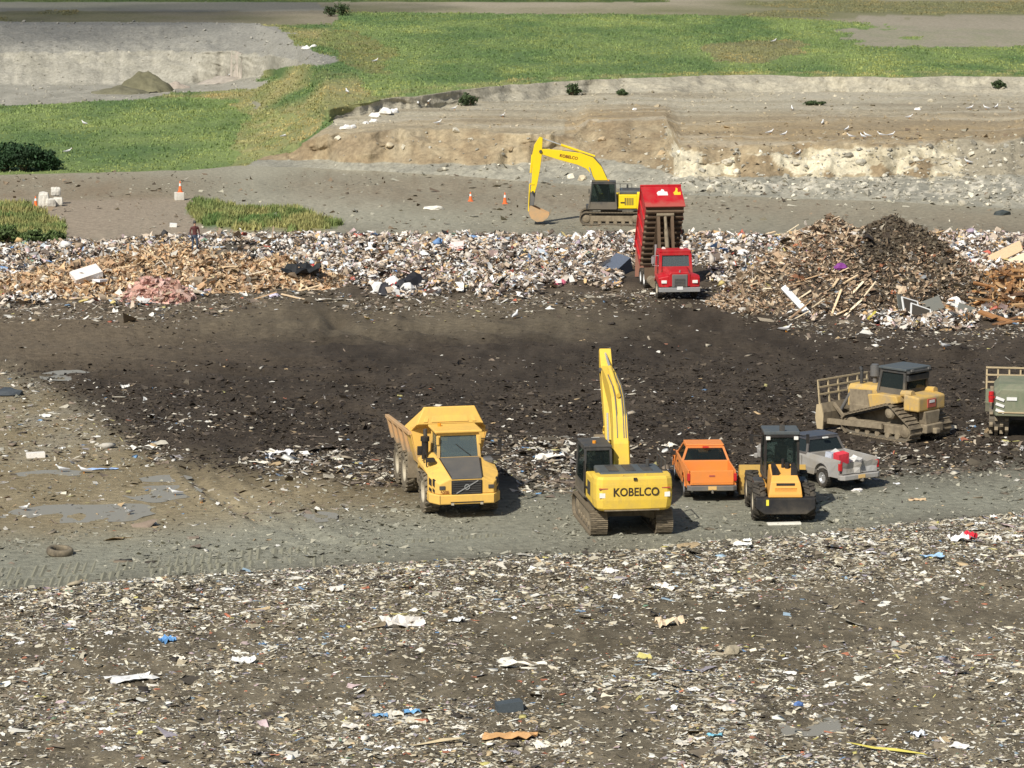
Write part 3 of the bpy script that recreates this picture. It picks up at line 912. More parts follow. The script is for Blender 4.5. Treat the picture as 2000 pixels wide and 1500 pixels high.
def make_excavator(label, yellow, pose, lettering_on, bucket_mat, coupler=0.0, boom_swing=0.0):
    root = empty('excavator')
    tag(root, label, 'excavator')
    boom_a, stick_a, bucket_a = pose
    for s_ in (-1, 1):
        make_track(root, 1.2 * s_, [(1.72, .46, .44), (-1.72, .46, .44)], .62, 46, M['track_steel'], M['mud_steel'])
    q = MB(); q.box(-.95, .95, -.75, .75, .45, .85); q.cyl((0, 0, .8), (0, 0, 1.05), .62, n=24)
    for s_ in (-1, 1):
        q.bar((s_ * .5, .5, .62), (s_ * 1.1, 1.1, .55), .3, .28); q.bar((s_ * .5, -.5, .62), (s_ * 1.1, -1.1, .55), .3, .28)
    q.build('undercarriage', M['mud_steel'], root, 0.03)
    q = MB(); q.box(-1.36, 1.36, -1.9, 1.55, 1.02, 1.16); q.box(-.4, .4, .4, 1.75, 1.0, 1.3); q.build('upper_platform', M['dark'], root, 0.02)
    # counterweight, rounded in plan
    rings = []
    for z, k in ((1.04, .90), (1.14, .97), (1.45, 1.0), (2.0, 1.0), (2.2, .985), (2.3, .95)):
        ring = []
        for (x, y) in ((-1.44, -1.75), (-1.44, -2.25), (-1.38, -2.56), (-1.18, -2.70), (-.6, -2.742), (0, -2.75), (.6, -2.742), (1.18, -2.70), (1.38, -2.56), (1.44, -2.25), (1.44, -1.75)):
            ring.append((x * (k if z > 2.1 or z < 1.2 else 1), -1.75 + (y + 1.75) * k, z))
        rings.append(ring)
    cw = MB().loft(rings).build('counterweight', yellow, root, 0.03)
    if 'rear' in lettering_on:
        text_obj('KOBELCO', .42, M['ink'], cw, (0.04, -2.752, 1.74), (math.pi / 2, 0, 0), .004, 0.009, .88)
        for s_ in (-1, 1):
            q = MB(); q.box(s_ * 1.18 - .10, s_ * 1.18 + .10, -2.71, -2.64, 1.55, 1.72); q.build('work_lamp', M['lamp_white'], root)
            q = MB(); q.box(s_ * 1.14 - .16, s_ * 1.14 + .16, -2.715, -2.66, 1.86, 1.9); q.build('reflector_strip', M['dusty_red'], root)
        q = MB(); q.box(-.06, .06, -2.79, -2.72, 2.18, 2.27); q.build('rear_camera', M['black'], root)
        for xx in (-.42, .42):
            q = MB(); q.box(xx - .035, xx + .035, -2.5, -2.43, 2.28, 2.36); q.build('lifting_eye', yellow, root)
        q = MB(); q.box(-1.1, .9, -2.70, -2.62, 1.06, 1.10); q.build('scuffed_lower_edge', M['mud_steel'], root)
    # house
    for s_ in (-1, 1):
        q = MB(); x0, x1 = (.55, 1.42) if s_ > 0 else (-1.42, -.55)
        q.box(x0, x1, -1.76, -.45 if s_ < 0 else .9, 1.16, 2.12 if s_ < 0 else 2.0)
        h = q.build('side_housing', yellow, root, 0.05)
        q = MB()
        for k in range(5):
            q.box((-1.435 if s_ < 0 else 1.415), (-1.415 if s_ < 0 else 1.435), -1.5 + k * .13, -1.43 + k * .13, 1.4, 1.9)
        q.build('vent_louvre', M['dark'], h)
    q = MB(); q.box(-1.15, 1.15, -2.1, -.55, 2.12, 2.36); hood = q.build('engine_cover', M['slate'], root, 0.06)
    q = MB(); q.cyl((.75, -1.1, 2.3), (.75, -1.1, 2.62), .07, n=10); q.build('exhaust_pipe', M['dark'], root)
    q = MB(); q.box(.7, 1.3, .95, 1.45, 1.16, 1.75); q.build('toolbox', M['dark'], root, 0.03)
    q = MB()
    for a, b in (((1.35, .2, 2.0), (1.35, .2, 2.6)), ((1.35, .2, 2.6), (1.35, -1.4, 2.6)), ((1.35, -1.4, 2.6), (1.35, -1.4, 2.1)), ((1.35, -.6, 2.6), (1.35, -.6, 2.1))):
        q.cyl(a, b, .022, n=6)
    q.build('handrail', M['dark'], root)
    c = cab_box(root, (-1.45, -.42, -.35, 1.55, 1.16), (-1.40, -.47, -.25, 1.32, 2.88), M['dark'], M['glass'], M['dark'], .09, .10, .05, sill=1.62)
    seat(c, 0, -.15, .45, M['black'])
    # boom, stick, bucket
    F0 = (.25, 1.72)
    def W(p, a, o): r = rot2(p, a); return (o[0] + r[0], o[1] + r[1])
    bp = [(-.12, -.02), (.9, .72), (1.75, 1.14), (2.45, 1.28), (3.2, 1.10), (4.5, .52), (5.7, -.02)]
    bh = [.17, .36, .43, .45, .42, .32, .17]
    bw = [W(p, boom_a, F0) for p in bp]
    boom = beam(bw, bh, .50, [.62, .56, .52, .5, .48, .44, .40]).build('boom', yellow, root, 0.02)
    tip = W((5.65, 0), boom_a, F0)
    sp = [(-.95, .16), (-.35, .24), (.25, .20), (1.2, .08), (2.3, .0), (2.9, 0)]
    sh = [.12, .28, .33, .27, .2, .14]
    sw = [W(p, stick_a, tip) for p in sp]
    beam(sw, sh, .44).build('stick', yellow, root, 0.02)
    send = W((2.85, 0), stick_a, tip)
    for s_ in (-1, 1):
        ram(root, (.75, 1.35), W((2.3, 1.05), boom_a, F0), .075, yellow, M['rod'], .6, s_ * .36)
    ram(root, W((2.4, 1.85), boom_a, F0), W((-.9, .22), stick_a, tip), .085, yellow, M['rod'], .62)
    # hydraulic hoses along the boom
    q = MB()
    for xx in (-.12, .12, .2):
        pts = [(xx, W((p[0], p[1] + h + .05), boom_a, F0)) for p, h in zip(bp[1:6], bh[1:6])]
        q.tube([(a, *b) for a, b in pts], .025, 6)
    q.build('hose', M['grey'], root)
    # bucket
    if coupler:
        q = MB(); e2 = W((2.85 + coupler, -.05), stick_a, tip)
        q.bar((0, *send), (0, *e2), .40, .34, up=(1, 0, 0)); q.build('quick_coupler', M['grey'], root, .03)
        send0 = send; bo = e2
    else:
        bo = send
    def WB(p): return W(p, bucket_a, bo)
    curve = [(0.0, .18), (.1, .46), (.45, .72), (.9, .74), (1.25, .50), (1.42, .12), (1.40, -.18)]
    q = MB()
    outer = [WB(p) for p in curve]
    rings = []
    inner = [WB((p[0] * .95 + .03, p[1] * .93)) for p in curve]
    poly = outer + inner[::-1]
    q.prism(poly, 'x', -.58, .58)
    for s_ in (-1, 1):
        q.prism([WB(p) for p in curve] + [WB((.0, -.05))], 'x', s_ * .58 - .02, s_ * .58 + .02)
    bk = q.build('bucket', bucket_mat, root, 0.01)
    for k in range(5):
        xx = -.5 + k * .25
        q = MB(); a = WB((1.40, -.12)); b = WB((1.36, -.42))
        q.bar((xx, *a), (xx, *b), .09, .06, up=(1, 0, 0)); q.build('bucket_tooth', M['mud_steel'], bk)
    b1 = W((2.35, .32), stick_a, tip); b2 = WB((.05, .42))
    for s_ in (-1, 1):
        q = MB(); q.bar((s_ * .2, *b1), (s_ * .2, *b2), .06, .12, up=(1, 0, 0)); q.bar((s_ * .2, *b1), (s_ * .2, *W((2.3, 0), stick_a, tip)), .06, .12, up=(1, 0, 0))
        q.build('bucket_link', yellow, root)
    ram(root, W((.35, .52), stick_a, tip), b1, .07, yellow, M['rod'], .62)
    q = MB(); q.cyl((-.42, *send), (.42, *send), .08, n=12); q.cyl((-.3, *tip), (.3, *tip), .11, n=12); q.build('pivot_pin', M['dark'], root)
    for o in root.children:
        if o.name.split('.')[0] in ('boom', 'stick', 'bucket', 'hose', 'hydraulic_ram', 'bucket_link', 'pivot_pin', 'quick_coupler'):
            o.rotation_euler.z = math.radians(boom_swing)
    # fittings
    for x in (-.62, .0, .62):
        q = MB(); q.box(x - .18, x + .18, -1.9, -.75, 2.355, 2.385); q.build('cover_rib', M['dark'], hood, .01)
    q = MB(); q.cyl((-1.0, .2, 2.98), (-1.0, .2, 3.12), .07, n=10); q.build('beacon', M['lamp_amber'], root)
    q = MB(); q.box(-.9, -.6, 1.36, 1.44, 2.92, 3.02); q.build('cab_lamp', M['lamp_white'], root)
    q = MB(); q.tube([(-1.47, -.45, 1.3), (-1.47, -.45, 2.5)], .02, 6); q.build('grab_rail', M['black'], root)
    q = MB(); q.box(-1.52, -1.40, 1.5, 1.56, 2.2, 2.5); q.build('wing_mirror', M['black'], root)
    q = MB(); q.box(-1.46, -1.43, -.9, -.62, 1.55, 1.62); q.build('door_latch', M['black'], root)
    if 'boom' in lettering_on:
        c0 = W((3.85, .80), boom_a, F0)
        for s_ in (-1, 1):
            text_obj('KOBELCO', .28, M['rust_ink'], boom, (s_ * .242, c0[0], c0[1]), (math.pi / 2, 0, s_ * math.pi / 2), .004, .008, 1.0)
            lt = boom.children[-1] if boom.children else None
        for o in [o for o in boom.children if o.name.startswith('lettering')]:
            s_ = 1 if o.location.x > 0 else -1
            sl_ = boom_a - math.radians(25)
            # lettering follows the slope of the boom
            base = Matrix(((0, 0, s_), (s_, 0, 0), (0, 1, 0))).to_4x4()
            o.rotation_euler = (Matrix.Rotation(sl_, 4, 'X') @ base).to_euler()
    return root


# ---------------------------------------------------------------- articulated dump truck
def make_dump_truck():
    Yl = M['yellow_truck']
    root = empty('dump_truck')
    tag(root, 'amber articulated dump truck with dusty empty body and dark grey bonnet', 'dump truck')
    # front body shell
    def ring(y, hw, zb, zs, hw2, zt):
        return [(-hw, y, zb), (-hw, y, zs), (-hw2, y, zt), (hw2, y, zt), (hw, y, zs), (hw, y, zb)]
    q = MB(); q.loft([ring(1.66, 1.02, .98, 1.36, .62, 1.55), ring(1.45, 1.16, .98, 1.45, .64, 1.64), ring(1.0, 1.32, .98, 1.58, .70, 1.78), ring(.82, 1.34, .98, 1.62, .72, 1.84)])
    q.loft([ring(.82, 1.34, 1.58, 1.63, .72, 1.84), ring(.1, 1.36, 1.62, 1.78, .82, 2.05), ring(-.9, 1.36, 1.62, 1.80, .85, 2.08), ring(-1.5, 1.30, 1.4, 1.80, .85, 2.05)])
    body = q.build('front_body', Yl, root, 0.04)
    q = MB()
    q.loft([[(-.58, 1.672, 1.53), (.58, 1.672, 1.53), (.58, 1.66, 1.60), (-.58, 1.66, 1.60)], [(-.74, .2, 2.03), (.74, .2, 2.03), (.74, .2, 2.10), (-.74, .2, 2.10)]])
    q.build('bonnet', M['hoodgrey'], root, 0.02)
    q = MB(); q.box(-.58, .58, 1.62, 1.70, .95, 1.50); g = q.build('grille', M['black'], root, 0.03)
    for k in range(6):
        m = MB(); z = 1.0 + k * .085; m.box(-.53, .53, 1.70, 1.715, z, z + .035); m.build('grille_slat', M['dark'], g)
    m = MB(); m.bar((.40, 1.725, 1.02), (-.42, 1.725, 1.48), .03, .045, up=(0, 1, 0)); m.build('diagonal_bar', M['chrome'], g)
    m = MB()
    for k in range(18):
        a0, a1 = k * math.pi / 9, (k + 1) * math.pi / 9
        m.bar((.09 * math.cos(a0), 1.735, 1.25 + .09 * math.sin(a0)), (.09 * math.cos(a1), 1.735, 1.25 + .09 * math.sin(a1)), .03, .03, up=(0, 1, 0))
    m.build('ring_emblem', M['chrome'], g)
    q = MB(); q.prism([(-1.34, 1.2), (-1.05, 1.72), (1.05, 1.72), (1.34, 1.2), (1.34, .6), (-1.34, .6)], 'z', .60, .97); q.build('bumper', Yl, root, 0.04)
    for s_ in (-1, 1):
        for (za, zb) in ((1.22, 1.52), (1.0, 1.17)):
            for (ya, yb) in ((1.44, 1.30), (1.22, 1.04)):
                def cx(y): return s_ * (1.16 + (1.45 - y) * .355 + .012)
                m = MB(); p4 = [(cx(ya), ya, za), (cx(yb), yb, za + .05), (cx(yb), yb, zb), (cx(ya), ya, zb - .05)]
                m.add(p4 + [(p[0] - s_ * .06, p[1], p[2]) for p in p4], [(0, 1, 2, 3), (7, 6, 5, 4), (0, 4, 5, 1), (1, 5, 6, 2), (2, 6, 7, 3), (3, 7, 4, 0)]); m.build('vent', M['black'], root)
        m = MB(); m.box(s_ * .92 - .11, s_ * .92 + .11, 1.60, 1.69, 1.16, 1.30); m.build('headlamp', M['dark'], root, .01)
        m = MB(); m.box(s_ * .55 - .05, s_ * .55 + .05, 1.70, 1.76, .58, .66); m.build('tow_eye', M['rim'], root)
    text_obj('A25E', .15, M['rust_ink'], body, (-.86, 1.60, 1.06), (math.pi / 2, 0, math.radians(180 - 8)), .004, .002)
    # image-left is the truck's right side (+x when facing us), keep the lettering there
    body.children[-1].location = (.84, 1.675, 1.06)
    c = cab_box(root, (-.78, .78, -1.35, .08, 2.0), (-.74, .74, -1.35, -.12, 2.92), Yl, M['windscreen'], Yl, .11, .10, .16, sill=2.08)
    seat(c, 0, -.1, .1, M['dark'])
    m = MB(); m.box(-.7, .7, .35, .62, .05, .22); m.build('dashboard', M['grey'], c, .03)
    m = MB(); m.cyl((-.0, .45, .25), (0, .35, .38), .2, n=16); m.build('steering_wheel', M['black'], c)
    for s_ in (-1, 1):
        m = MB(); m.box(s_ * .80 - .05, s_ * .80 + .05, -.02, .08, 2.55, 2.88); m.build('side_lamp_housing', Yl, root, .02)
    # right-hand (image left) side: air cleaner, exhaust, steps, rails
    m = MB(); m.cyl((1.12, -.9, 1.75), (1.12, -.9, 2.55), .13, n=14); m.cyl((1.12, -.9, 2.55), (1.12, -.9, 2.72), .17, n=14); m.build('air_cleaner', M['black'], root)
    m = MB(); m.cyl((1.0, -1.5, 1.8), (1.0, -1.5, 2.9), .08, n=10); m.build('exhaust_stack', M['dark'], root)
    m = MB(); m.tube([(1.28, -.2, 1.85), (1.28, -.2, 2.35), (1.28, .35, 2.25), (1.28, .35, 1.8)], .025, 6); m.build('handrail', M['black'], root)
    m = MB(); m.box(.98, 1.30, .2, .5, 1.98, 2.12); m.build('mirror_block', M['black'], root, .02)
    m = MB(); m.box(1.3, 1.5, -.45, -.40, 2.1, 2.45); m.build('wing_mirror', M['black'], root, .02)
    # fittings: seams, wiper, beacon, steps
    for x in (-.70, .70):
        m = MB(); m.bar((x * .84, 1.64, 1.62), (x * 1.1, .22, 2.075), .03, .03); m.build('bonnet_seam', M['black'], root)
    m = MB(); m.bar((-.45, .075, 2.12), (.1, -.03, 2.55), .025, .02); m.build('wiper', M['black'], root)
    m = MB(); m.cyl((.55, -1.0, 3.02), (.55, -1.0, 3.2), .07, n=10); m.build('beacon', M['lamp_amber'], root)
    for k in range(3):
        m = MB(); m.box(1.18, 1.40, -.80 + .0 * k, -.40, .75 + k * .32, .79 + k * .32); m.build('step', M['black'], root)
    for s_ in (-1, 1):
        m = MB(); m.box(s_ * .80 - .006, s_ * .80 + .006, -1.0, -.98, 2.1, 2.85); m.build('door_seam', M['black'], root)
        m = MB(); m.box(s_ * 1.02 - .008, s_ * 1.02 + .008, 1.70, 1.728, .64, .95); m.build('bumper_seam', M['black'], root)
    m = MB(); m.box(-.62, .62, 1.722, 1.732, .66, .70); m.build('bumper_slot', M['black'], root)
    # left-hand (image right): big mirror frame
    m = MB(); m.tube([(-.85, -.1, 2.72), (-1.62, -.05, 2.72), (-1.62, -.05, 2.08), (-.85, -.1, 2.06)], .022, 6); m.build('mirror_frame', M['black'], root)
    m = MB(); m.box(-1.66, -1.50, -.09, -.03, 2.3, 2.66); m.build('wing_mirror', M['black'], root, .02)
    m = MB(); m.box(-1.28, -.9, -.4, .3, 1.82, 2.02); m.build('toolbox', M['grey'], root, .05)
    # frame
    m = MB(); m.box(-.45, .45, -1.9, 1.0, .75, 1.35); m.box(-.5, .5, -6.5, -2.3, .85, 1.25); m.cyl((0, -2.1, .7), (0, -2.1, 1.4), .28, n=14); m.build('chassis', M['dark'], root, .02)
    for y in (0, -4.2, -5.87):
        m = MB(); m.cyl((-1.0, y, .8), (1.0, y, .8), .2, n=12); m.build('axle', M['mud_steel'], root)
        for s_ in (-1, 1):
            make_wheel(root, s_ * 1.12, y, .80, .58, M['dusty_rubber'], M['rim'], 20, s_, .05, .55)
    for s_ in (-1, 1):
        m = MB(); m.box(s_ * 1.15 - .28, s_ * 1.15 + .28, -3.1, -2.95, .75, 1.75); m.build('mud_flap', M['mud_steel'], root, .01)
        m = MB(); m.box(s_ * 1.1 - .25, s_ * 1.1 + .25, -1.45, -.95, .85, 1.4); m.build('fuel_tank', M['mud_steel'], root, .05)
    # dump body: open tub of plates
    bd = empty('dump_body', (0, -2.2, 1.4), 0, root)
    def Wd(y, z, s_): return (s_ * (1.18 + .30 * min(1, max(0, (z - 1.4) / 1.3))), y + 2.2, z - 1.4)
    prof = [(-2.05, 1.50), (-6.5, 1.25), (-8.05, 1.50), (-8.25, 2.24), (-2.15, 2.60)]
    for s_ in (-1, 1):
        o_ = [Wd(y, z, s_) for y, z in prof]
        i_ = [(p[0] - s_ * .07, p[1], p[2]) for p in o_]
        n = len(prof)
        m = MB(); m.add(o_ + i_, [tuple(range(n)), tuple(range(2 * n - 1, n - 1, -1))] + [(k, k + n, (k + 1) % n + n, (k + 1) % n) for k in range(n)])
        m.build('side_wall', M['tan_bed'], bd)
        m = MB(); m.bar(Wd(-2.15, 2.63, s_), Wd(-8.27, 2.27, s_), .16, .14); m.build('top_rail', M['tan_bed'], bd, .02)
        for yy in (-3.6, -5.0, -6.4, -7.7):
            zb = 1.42 if yy > -6.5 else 1.50
            a = Vector(Wd(yy, zb, s_)); b = Vector(Wd(yy, 2.58 + (yy + 2.15) * .059, s_)); a.x += s_ * .05; b.x += s_ * .05
            m = MB(); m.bar(a, b, .10, .2, up=(0, 1, 0)); m.build('side_rib', M['tan_bed'], bd)
    m = MB()
    fl = [(-2.05, 1.50), (-6.5, 1.25), (-8.05, 1.50)]
    m.prism([(y + 2.2, z - 1.4) for y, z in fl] + [(y + 2.2, z - 1.32) for y, z in fl[::-1]], 'x', -1.2, 1.2); m.build('floor', M['mud_steel'], bd)
    m = MB(); m.add([(-1.2, .15, .15), (1.2, .15, .15), (1.46, .05, 1.45), (-1.46, .05, 1.45), (-1.2, .07, .15), (1.2, .07, .15), (1.46, -.03, 1.45), (-1.46, -.03, 1.45)],
                    [(0, 1, 2, 3), (7, 6, 5, 4), (0, 4, 5, 1), (1, 5, 6, 2), (2, 6, 7, 3), (3, 7, 4, 0)]); m.build('front_wall', Yl, bd)
    # spill guard over the cab
    m = MB()
    fr = [(-1.28, .42, 1.62), (1.28, .42, 1.62), (.98, .30, 2.26), (-.98, .30, 2.26)]
    bk = [(-1.44, .02, 1.40), (1.44, .02, 1.40), (.98, .18, 2.26), (-.98, .18, 2.26)]
    m.loft([fr, bk]); sg = m.build('spill_guard', Yl, bd, .03)
    for (x0, x1) in ((-1.02, -.86), (-.72, .72), (.86, 1.02)):
        k0 = .36
        m = MB()
        def gp(x, t): return (x * (1 - .16 * t), .42 - .12 * t + .012, 1.70 + .40 * t)
        m.loft([[gp(x0, 0), gp(x1, 0), (gp(x1, 0)[0], gp(x1, 0)[1] - .02, gp(x1, 0)[2]), (gp(x0, 0)[0], gp(x0, 0)[1] - .02, gp(x0, 0)[2])],
                [gp(x0, 1), gp(x1, 1), (gp(x1, 1)[0], gp(x1, 1)[1] - .02, gp(x1, 1)[2]), (gp(x0, 1)[0], gp(x0, 1)[1] - .02, gp(x0, 1)[2])]])
        m.build('guard_panel', Yl, sg, .008)
    for s_ in (-1, 1):
        m = MB(); a = [(s_ * 1.28, .42, 1.62), (s_ * .98, .25, 2.22), (s_ * 1.50, -1.1, 1.32), (s_ * 1.46, .0, 1.30)]
        b = [(p[0] - s_ * .06, p[1], p[2]) for p in a]
        m.add(a + b, [(0, 1, 2, 3), (7, 6, 5, 4), (0, 4, 5, 1), (1, 5, 6, 2), (2, 6, 7, 3), (3, 7, 4, 0)]); m.build('guard_wing', Yl, sg)
        m = MB(); a = [Wd(-2.1, 1.5, s_), Wd(-3.0, 1.45, s_), Wd(-3.3, 2.56, s_), Wd(-2.1, 2.62, s_)]
        a = [(p[0] + s_ * .012, p[1], p[2]) for p in a]; b = [(p[0] - s_ * .03, p[1], p[2]) for p in a]
        m.add(a + b, [(0, 1, 2, 3), (7, 6, 5, 4), (0, 4, 5, 1), (1, 5, 6, 2), (2, 6, 7, 3), (3, 7, 4, 0)]); m.build('front_side_panel', Yl, bd)
    m = MB(); m.cyl((1.0, -3.0, 1.1), (.9, -3.4, 1.6), .09, n=10); m.cyl((-1.0, -3.0, 1.1), (-.9, -3.4, 1.6), .09, n=10); m.build('hoist_ram', M['mud_steel'], root)
    return root


# ---------------------------------------------------------------- wheel loader
def make_loader():
    Or = M['orange_loader']
    root = empty('wheel_loader')
    tag(root, 'orange and black compact wheel loader with glazed black cab parked beside orange pickup', 'wheel loader')
    for s_ in (-1, 1):
        for y in (-1.25, 1.25):
            make_wheel(root, s_ * .92, y, .70, .48, M['rubber'], M['rim'], 16, s_, .06, .5)
    m = MB(); m.box(-.4, .4, -1.8, 1.5, .5, .95); m.cyl((-.8, -1.25, .7), (.8, -1.25, .7), .16); m.cyl((-.8, 1.25, .7), (.8, 1.25, .7), .16); m.build('chassis', M['dark'], root, .03)
    # black counterweight
    m = MB(); m.loft([[(-.78, -2.25, .40), (.78, -2.25, .40), (1.10, -2.2, .62), (1.10, -2.16, .98), (-1.10, -2.16, .98), (-1.10, -2.2, .62)],
                      [(-.78, -1.9, .40), (.78, -1.9, .40), (1.10, -1.9, .62), (1.10, -1.9, 1.02), (-1.10, -1.9, 1.02), (-1.10, -1.9, .62)]])
    cw = m.build('counterweight', M['black'], root, .03)
    m = MB(); m.box(-.72, -.62, -2.215, -2.19, .72, .94); m.build('reflector', M['hi_yellow'], cw)
    # rear hood
    def rg(y, hw, zb, hw2, zt): return [(-hw, y, zb), (hw, y, zb), (hw2, y, zt), (-hw2, y, zt)]
    m = MB(); m.loft([rg(-2.14, .64, 1.0, .60, 1.12), rg(-2.04, .64, 1.0, .54, 1.58), rg(-1.72, .62, 1.0, .48, 1.76), rg(-.75, .55, 1.0, .50, 1.98), rg(-.62, .55, 1.0, .50, 1.98)])
    hood = m.build('engine_hood', Or, root, .04, seg=3)
    m = MB(); m.box(-.34, .34, -2.08, -1.99, 1.44, 1.53); m.build('grille_slot', M['black'], hood)
    for k in range(6):
        m = MB(); m.box(-.40, .40, -2.125, -2.09, 1.07 + k * .055, 1.09 + k * .055); m.build('hood_slat', Or, hood)
    for s_ in (-1, 1):
        m = MB(); m.prism([(s_ * .22, -1.72), (s_ * .46, -1.72), (s_ * .44, -1.0), (s_ * .30, -1.0)], 'z', 1.74, 1.99)
        m.v = [(x, y, z + (.20 * (y + 1.72)) * .9 - .02) for x, y, z in m.v]
        m.build('vent', M['black'], hood)
    m = MB(); m.cyl((0, -1.0, 1.9), (0, -1.0, 2.25), .06, n=10); m.cyl((.16, -1.05, 1.9), (.16, -1.05, 2.1), .1, n=10); m.build('exhaust_pipe', M['black'], root)
    m = MB(); m.box(-.03, .03, -2.12, -2.08, 1.02, 1.06); m.build('badge', M['dusty_red'], hood)
    # cab
    c = cab_box(root, (-.62, .62, -.6, .75, 1.45), (-.60, .60, -.55, .62, 3.02), M['black'], M['glass'], M['slate'], .10, .14, .07, sill=1.75)
    seat(c, 0, -.05, .45, M['black'])
    m = MB(); m.box(-.1, .1, -.66, -.62, 1.65, 2.0); m.build('rear_console', M['dark'], c)
    for s_ in (-1, 1):
        m = MB(); m.box(s_ * .52 - .08, s_ * .52 + .08, -.70, -.6, 2.90, 3.02); m.build('work_lamp', M['lamp_white'], root, .01)
        m = MB(); m.tube([(s_ * .65, .2, 2.9), (s_ * 1.05, .2, 2.9)], .02, 6); m.box(s_ * 1.05 - .06, s_ * 1.05 + .06, .17, .22, 2.6, 2.95); m.build('wing_mirror', M['black'], root)
        # fenders and steps
        m = MB(); m.box(min(s_ * .62, s_ * 1.0), max(s_ * .62, s_ * 1.0), -.45, .45, .55, 1.3); m.build('side_steps', M['dark'], root, .03)
    # front frame, arms, bucket
    m = MB(); m.box(-.45, .45, .9, 1.9, .6, 1.6); m.build('front_frame', Or, root, .04)
    for s_ in (-1, 1):
        m = MB(); m.bar((s_ * .45, 1.2, 1.6), (s_ * .45, 2.6, .65), .12, .28); m.build('lift_arm', Or, root)
        m = MB(); m.cyl((s_ * .3, 1.3, 1.2), (s_ * .3, 2.4, .8), .06); m.build('hydraulic_ram', M['rod'], root)
    m = MB()
    pr = [(2.55, .22), (2.45, .55), (2.55, .95), (2.75, 1.30)]
    m.prism(m.shell(pr, .05), 'x', -1.27, 1.27); m.prism(m.shell([(2.55, .20), (3.55, .14)], .05), 'x', -1.27, 1.27)
    for s_ in (-1, 1):
        m.prism([(2.55, .2), (2.45, .55), (2.55, .95), (2.75, 1.3), (3.1, 1.0), (3.5, .2)], 'x', s_ * 1.25 - .03, s_ * 1.25 + .03)
    m.build('bucket', M['bucket_yellow'], root)
    return root


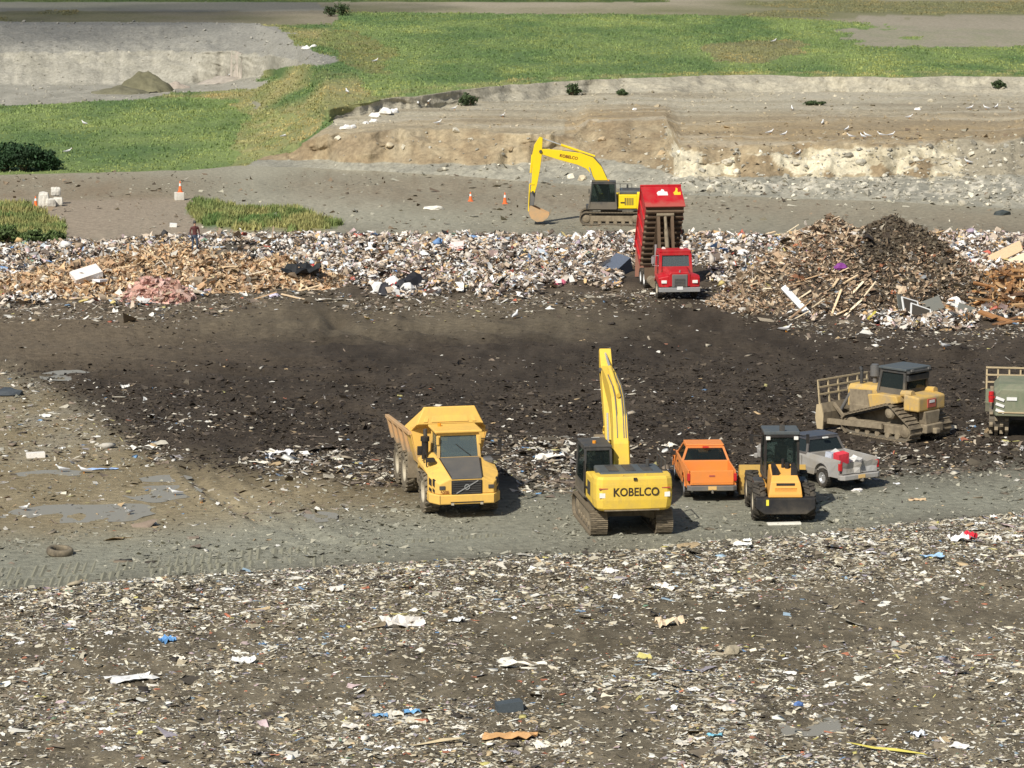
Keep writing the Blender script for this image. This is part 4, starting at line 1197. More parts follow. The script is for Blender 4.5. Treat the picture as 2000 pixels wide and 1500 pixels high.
# ---------------------------------------------------------------- pickup trucks
def make_pickup(label, body_mat, roof_mat, glass_mat, bumper_mat, dented=False):
    root = empty('pickup_truck')
    tag(root, label, 'pickup truck')
    yr, yf, wr = -1.65, 1.80, .38
    def arch(yc, r, z0, n=9):
        return [(yc - r * math.cos(math.pi * k / (n - 1)), z0 + r * math.sin(math.pi * k / (n - 1))) for k in range(n)]
    for s_ in (-1, 1):
        low = [(-2.68, .52)] + arch(yr, .47, .50) + [(-1.1, .42), (1.2, .42)] + arch(yf, .47, .50) + [(2.72, .52)]
        upp = [(2.78, .85), (2.62, 1.06), (1.25, 1.16), (-.62, 1.22), (-2.74, 1.22)]
        q = MB()
        poly = low + upp
        n = len(poly)
        out = [(s_ * (.98 - (.06 if z > 1.0 else .0) * ((z - 1.0) / .22) - (.03 if z < .6 else 0) - (.10 * max(0, y - 2.2))), y, z) for y, z in poly]
        inn = [(s_ * .86, y, z) for y, z in poly]
        q.add(out + inn, [tuple(range(n)), tuple(range(2 * n - 1, n - 1, -1))] + [(k, k + n, (k + 1) % n + n, (k + 1) % n) for k in range(n)])
        side = q.build('side_panel', body_mat, root, .012)
        for y in (-.35, .30, .30 + .95):
            m = MB(); m.box(min(s_ * .975, s_ * .984), max(s_ * .975, s_ * .984), y - .006, y + .006, .5, 1.08); m.build('panel_gap', M['black'], side)
        m = MB(); m.box(min(s_ * .97, s_ * 1.0), max(s_ * .97, s_ * 1.0), .36, .52, .98, 1.03); m.build('door_handle', M['black'], side)
        for y in (yr, yf):
            make_wheel(root, s_ * .84, y, wr, .25, M['rubber'], M['chrome'], 24, s_, .012, .60, chevron=False, n=22)
            m = MB(); pts = arch(y, .50, .50, 11); m.prism(m.shell(pts, -.035), 'x', min(s_ * .86, s_ * .988), max(s_ * .86, s_ * .988)); m.build('wheel_arch', body_mat, root)
        m = MB(); m.box(s_ * .89 - .055, s_ * .89 + .055, -2.80, -2.66, .82, 1.10); m.build('tail_light', M['lamp_red'], root, .01)
        m = MB(); m.box(min(s_ * .98, s_ * 1.18), max(s_ * .98, s_ * 1.18), 1.02, 1.10, 1.12, 1.30); m.build('wing_mirror', M['black'], root, .02)
        m = MB(); m.box(s_ * .70 - .16, s_ * .70 + .16, 2.70, 2.82, .78, .95); m.build('headlight', M['lamp_white'], root, .01)
    # hood and nose
    q = MB(); q.loft([[(-.9, 1.15, .8), (.9, 1.15, .8), (.9, 1.15, 1.14), (.5, 1.15, 1.20), (-.5, 1.15, 1.20), (-.9, 1.15, 1.14)],
                      [(-.86, 2.60, .6), (.86, 2.60, .6), (.86, 2.60, 1.02), (.5, 2.60, 1.07), (-.5, 2.60, 1.07), (-.86, 2.60, 1.02)],
                      [(-.80, 2.76, .6), (.80, 2.76, .6), (.80, 2.76, .84), (.5, 2.76, .9), (-.5, 2.76, .9), (-.80, 2.76, .84)]])
    q.build('hood', body_mat, root, .02)
    q = MB(); q.box(-.52, .52, 2.76, 2.80, .62, .90); q.build('grille', M['black'], root)
    for y0, y1, nm in ((2.74, 2.92, 'front_bumper'),):
        q = MB(); q.box(-.96, .96, y0, y1, .45, .64); q.build(nm, bumper_mat, root, .03)
    # rear bumper
    q = MB(); q.prism([(-.95, -2.66), (-.95, -2.84), (-.8, -2.95), (.8, -2.95), (.95, -2.84), (.95, -2.66)], 'z', .46, .64); rb = q.build('rear_bumper', bumper_mat, root, .02)
    q = MB(); q.box(-.16, .16, -2.965, -2.945, .50, .64); q.build('number_plate', M['plate'], rb)
    q = MB(); q.bar((0, -2.7, .42), (0, -3.05, .42), .07, .07); q.cyl((0, -3.03, .42), (0, -3.03, .52), .03); q.build('tow_hitch', M['grey'], root)
    # tailgate, bed
    q = MB()
    if dented:
        pts0, pts1 = [], []
        for k in range(9):
            x = -.83 + 1.66 * k / 8
            d = .10 * math.sin(k * 1.9) + .05 * math.cos(k * 3.1)
            pts0.append((x, -2.78 - d * .4, .68)); pts1.append((x, -2.80 - d, 1.18 - .10 * abs(math.sin(k * 1.3))))
        for k in range(8):
            a, b, c_, d_ = pts0[k], pts0[k + 1], pts1[k + 1], pts1[k]
            mid = lambda p, q_: ((p[0] + q_[0]) / 2, (p[1] + q_[1]) / 2 + .06, (p[2] + q_[2]) / 2)
            e, f = mid(a, d_), mid(b, c_)
            q.add([a, b, f, e, c_, d_], [(0, 1, 2, 3), (3, 2, 4, 5)])
            q.add([(p[0], p[1] + .04, p[2]) for p in (a, b, f, e, c_, d_)], [(3, 2, 1, 0), (5, 4, 2, 3)])
        tg = q.build('dented_tailgate', body_mat, root)
    else:
        q.box(-.83, .83, -2.78, -2.70, .66, 1.21); tg = q.build('tailgate', body_mat, root, .02)
        m = MB(); m.box(-.78, .78, -2.79, -2.775, .74, .78); m.build('tailgate_crease', body_mat, tg)
        m = MB(); m.box(-.11, .11, -2.795, -2.775, .98, 1.04); m.build('tailgate_handle', M['dusty_red'], tg)
    q = MB(); q.box(-.86, .86, -2.70, -.62, .62, .68); q.build('bed_floor', body_mat, root)
    q = MB(); q.box(-.86, .86, -.70, -.62, .66, 1.20); q.build('bed_front_wall', body_mat, root, .01)
    for s_ in (-1, 1):
        q = MB(); q.box(s_ * .70 - .16, s_ * .70 + .16, -2.05, -1.25, .66, .90); q.build('wheel_tub', body_mat, root, .05)
    q = MB(); q.box(-.84, .84, -.6, 1.15, .45, .62); q.build('cab_floor', M['black'], root)
    q = MB(); q.box(-.6, .6, -2.6, 2.5, .36, .48); q.build('chassis', M['black'], root)
    # cab greenhouse
    c = cab_box(root, (-.90, .90, -.58, 1.22, 1.17), (-.70, .70, -.40, .62, 1.70), body_mat if roof_mat is body_mat else roof_mat, glass_mat, roof_mat, .085, .06, .035)
    for s_ in (-1, 1):
        seat(c, s_ * .42, .15, -.45, M['dark'])
    m = MB(); m.box(-.8, .8, .55, .85, -.25, -.02); m.build('dashboard', M['dark'], c, .03)
    q = MB(); q.box(-.12, .12, -.60, -.52, 1.70, 1.75); q.build('high_brake_light', M['lamp_red'] if not dented else M['lamp_white'], root)
    return root


# ---------------------------------------------------------------- bulldozer
def make_dozer():
    Yd = M['yellow_dozer']
    root = empty('bulldozer')
    tag(root, 'mud-caked yellow bulldozer with dark cab and railed rack on its blade', 'bulldozer')
    for s_ in (-1, 1):
        make_track(root, 1.06 * s_, [(1.62, .48, .46), (-1.45, .48, .46), (-.55, 1.20, .40)], .80, 40, M['track_steel'], M['mud_steel'], 1, .07)
    m = MB(); m.box(-.62, .62, -1.5, 2.3, .55, 1.25); m.build('hull', M['mud_steel'], root, .04)
    # engine hood
    m = MB(); m.loft([[(-.58, .55, 1.2), (.58, .55, 1.2), (.58, .55, 2.05), (.42, .55, 2.22), (-.42, .55, 2.22), (-.58, .55, 2.05)],
                      [(-.56, 2.45, 1.1), (.56, 2.45, 1.1), (.56, 2.45, 1.95), (.42, 2.45, 2.12), (-.42, 2.45, 2.12), (-.56, 2.45, 1.95)]])
    hood = m.build('engine_hood', Yd, root, .05)
    for s_ in (-1, 1):
        m = MB(); m.prism([(1.0, 1.25), (2.3, 1.2), (2.3, 1.9), (1.0, 1.98)], 'x', s_ * .575 - .02, s_ * .575 + .03 * s_); m.build('engine_side_door', M['mud_steel'], hood)
        m = MB(); m.prism([(-.4, 1.55), (.6, 1.3), (.75, 1.9), (.2, 2.0), (-.9, 2.0), (-1.0, 1.7)], 'x', min(s_ * .6, s_ * 1.25), max(s_ * .6, s_ * 1.25)); m.build('fender', Yd, root, .05)
    m = MB(); m.cyl((.2, 1.5, 2.1), (.2, 1.5, 2.55), .10, n=12); m.cyl((.2, 1.5, 2.5), (.2, 1.5, 2.95), .22, n=16); m.cyl((.2, 1.5, 2.95), (.2, 1.5, 3.03), .17, n=16); m.build('pre_cleaner', M['grey'], root)
    m = MB(); m.cyl((-.25, 1.9, 2.1), (-.25, 1.9, 2.75), .08, n=10); m.cyl((-.25, 1.9, 2.75), (-.25, 2.0, 2.9), .08, n=10); m.build('exhaust_stack', M['dark'], root)
    # fuel tank and rear
    m = MB(); m.loft([[(-.95, -1.95, 1.35), (.95, -1.95, 1.35), (.95, -1.95, 2.0), (-.95, -1.95, 2.0)], [(-1.0, -1.1, 1.35), (1.0, -1.1, 1.35), (1.0, -1.1, 2.12), (-1.0, -1.1, 2.12)]])
    m.build('fuel_tank', Yd, root, .09, seg=3)
    m = MB(); m.box(-.35, .25, -1.985, -1.93, 1.5, 1.9); m.build('rear_hatch', M['dusty_red'], root, .02)
    m = MB(); m.box(-.22, .12, -2.0, -1.97, 1.72, 1.84); m.build('warning_plate', M['white'], root)
    for s_ in (-1, 1):
        m = MB(); m.cyl((s_ * .8, -.9, 2.08), (s_ * .8, -1.5, 2.12), .16, n=12); m.build('filter_canister', Yd, root)
    m = MB(); m.prism([(-.55, 1.35), (.55, 1.35), (.45, .75), (-.45, .75)], 'y', -2.0, -1.6); m.box(-.6, .6, -2.15, -1.5, .38, .78); m.box(-.16, .16, -2.35, -2.1, .35, .6); m.build('ripper_mount', M['mud_steel'], root, .05)
    # cab
    c = cab_box(root, (-.78, .78, -1.0, .5, 2.0), (-.74, .74, -1.0, .30, 3.02), M['dark'], M['darkglass'], M['slate'], .13, .12, .14, sill=2.25)
    seat(c, 0, -.1, .15, M['black'])
    m = MB(); m.box(-.82, .82, -1.28, -1.1, 2.98, 3.1); m.box(-.75, .75, -1.18, -1.05, 2.62, 2.9); m.build('roof_visor', M['dark'], root, .03)
    for s_ in (-1, 1):
        m = MB(); m.box(s_ * .6 - .08, s_ * .6 + .08, -1.32, -1.24, 3.08, 3.18); m.build('work_lamp', M['grey'], root)
    m = MB(); m.tube([(-.5, .4, 3.15), (-.5, .4, 3.5)], .015, 5); m.build('antenna', M['black'], root)
    # blade with rack
    b = empty('blade', (0, 3.1, 0), 0, root)
    m = MB(); pr = [(.0, .12), (-.16, .45), (-.18, .85), (-.02, 1.25)]
    m.prism(m.shell(pr, .09), 'x', -1.75, 1.75); m.build('blade_plate', M['mud_steel'], b)
    for s_ in (-1, 1):
        m = MB(); m.prism([(-.22, .1), (.1, .1), (.22, .6), (.15, 1.2), (-.12, 1.25), (-.26, .7)], 'x', s_ * 1.75 - .03, s_ * 1.75 + .03); m.build('end_plate', M['rack'], b)
    for k in range(6):
        x = -1.72 + 3.44 * k / 5
        m = MB(); m.bar((x, .0, 1.15), (x, .14, 2.30), .07, .06); m.build('rack_post', M['rack'], b)
    for z in (1.66, 1.98, 2.30):
        m = MB(); y = (z - 1.15) / 1.15 * .14 - .02; m.bar((-1.76, y, z), (1.76, y, z), .055, .07); m.build('rack_rail', M['rack'], b)
    for s_ in (-1, 1):
        m = MB(); m.bar((s_ * 1.42, -.3, .6), (s_ * 1.42, 2.9, .45), .14, .24); m.build('push_arm', M['mud_steel'], root)
        m = MB(); m.cyl((s_ * .5, 2.3, 1.75), (s_ * .55, 2.9, .75), .08); m.build('lift_ram', M['grey'], root)
        m = MB(); m.bar((s_ * 1.0, 2.88, 1.2), (s_ * 1.3, 1.9, .6), .12, .12); m.build('tilt_brace', M['mud_steel'], root)
    return root


# ---------------------------------------------------------------- landfill compactor (green)
def make_compactor():
    G = M['green']
    root = empty('landfill_compactor')
    tag(root, 'olive green landfill compactor with white striped rear corner and tan blade rack', 'compactor')
    for s_ in (-1, 1):
        for y in (-1.6, 1.6):
            e = empty('steel_wheel', (s_ * 1.15, y, .78), 0, root)
            m = MB(); m.lathe_x([(.66, -.42), (.66, .42), (.5, .42), (.2, .3), (.001, .3), (.001, -.3), (.2, -.3), (.5, -.42)], 0, 0, 22); m.build('drum', M['dark'], e)
            ck = MB(); ck.prism([(-.1, .0), (.1, .0), (.05, .14), (-.05, .14)], 'x', -.07, .07); me = ck.mesh('cleat', M['mud_steel'])
            for r_ in range(4):
                for k in range(9):
                    a = 2 * math.pi * (k + .5 * (r_ % 2)) / 9
                    inst(me, 'cleat', e, (-.33 + .22 * r_, .65 * math.cos(a), .65 * math.sin(a)), (a - math.pi / 2, 0, 0))
    m = MB(); m.box(-.75, .75, -2.2, 2.4, .75, 1.2); m.build('chassis', M['dark'], root, .03)
    m = MB(); m.loft([[(-1.30, -2.75, 1.0), (1.30, -2.75, 1.0), (1.30, -2.75, 1.95), (1.1, -2.70, 2.15), (-1.1, -2.70, 2.15), (-1.30, -2.75, 1.95)],
                      [(-1.40, -2.2, .95), (1.40, -2.2, .95), (1.40, -2.2, 2.05), (1.15, -2.2, 2.30), (-1.15, -2.2, 2.30), (-1.40, -2.2, 2.05)],
                      [(-1.40, -.2, 1.15), (1.40, -.2, 1.15), (1.40, -.2, 2.05), (1.15, -.2, 2.35), (-1.15, -.2, 2.35), (-1.40, -.2, 2.05)]])
    h = m.build('rear_hood', G, root, .04)
    for k in range(3):
        z = 1.16 + k * .26
        m = MB(); m.bar((-1.30, -2.78, z + .12), (-.95, -2.78, z), .12, .02, up=(0, 1, 0)); m.build('white_stripe', M['white'], h)
        m = MB(); m.bar((1.30, -2.78, z + .12), (.95, -2.78, z), .12, .02, up=(0, 1, 0)); m.build('white_stripe', M['white'], h)
    m = MB(); m.box(-.85, -.42, -2.775, -2.74, 1.68, 1.82); m.build('pale_decal', M['white'], h)
    m = MB(); m.box(-1.2, 1.2, -2.80, -2.74, 1.14, 1.19); m.build('lower_trim', M['rack'], h)
    for s_ in (-1, 1):
        m = MB(); m.cyl((s_ * 1.50, -2.45, 1.55), (s_ * 1.50, -2.45, 1.68), .11, n=12); m.cyl((s_ * 1.50, -2.45, 1.70), (s_ * 1.50, -2.45, 1.83), .12, n=12); m.cyl((s_ * 1.50, -2.45, 1.85), (s_ * 1.50, -2.45, 2.0), .11, n=12)
        m.box(min(s_ * 1.36, s_ * 1.5), max(s_ * 1.36, s_ * 1.5), -2.47, -2.43, 1.72, 1.80); m.build('red_lamp', M['lamp_red'], root)
    c = cab_box(root, (.12, 1.30, -.1, 1.5, 1.6), (.14, 1.28, -.05, 1.4, 3.25), M['dark'], M['darkglass'], G, .12, .14, .12, sill=2.0)
    seat(c, 0, -.1, .35, M['black'])
    b = empty('blade', (0, 3.3, 0), 0, root)
    m = MB(); m.prism(m.shell([(0, .2), (-.15, .6), (-.1, 1.2)], .08), 'x', -1.75, 1.75); m.build('blade_plate', G, b)
    for k in range(8):
        x = -1.72 + 3.44 * k / 7
        m = MB(); m.bar((x, -.1, 1.15), (x, .0, 2.15), .07, .06); m.build('rack_post', M['rack'], b)
    for z in (1.5, 1.82, 2.15):
        m = MB(); m.bar((-1.76, -.06, z), (1.76, -.06, z), .055, .07); m.build('rack_rail', M['rack'], b)
    m = MB(); m.bar((-.9, 1.5, .9), (-.9, 3.2, .6), .16, .24); m.bar((.9, 1.5, .9), (.9, 3.2, .6), .16, .24); m.build('push_arm', G, root)
    return root


# ---------------------------------------------------------------- red tipper truck
def make_tipper(tilt):
    R_ = M['red']
    root = empty('tipper_truck')
    tag(root, 'red tipper truck with its tall box raised to dump', 'dump truck')
    # origin: front axle at y=0, cab faces +y
    for y in (0.0,):
        for s_ in (-1, 1):
            make_wheel(root, s_ * 1.0, y, .52, .30, M['rubber'], M['rim'], 24, s_, .015, .55, chevron=False, n=20)
    for y in (-4.2, -5.4):
        for s_ in (-1, 1):
            make_wheel(root, s_ * .92, y, .52, .55, M['rubber'], M['white'], 24, s_, .015, .58, chevron=False, n=20)
        m = MB(); m.cyl((-.8, y, .52), (.8, y, .52), .12); m.build('axle', M['dark'], root)
    m = MB(); m.box(-.48, -.36, -6.3, 1.0, .62, .92); m.box(.36, .48, -6.3, 1.0, .62, .92); m.build('chassis', M['dark'], root)
    m = MB(); m.cyl((-.9, 0, .5), (.9, 0, .5), .09); m.build('axle', M['dark'], root)
    # nose
    m = MB(); m.loft([[(-.60, 1.05, .75), (.60, 1.05, .75), (.62, 1.05, 1.42), (.50, 1.05, 1.56), (-.50, 1.05, 1.56), (-.62, 1.05, 1.42)],
                      [(-.72, -.25, .9), (.72, -.25, .9), (.78, -.25, 1.55), (.62, -.25, 1.74), (-.62, -.25, 1.74), (-.78, -.25, 1.55)]])
    hood = m.build('hood', R_, root, .05, seg=3)
    m = MB(); m.box(-.44, .44, 1.03, 1.10, .72, 1.44); g = m.build('grille_surround', M['grey'], root, .04)
    m = MB(); m.box(-.30, .30, 1.09, 1.115, .74, 1.20); m.build('grille', M['dark'], g)
    for k in range(5):
        m = MB(); m.box(-.30, .30, 1.115, 1.13, .78 + k * .085, .80 + k * .085); m.build('grille_slat', M['grey'], g)
    m = MB(); m.cyl((0, 1.02, 1.56), (0, 1.06, 1.68), .05, .03, n=8); m.build('hood_ornament', M['chrome'], hood)
    for s_ in (-1, 1):
        m = MB(); m.loft([[(s_ * .58, 1.02, .70), (s_ * 1.16, .92, .70), (s_ * 1.18, .92, 1.22), (s_ * .60, 1.02, 1.36)], [(s_ * .60, .62, .9), (s_ * 1.2, .62, .9), (s_ * 1.2, .62, 1.32), (s_ * .62, .62, 1.46)],
                          [(s_ * .62, -.1, 1.08), (s_ * 1.2, -.1, 1.08), (s_ * 1.2, -.1, 1.30), (s_ * .66, -.1, 1.50)], [(s_ * .62, -.62, .85), (s_ * 1.18, -.62, .85), (s_ * 1.18, -.62, .95), (s_ * .66, -.62, 1.1)]])
        m.build('fender', R_, root, .05, seg=3)
        m = MB(); m.box(s_ * .88 - .15, s_ * .88 + .15, .95, 1.045, .93, 1.10); m.build('headlight', M['lamp_white'], root, .02)
        m = MB(); m.cyl((s_ * .52, -1.45, 2.62), (s_ * .52, -1.25, 2.62), .10, n=10); m.build('roof_lamp', M['lamp_white'], root)
        m = MB(); m.tube([(s_ * .85, -.75, 2.3), (s_ * 1.25, -.7, 2.3), (s_ * 1.25, -.7, 1.75), (s_ * .85, -.75, 1.7)], .02, 6); m.box(s_ * 1.25 - .08, s_ * 1.25 + .08, -.74, -.69, 1.85, 2.25); m.build('wing_mirror', M['chrome'], root)
        m = MB(); m.cyl((s_ * .95, -1.9, .62), (s_ * .95, -2.9, .62), .28, n=16); m.build('fuel_tank', M['mud_steel'], root)
        m = MB(); m.cyl((s_ * .88, -1.85, .9), (s_ * .88, -1.85, 2.8), .07, n=10); m.build('exhaust_stack', M['chrome'], root)
        m = MB(); m.box(s_ * .9 - .32, s_ * .9 + .32, -3.75, -3.68, .55, 1.25); m.build('mud_flap', M['rib'], root, .01)
    m = MB(); m.prism([(-1.2, .95), (-1.15, 1.12), (1.15, 1.12), (1.2, .95)], 'z', .45, .70); bm_ = m.build('front_bumper', M['chrome'], root, .02)
    m = MB(); m.box(-.17, .17, 1.12, 1.14, .58, .76); m.build('number_plate', M['white'], bm_)
    c = cab_box(root, (-.90, .90, -1.65, -.30, 1.1), (-.84, .84, -1.60, -.50, 2.42), R_, M['windscreen'], R_, .16, .12, .05, sill=1.72, sill_mat=R_)
    seat(c, .4, -.2, .5, M['dark']); seat(c, -.4, -.2, .5, M['dark'])
    # raised box: hinge at the tail
    hinge = empty('tipping_box', (0, -5.8, 1.05), 0, root)
    hinge.rotation_euler = (tilt, 0, 0)
    LB, WB, HB = 4.15, 1.10, 2.05
    m = MB(); m.box(-WB, WB, -.1, LB, .22, .30); m.build('box_floor', M['rib'], hinge)
    for s_ in (-1, 1):
        m = MB(); m.box(min(s_ * WB, s_ * (WB - .06)), max(s_ * WB, s_ * (WB - .06)), -.15, LB, .22, HB); sd = m.build('side_wall', R_, hinge)
        for k in range(5):
            y = .3 + k * .95
            m = MB(); m.box(min(s_ * WB, s_ * (WB + .07)), max(s_ * WB, s_ * (WB + .07)), y, y + .12, .22, HB); m.build('side_post', R_, sd)
        m = MB(); m.box(min(s_ * (WB - .08), s_ * (WB + .09)), max(s_ * (WB - .08), s_ * (WB + .09)), -.15, LB + .08, HB, HB + .1); m.build('top_rail', R_, sd)
        m = MB(); m.box(s_ * .40 - .08, s_ * .40 + .08, -.1, LB - .4, .0, .22); m.build('long_sill', M['rib'], hinge)
    m = MB(); m.box(-WB - .07, WB + .07, LB, LB + .08, .12, HB + .06); fw = m.build('front_wall', R_, hinge, .02)
    m = MB(); m.box(-WB - .1, WB + .1, LB - .04, LB + .14, HB + .03, HB + .15); m.build('front_top_rail', R_, hinge, .02)
    rm = MB(); rm.box(-WB, WB, -.055, .055, .02, .22); me = rm.mesh('cross_member', M['rib'])
    for k in range(11):
        inst(me, 'cross_member', hinge, (0, .12 + k * .375, 0))
    # emblems on the front wall
    m = MB(); pts = [(-.30, -.14), (.30, -.14), (.33, .0), (.22, .1), (.08, .12), (.0, .22), (-.12, .18), (-.14, .08), (-.30, .06)]
    m.prism([(x, 1.42 + z * 1.7) for x, z in pts], 'y', LB + .082, LB + .095); m.build('white_emblem', M['white'], fw)
    m = MB(); pts = [(-.2, -.12), (.18, -.12), (.2, .02), (.10, .08), (.02, .2), (.0, .30), (-.10, .24), (-.05, .08), (-.10, .02), (-.22, .06)]
    m.prism([(-.85 + x, 1.42 + z * 1.7) for x, z in pts], 'y', LB + .082, LB + .095); m.build('yellow_emblem', M['emblem_yellow'], fw)
    # hoist: telescopic ram and scissor frame under the box
    a = Vector((0, -2.5, .95))
    Rt = Matrix.Rotation(tilt, 3, 'X')
    bpt = Vector((0, -5.8, 1.05)) + Rt @ Vector((0, 3.75, .0))
    d = bpt - a
    m = MB(); m.cyl(a, a + d * .45, .16, n=14); m.build('hoist_ram', M['rib'], root)
    m = MB(); m.cyl(a + d * .42, a + d * .75, .12, n=12); m.cyl(a + d * .72, bpt, .09, n=12); m.build('hoist_ram_stage', M['mud_steel'], root)
    for s_ in (-1, 1):
        p = Vector((s_ * .40, -3.2, .95)); q_ = Vector((s_ * .40, -5.8, 1.05)) + Rt @ Vector((0, 3.65, -.05))
        m = MB(); m.bar(p, q_, .16, .26); m.build('hoist_arm', M['rib'], root)
    m = MB(); pa = Rt @ Vector((0, 3.75, -.06)) + Vector((0, -5.8, 1.05)); m.cyl(pa + Vector((-.5, 0, 0)), pa + Vector((.5, 0, 0)), .1); m.build('hoist_shaft', M['mud_steel'], root)
    # tailgate hanging open from its top hinge
    tg = empty('tailgate', (0, -.12, HB), 0, hinge)
    tg.rotation_euler = (-tilt + math.radians(-4), 0, 0)
    m = MB(); m.box(-WB, WB, -.05, .03, -1.75, 0); m.build('gate_panel', M['dusty_red'], tg)
    for k in range(4):
        x = -WB + .1 + k * (2 * WB - .2) / 3
        m = MB(); m.box(x - .05, x + .05, -.11, -.05, -1.7, -.02); m.build('gate_post', M['dusty_red'], tg)
    return root


def place(root, px, py, yaw, z=None, pitch=0.0, roll=0.0, dz=0.0):
    X, Y, _ = unproject(px, py, 0.0)
    zz = float(ground_z([X], [Y])[0]) if z is None else z
    root.location = (float(X), float(Y), zz + dz)
    root.rotation_euler = (pitch, roll, math.radians(yaw))
    return root


D2R = math.radians
ex1 = make_excavator('yellow excavator with black lettering on its counterweight and boom folded high', M['yellow_dig'], (D2R(35), D2R(238), D2R(300)), ('rear',), M['mud_steel'], 0.0, -3.0)
place(ex1, 1214, 1024, 8)
ex2 = make_excavator('yellow excavator reaching its bucket to bare grey ground below the cliff', M['yellow_dig2'], (D2R(35), D2R(-79), D2R(-150)), ('boom',), M['tan_bed'], .95)
place(ex2, 1194, 440, 88)
dt = make_dump_truck(); place(dt, 896, 998, 191.5)
ld = make_loader(); place(ld, 1522, 1001, 1)
pk1 = make_pickup('bright orange pickup truck with empty bed parked beside yellow excavator', M['orange_pickup'], M['orange_pickup'], M['glass'], M['grey'])
place(pk1, 1374, 953, 3)
pk2 = make_pickup('dusty silver pickup truck with dented tailgate and dark roof', M['silver'], M['navy'], M['darkglass'], M['silver'], True)
place(pk2, 1594, 934, 31)
dz_ = make_dozer(); dz_.scale = (.95, .95, .95); place(dz_, 1752, 849, 44)
cp = make_compactor(); place(cp, 2003, 838, -9)
tp = make_tipper(D2R(60)); place(tp, 1321, 588, 187)
ICO_V, ICO_F = None, None
import bmesh as _bm
_b = _bm.new(); _bm.ops.create_icosphere(_b, subdivisions=2, radius=1)
ICO_V = np.array([v.co[:] for v in _b.verts]); ICO_F = np.array([[v.index for v in f.verts] for f in _b.faces]); _b.free()
# ---------------------------------------------------------------- refuse
TPL = {}
_g = [(x, y, 0) for y in (-1, 0, 1) for x in (-1, 0, 1)]
TPL['sheet'] = (np.array(_g, float), np.array([(a, a + 1, a + 4) for a in (0, 1, 3, 4)] + [(a, a + 4, a + 3) for a in (0, 1, 3, 4)]))
TPL['box'] = (np.array([(x, y, z) for z in (-1, 1) for y in (-1, 1) for x in (-1, 1)], float),
              np.array([(0, 2, 3), (0, 3, 1), (4, 5, 7), (4, 7, 6), (0, 1, 5), (0, 5, 4), (2, 6, 7), (2, 7, 3), (0, 4, 6), (0, 6, 2), (1, 3, 7), (1, 7, 5)]))
TPL['lump'] = (np.array([(1, 0, 0), (0, 1, 0), (-1, 0, 0), (0, -1, 0), (.6, .6, .75), (-.6, .6, .8), (-.6, -.6, .75), (.6, -.6, .8), (0, 0, 1.1), (0, 0, -.3)], float),
               np.array([(0, 1, 4), (1, 2, 5), (2, 3, 6), (3, 0, 7), (4, 1, 5), (5, 2, 6), (6, 3, 7), (7, 0, 4), (4, 5, 8), (5, 6, 8), (6, 7, 8), (7, 4, 8), (1, 0, 9), (2, 1, 9), (3, 2, 9), (0, 3, 9)]))
TPL['chip'] = (np.array([(-1, -.6, 0), (1, -.8, 0), (.8, .7, 0), (-.9, .8, 0)], float), np.array([(0, 1, 2), (0, 2, 3)]))
_s = [(-1 + .5 * k, y, 0) for y in (-1, 1) for k in range(5)]
TPL['strip'] = (np.array(_s, float), np.array([(k, k + 1, k + 6) for k in range(4)] + [(k, k + 6, k + 5) for k in range(4)]))


def pieces(kind, P, size, aspect, flat_, cols, tilt=0.35, jit_=0.35, yaw=None, lift=0.3):
    """N loose pieces of a kind at points P; size (N,), aspect (N,) y/x, flat_ (N,) z/x"""
    T, F = TPL[kind]
    N = len(P); nv = len(T)
    B = np.repeat(T[None], N, 0)
    J = rng.normal(0, 1, B.shape) * jit_
    if kind in ('sheet', 'chip'):
        J[..., 2] = rng.normal(0, .55, B.shape[:2])
    if kind == 'strip':
        J *= .4; J[..., 1] += (np.sin(T[:, 0] * 2.2)[None] * rng.normal(0, 1.2, (N, 1))); J[..., 2] = rng.normal(0, .4, B.shape[:2])
    if kind == 'box': J *= .15
    B = B + J
    B = B * np.stack([size, size * aspect, size * flat_], -1)[:, None, :]
    yaw = rng.uniform(0, 2 * math.pi, N) if yaw is None else yaw
    tx = rng.normal(0, tilt, N); ty = rng.normal(0, tilt, N)
    def rot(B, ang, i, j):
        c = np.cos(ang)[:, None]; s_ = np.sin(ang)[:, None]
        a = B[..., i] * c - B[..., j] * s_; b = B[..., i] * s_ + B[..., j] * c
        B = B.copy(); B[..., i] = a; B[..., j] = b
        return B
    B = rot(B, tx, 1, 2); B = rot(B, ty, 0, 2); B = rot(B, yaw, 0, 1)
    B[..., 2] += (size * flat_ * lift)[:, None]
    V = (B + P[:, None, :]).reshape(-1, 3)
    FF = (F[None] + (np.arange(N) * nv)[:, None, None]).reshape(-1, 3)
    CC = np.repeat(cols, nv, 0)
    return V, FF, CC


def merge(lst):
    V, F, C_ = [], [], []
    b = 0
    for v, f, c in lst:
        V.append(v); F.append(f + b); C_.append(c); b += len(v)
    return np.concatenate(V), np.concatenate(F), np.concatenate(C_)


def palette(N, pal, var=0.12, dusty=0.0, soil=(.17, .14, .095)):
    c = np.array([p[:3] for p in pal]); w = np.array([p[3] for p in pal]); w = w / w.sum()
    k = rng.choice(len(pal), N, p=w)
    c = c[k] * (1 + rng.normal(0, var, (N, 1)))
    if dusty > 0:                                       # soiled to different degrees
        d = np.clip(rng.beta(1.2, 1.6, (N, 1)) * dusty, 0, 1)
        c = c * (1 - d) + np.array(soil) * d
    return np.clip(c, .01, .85)


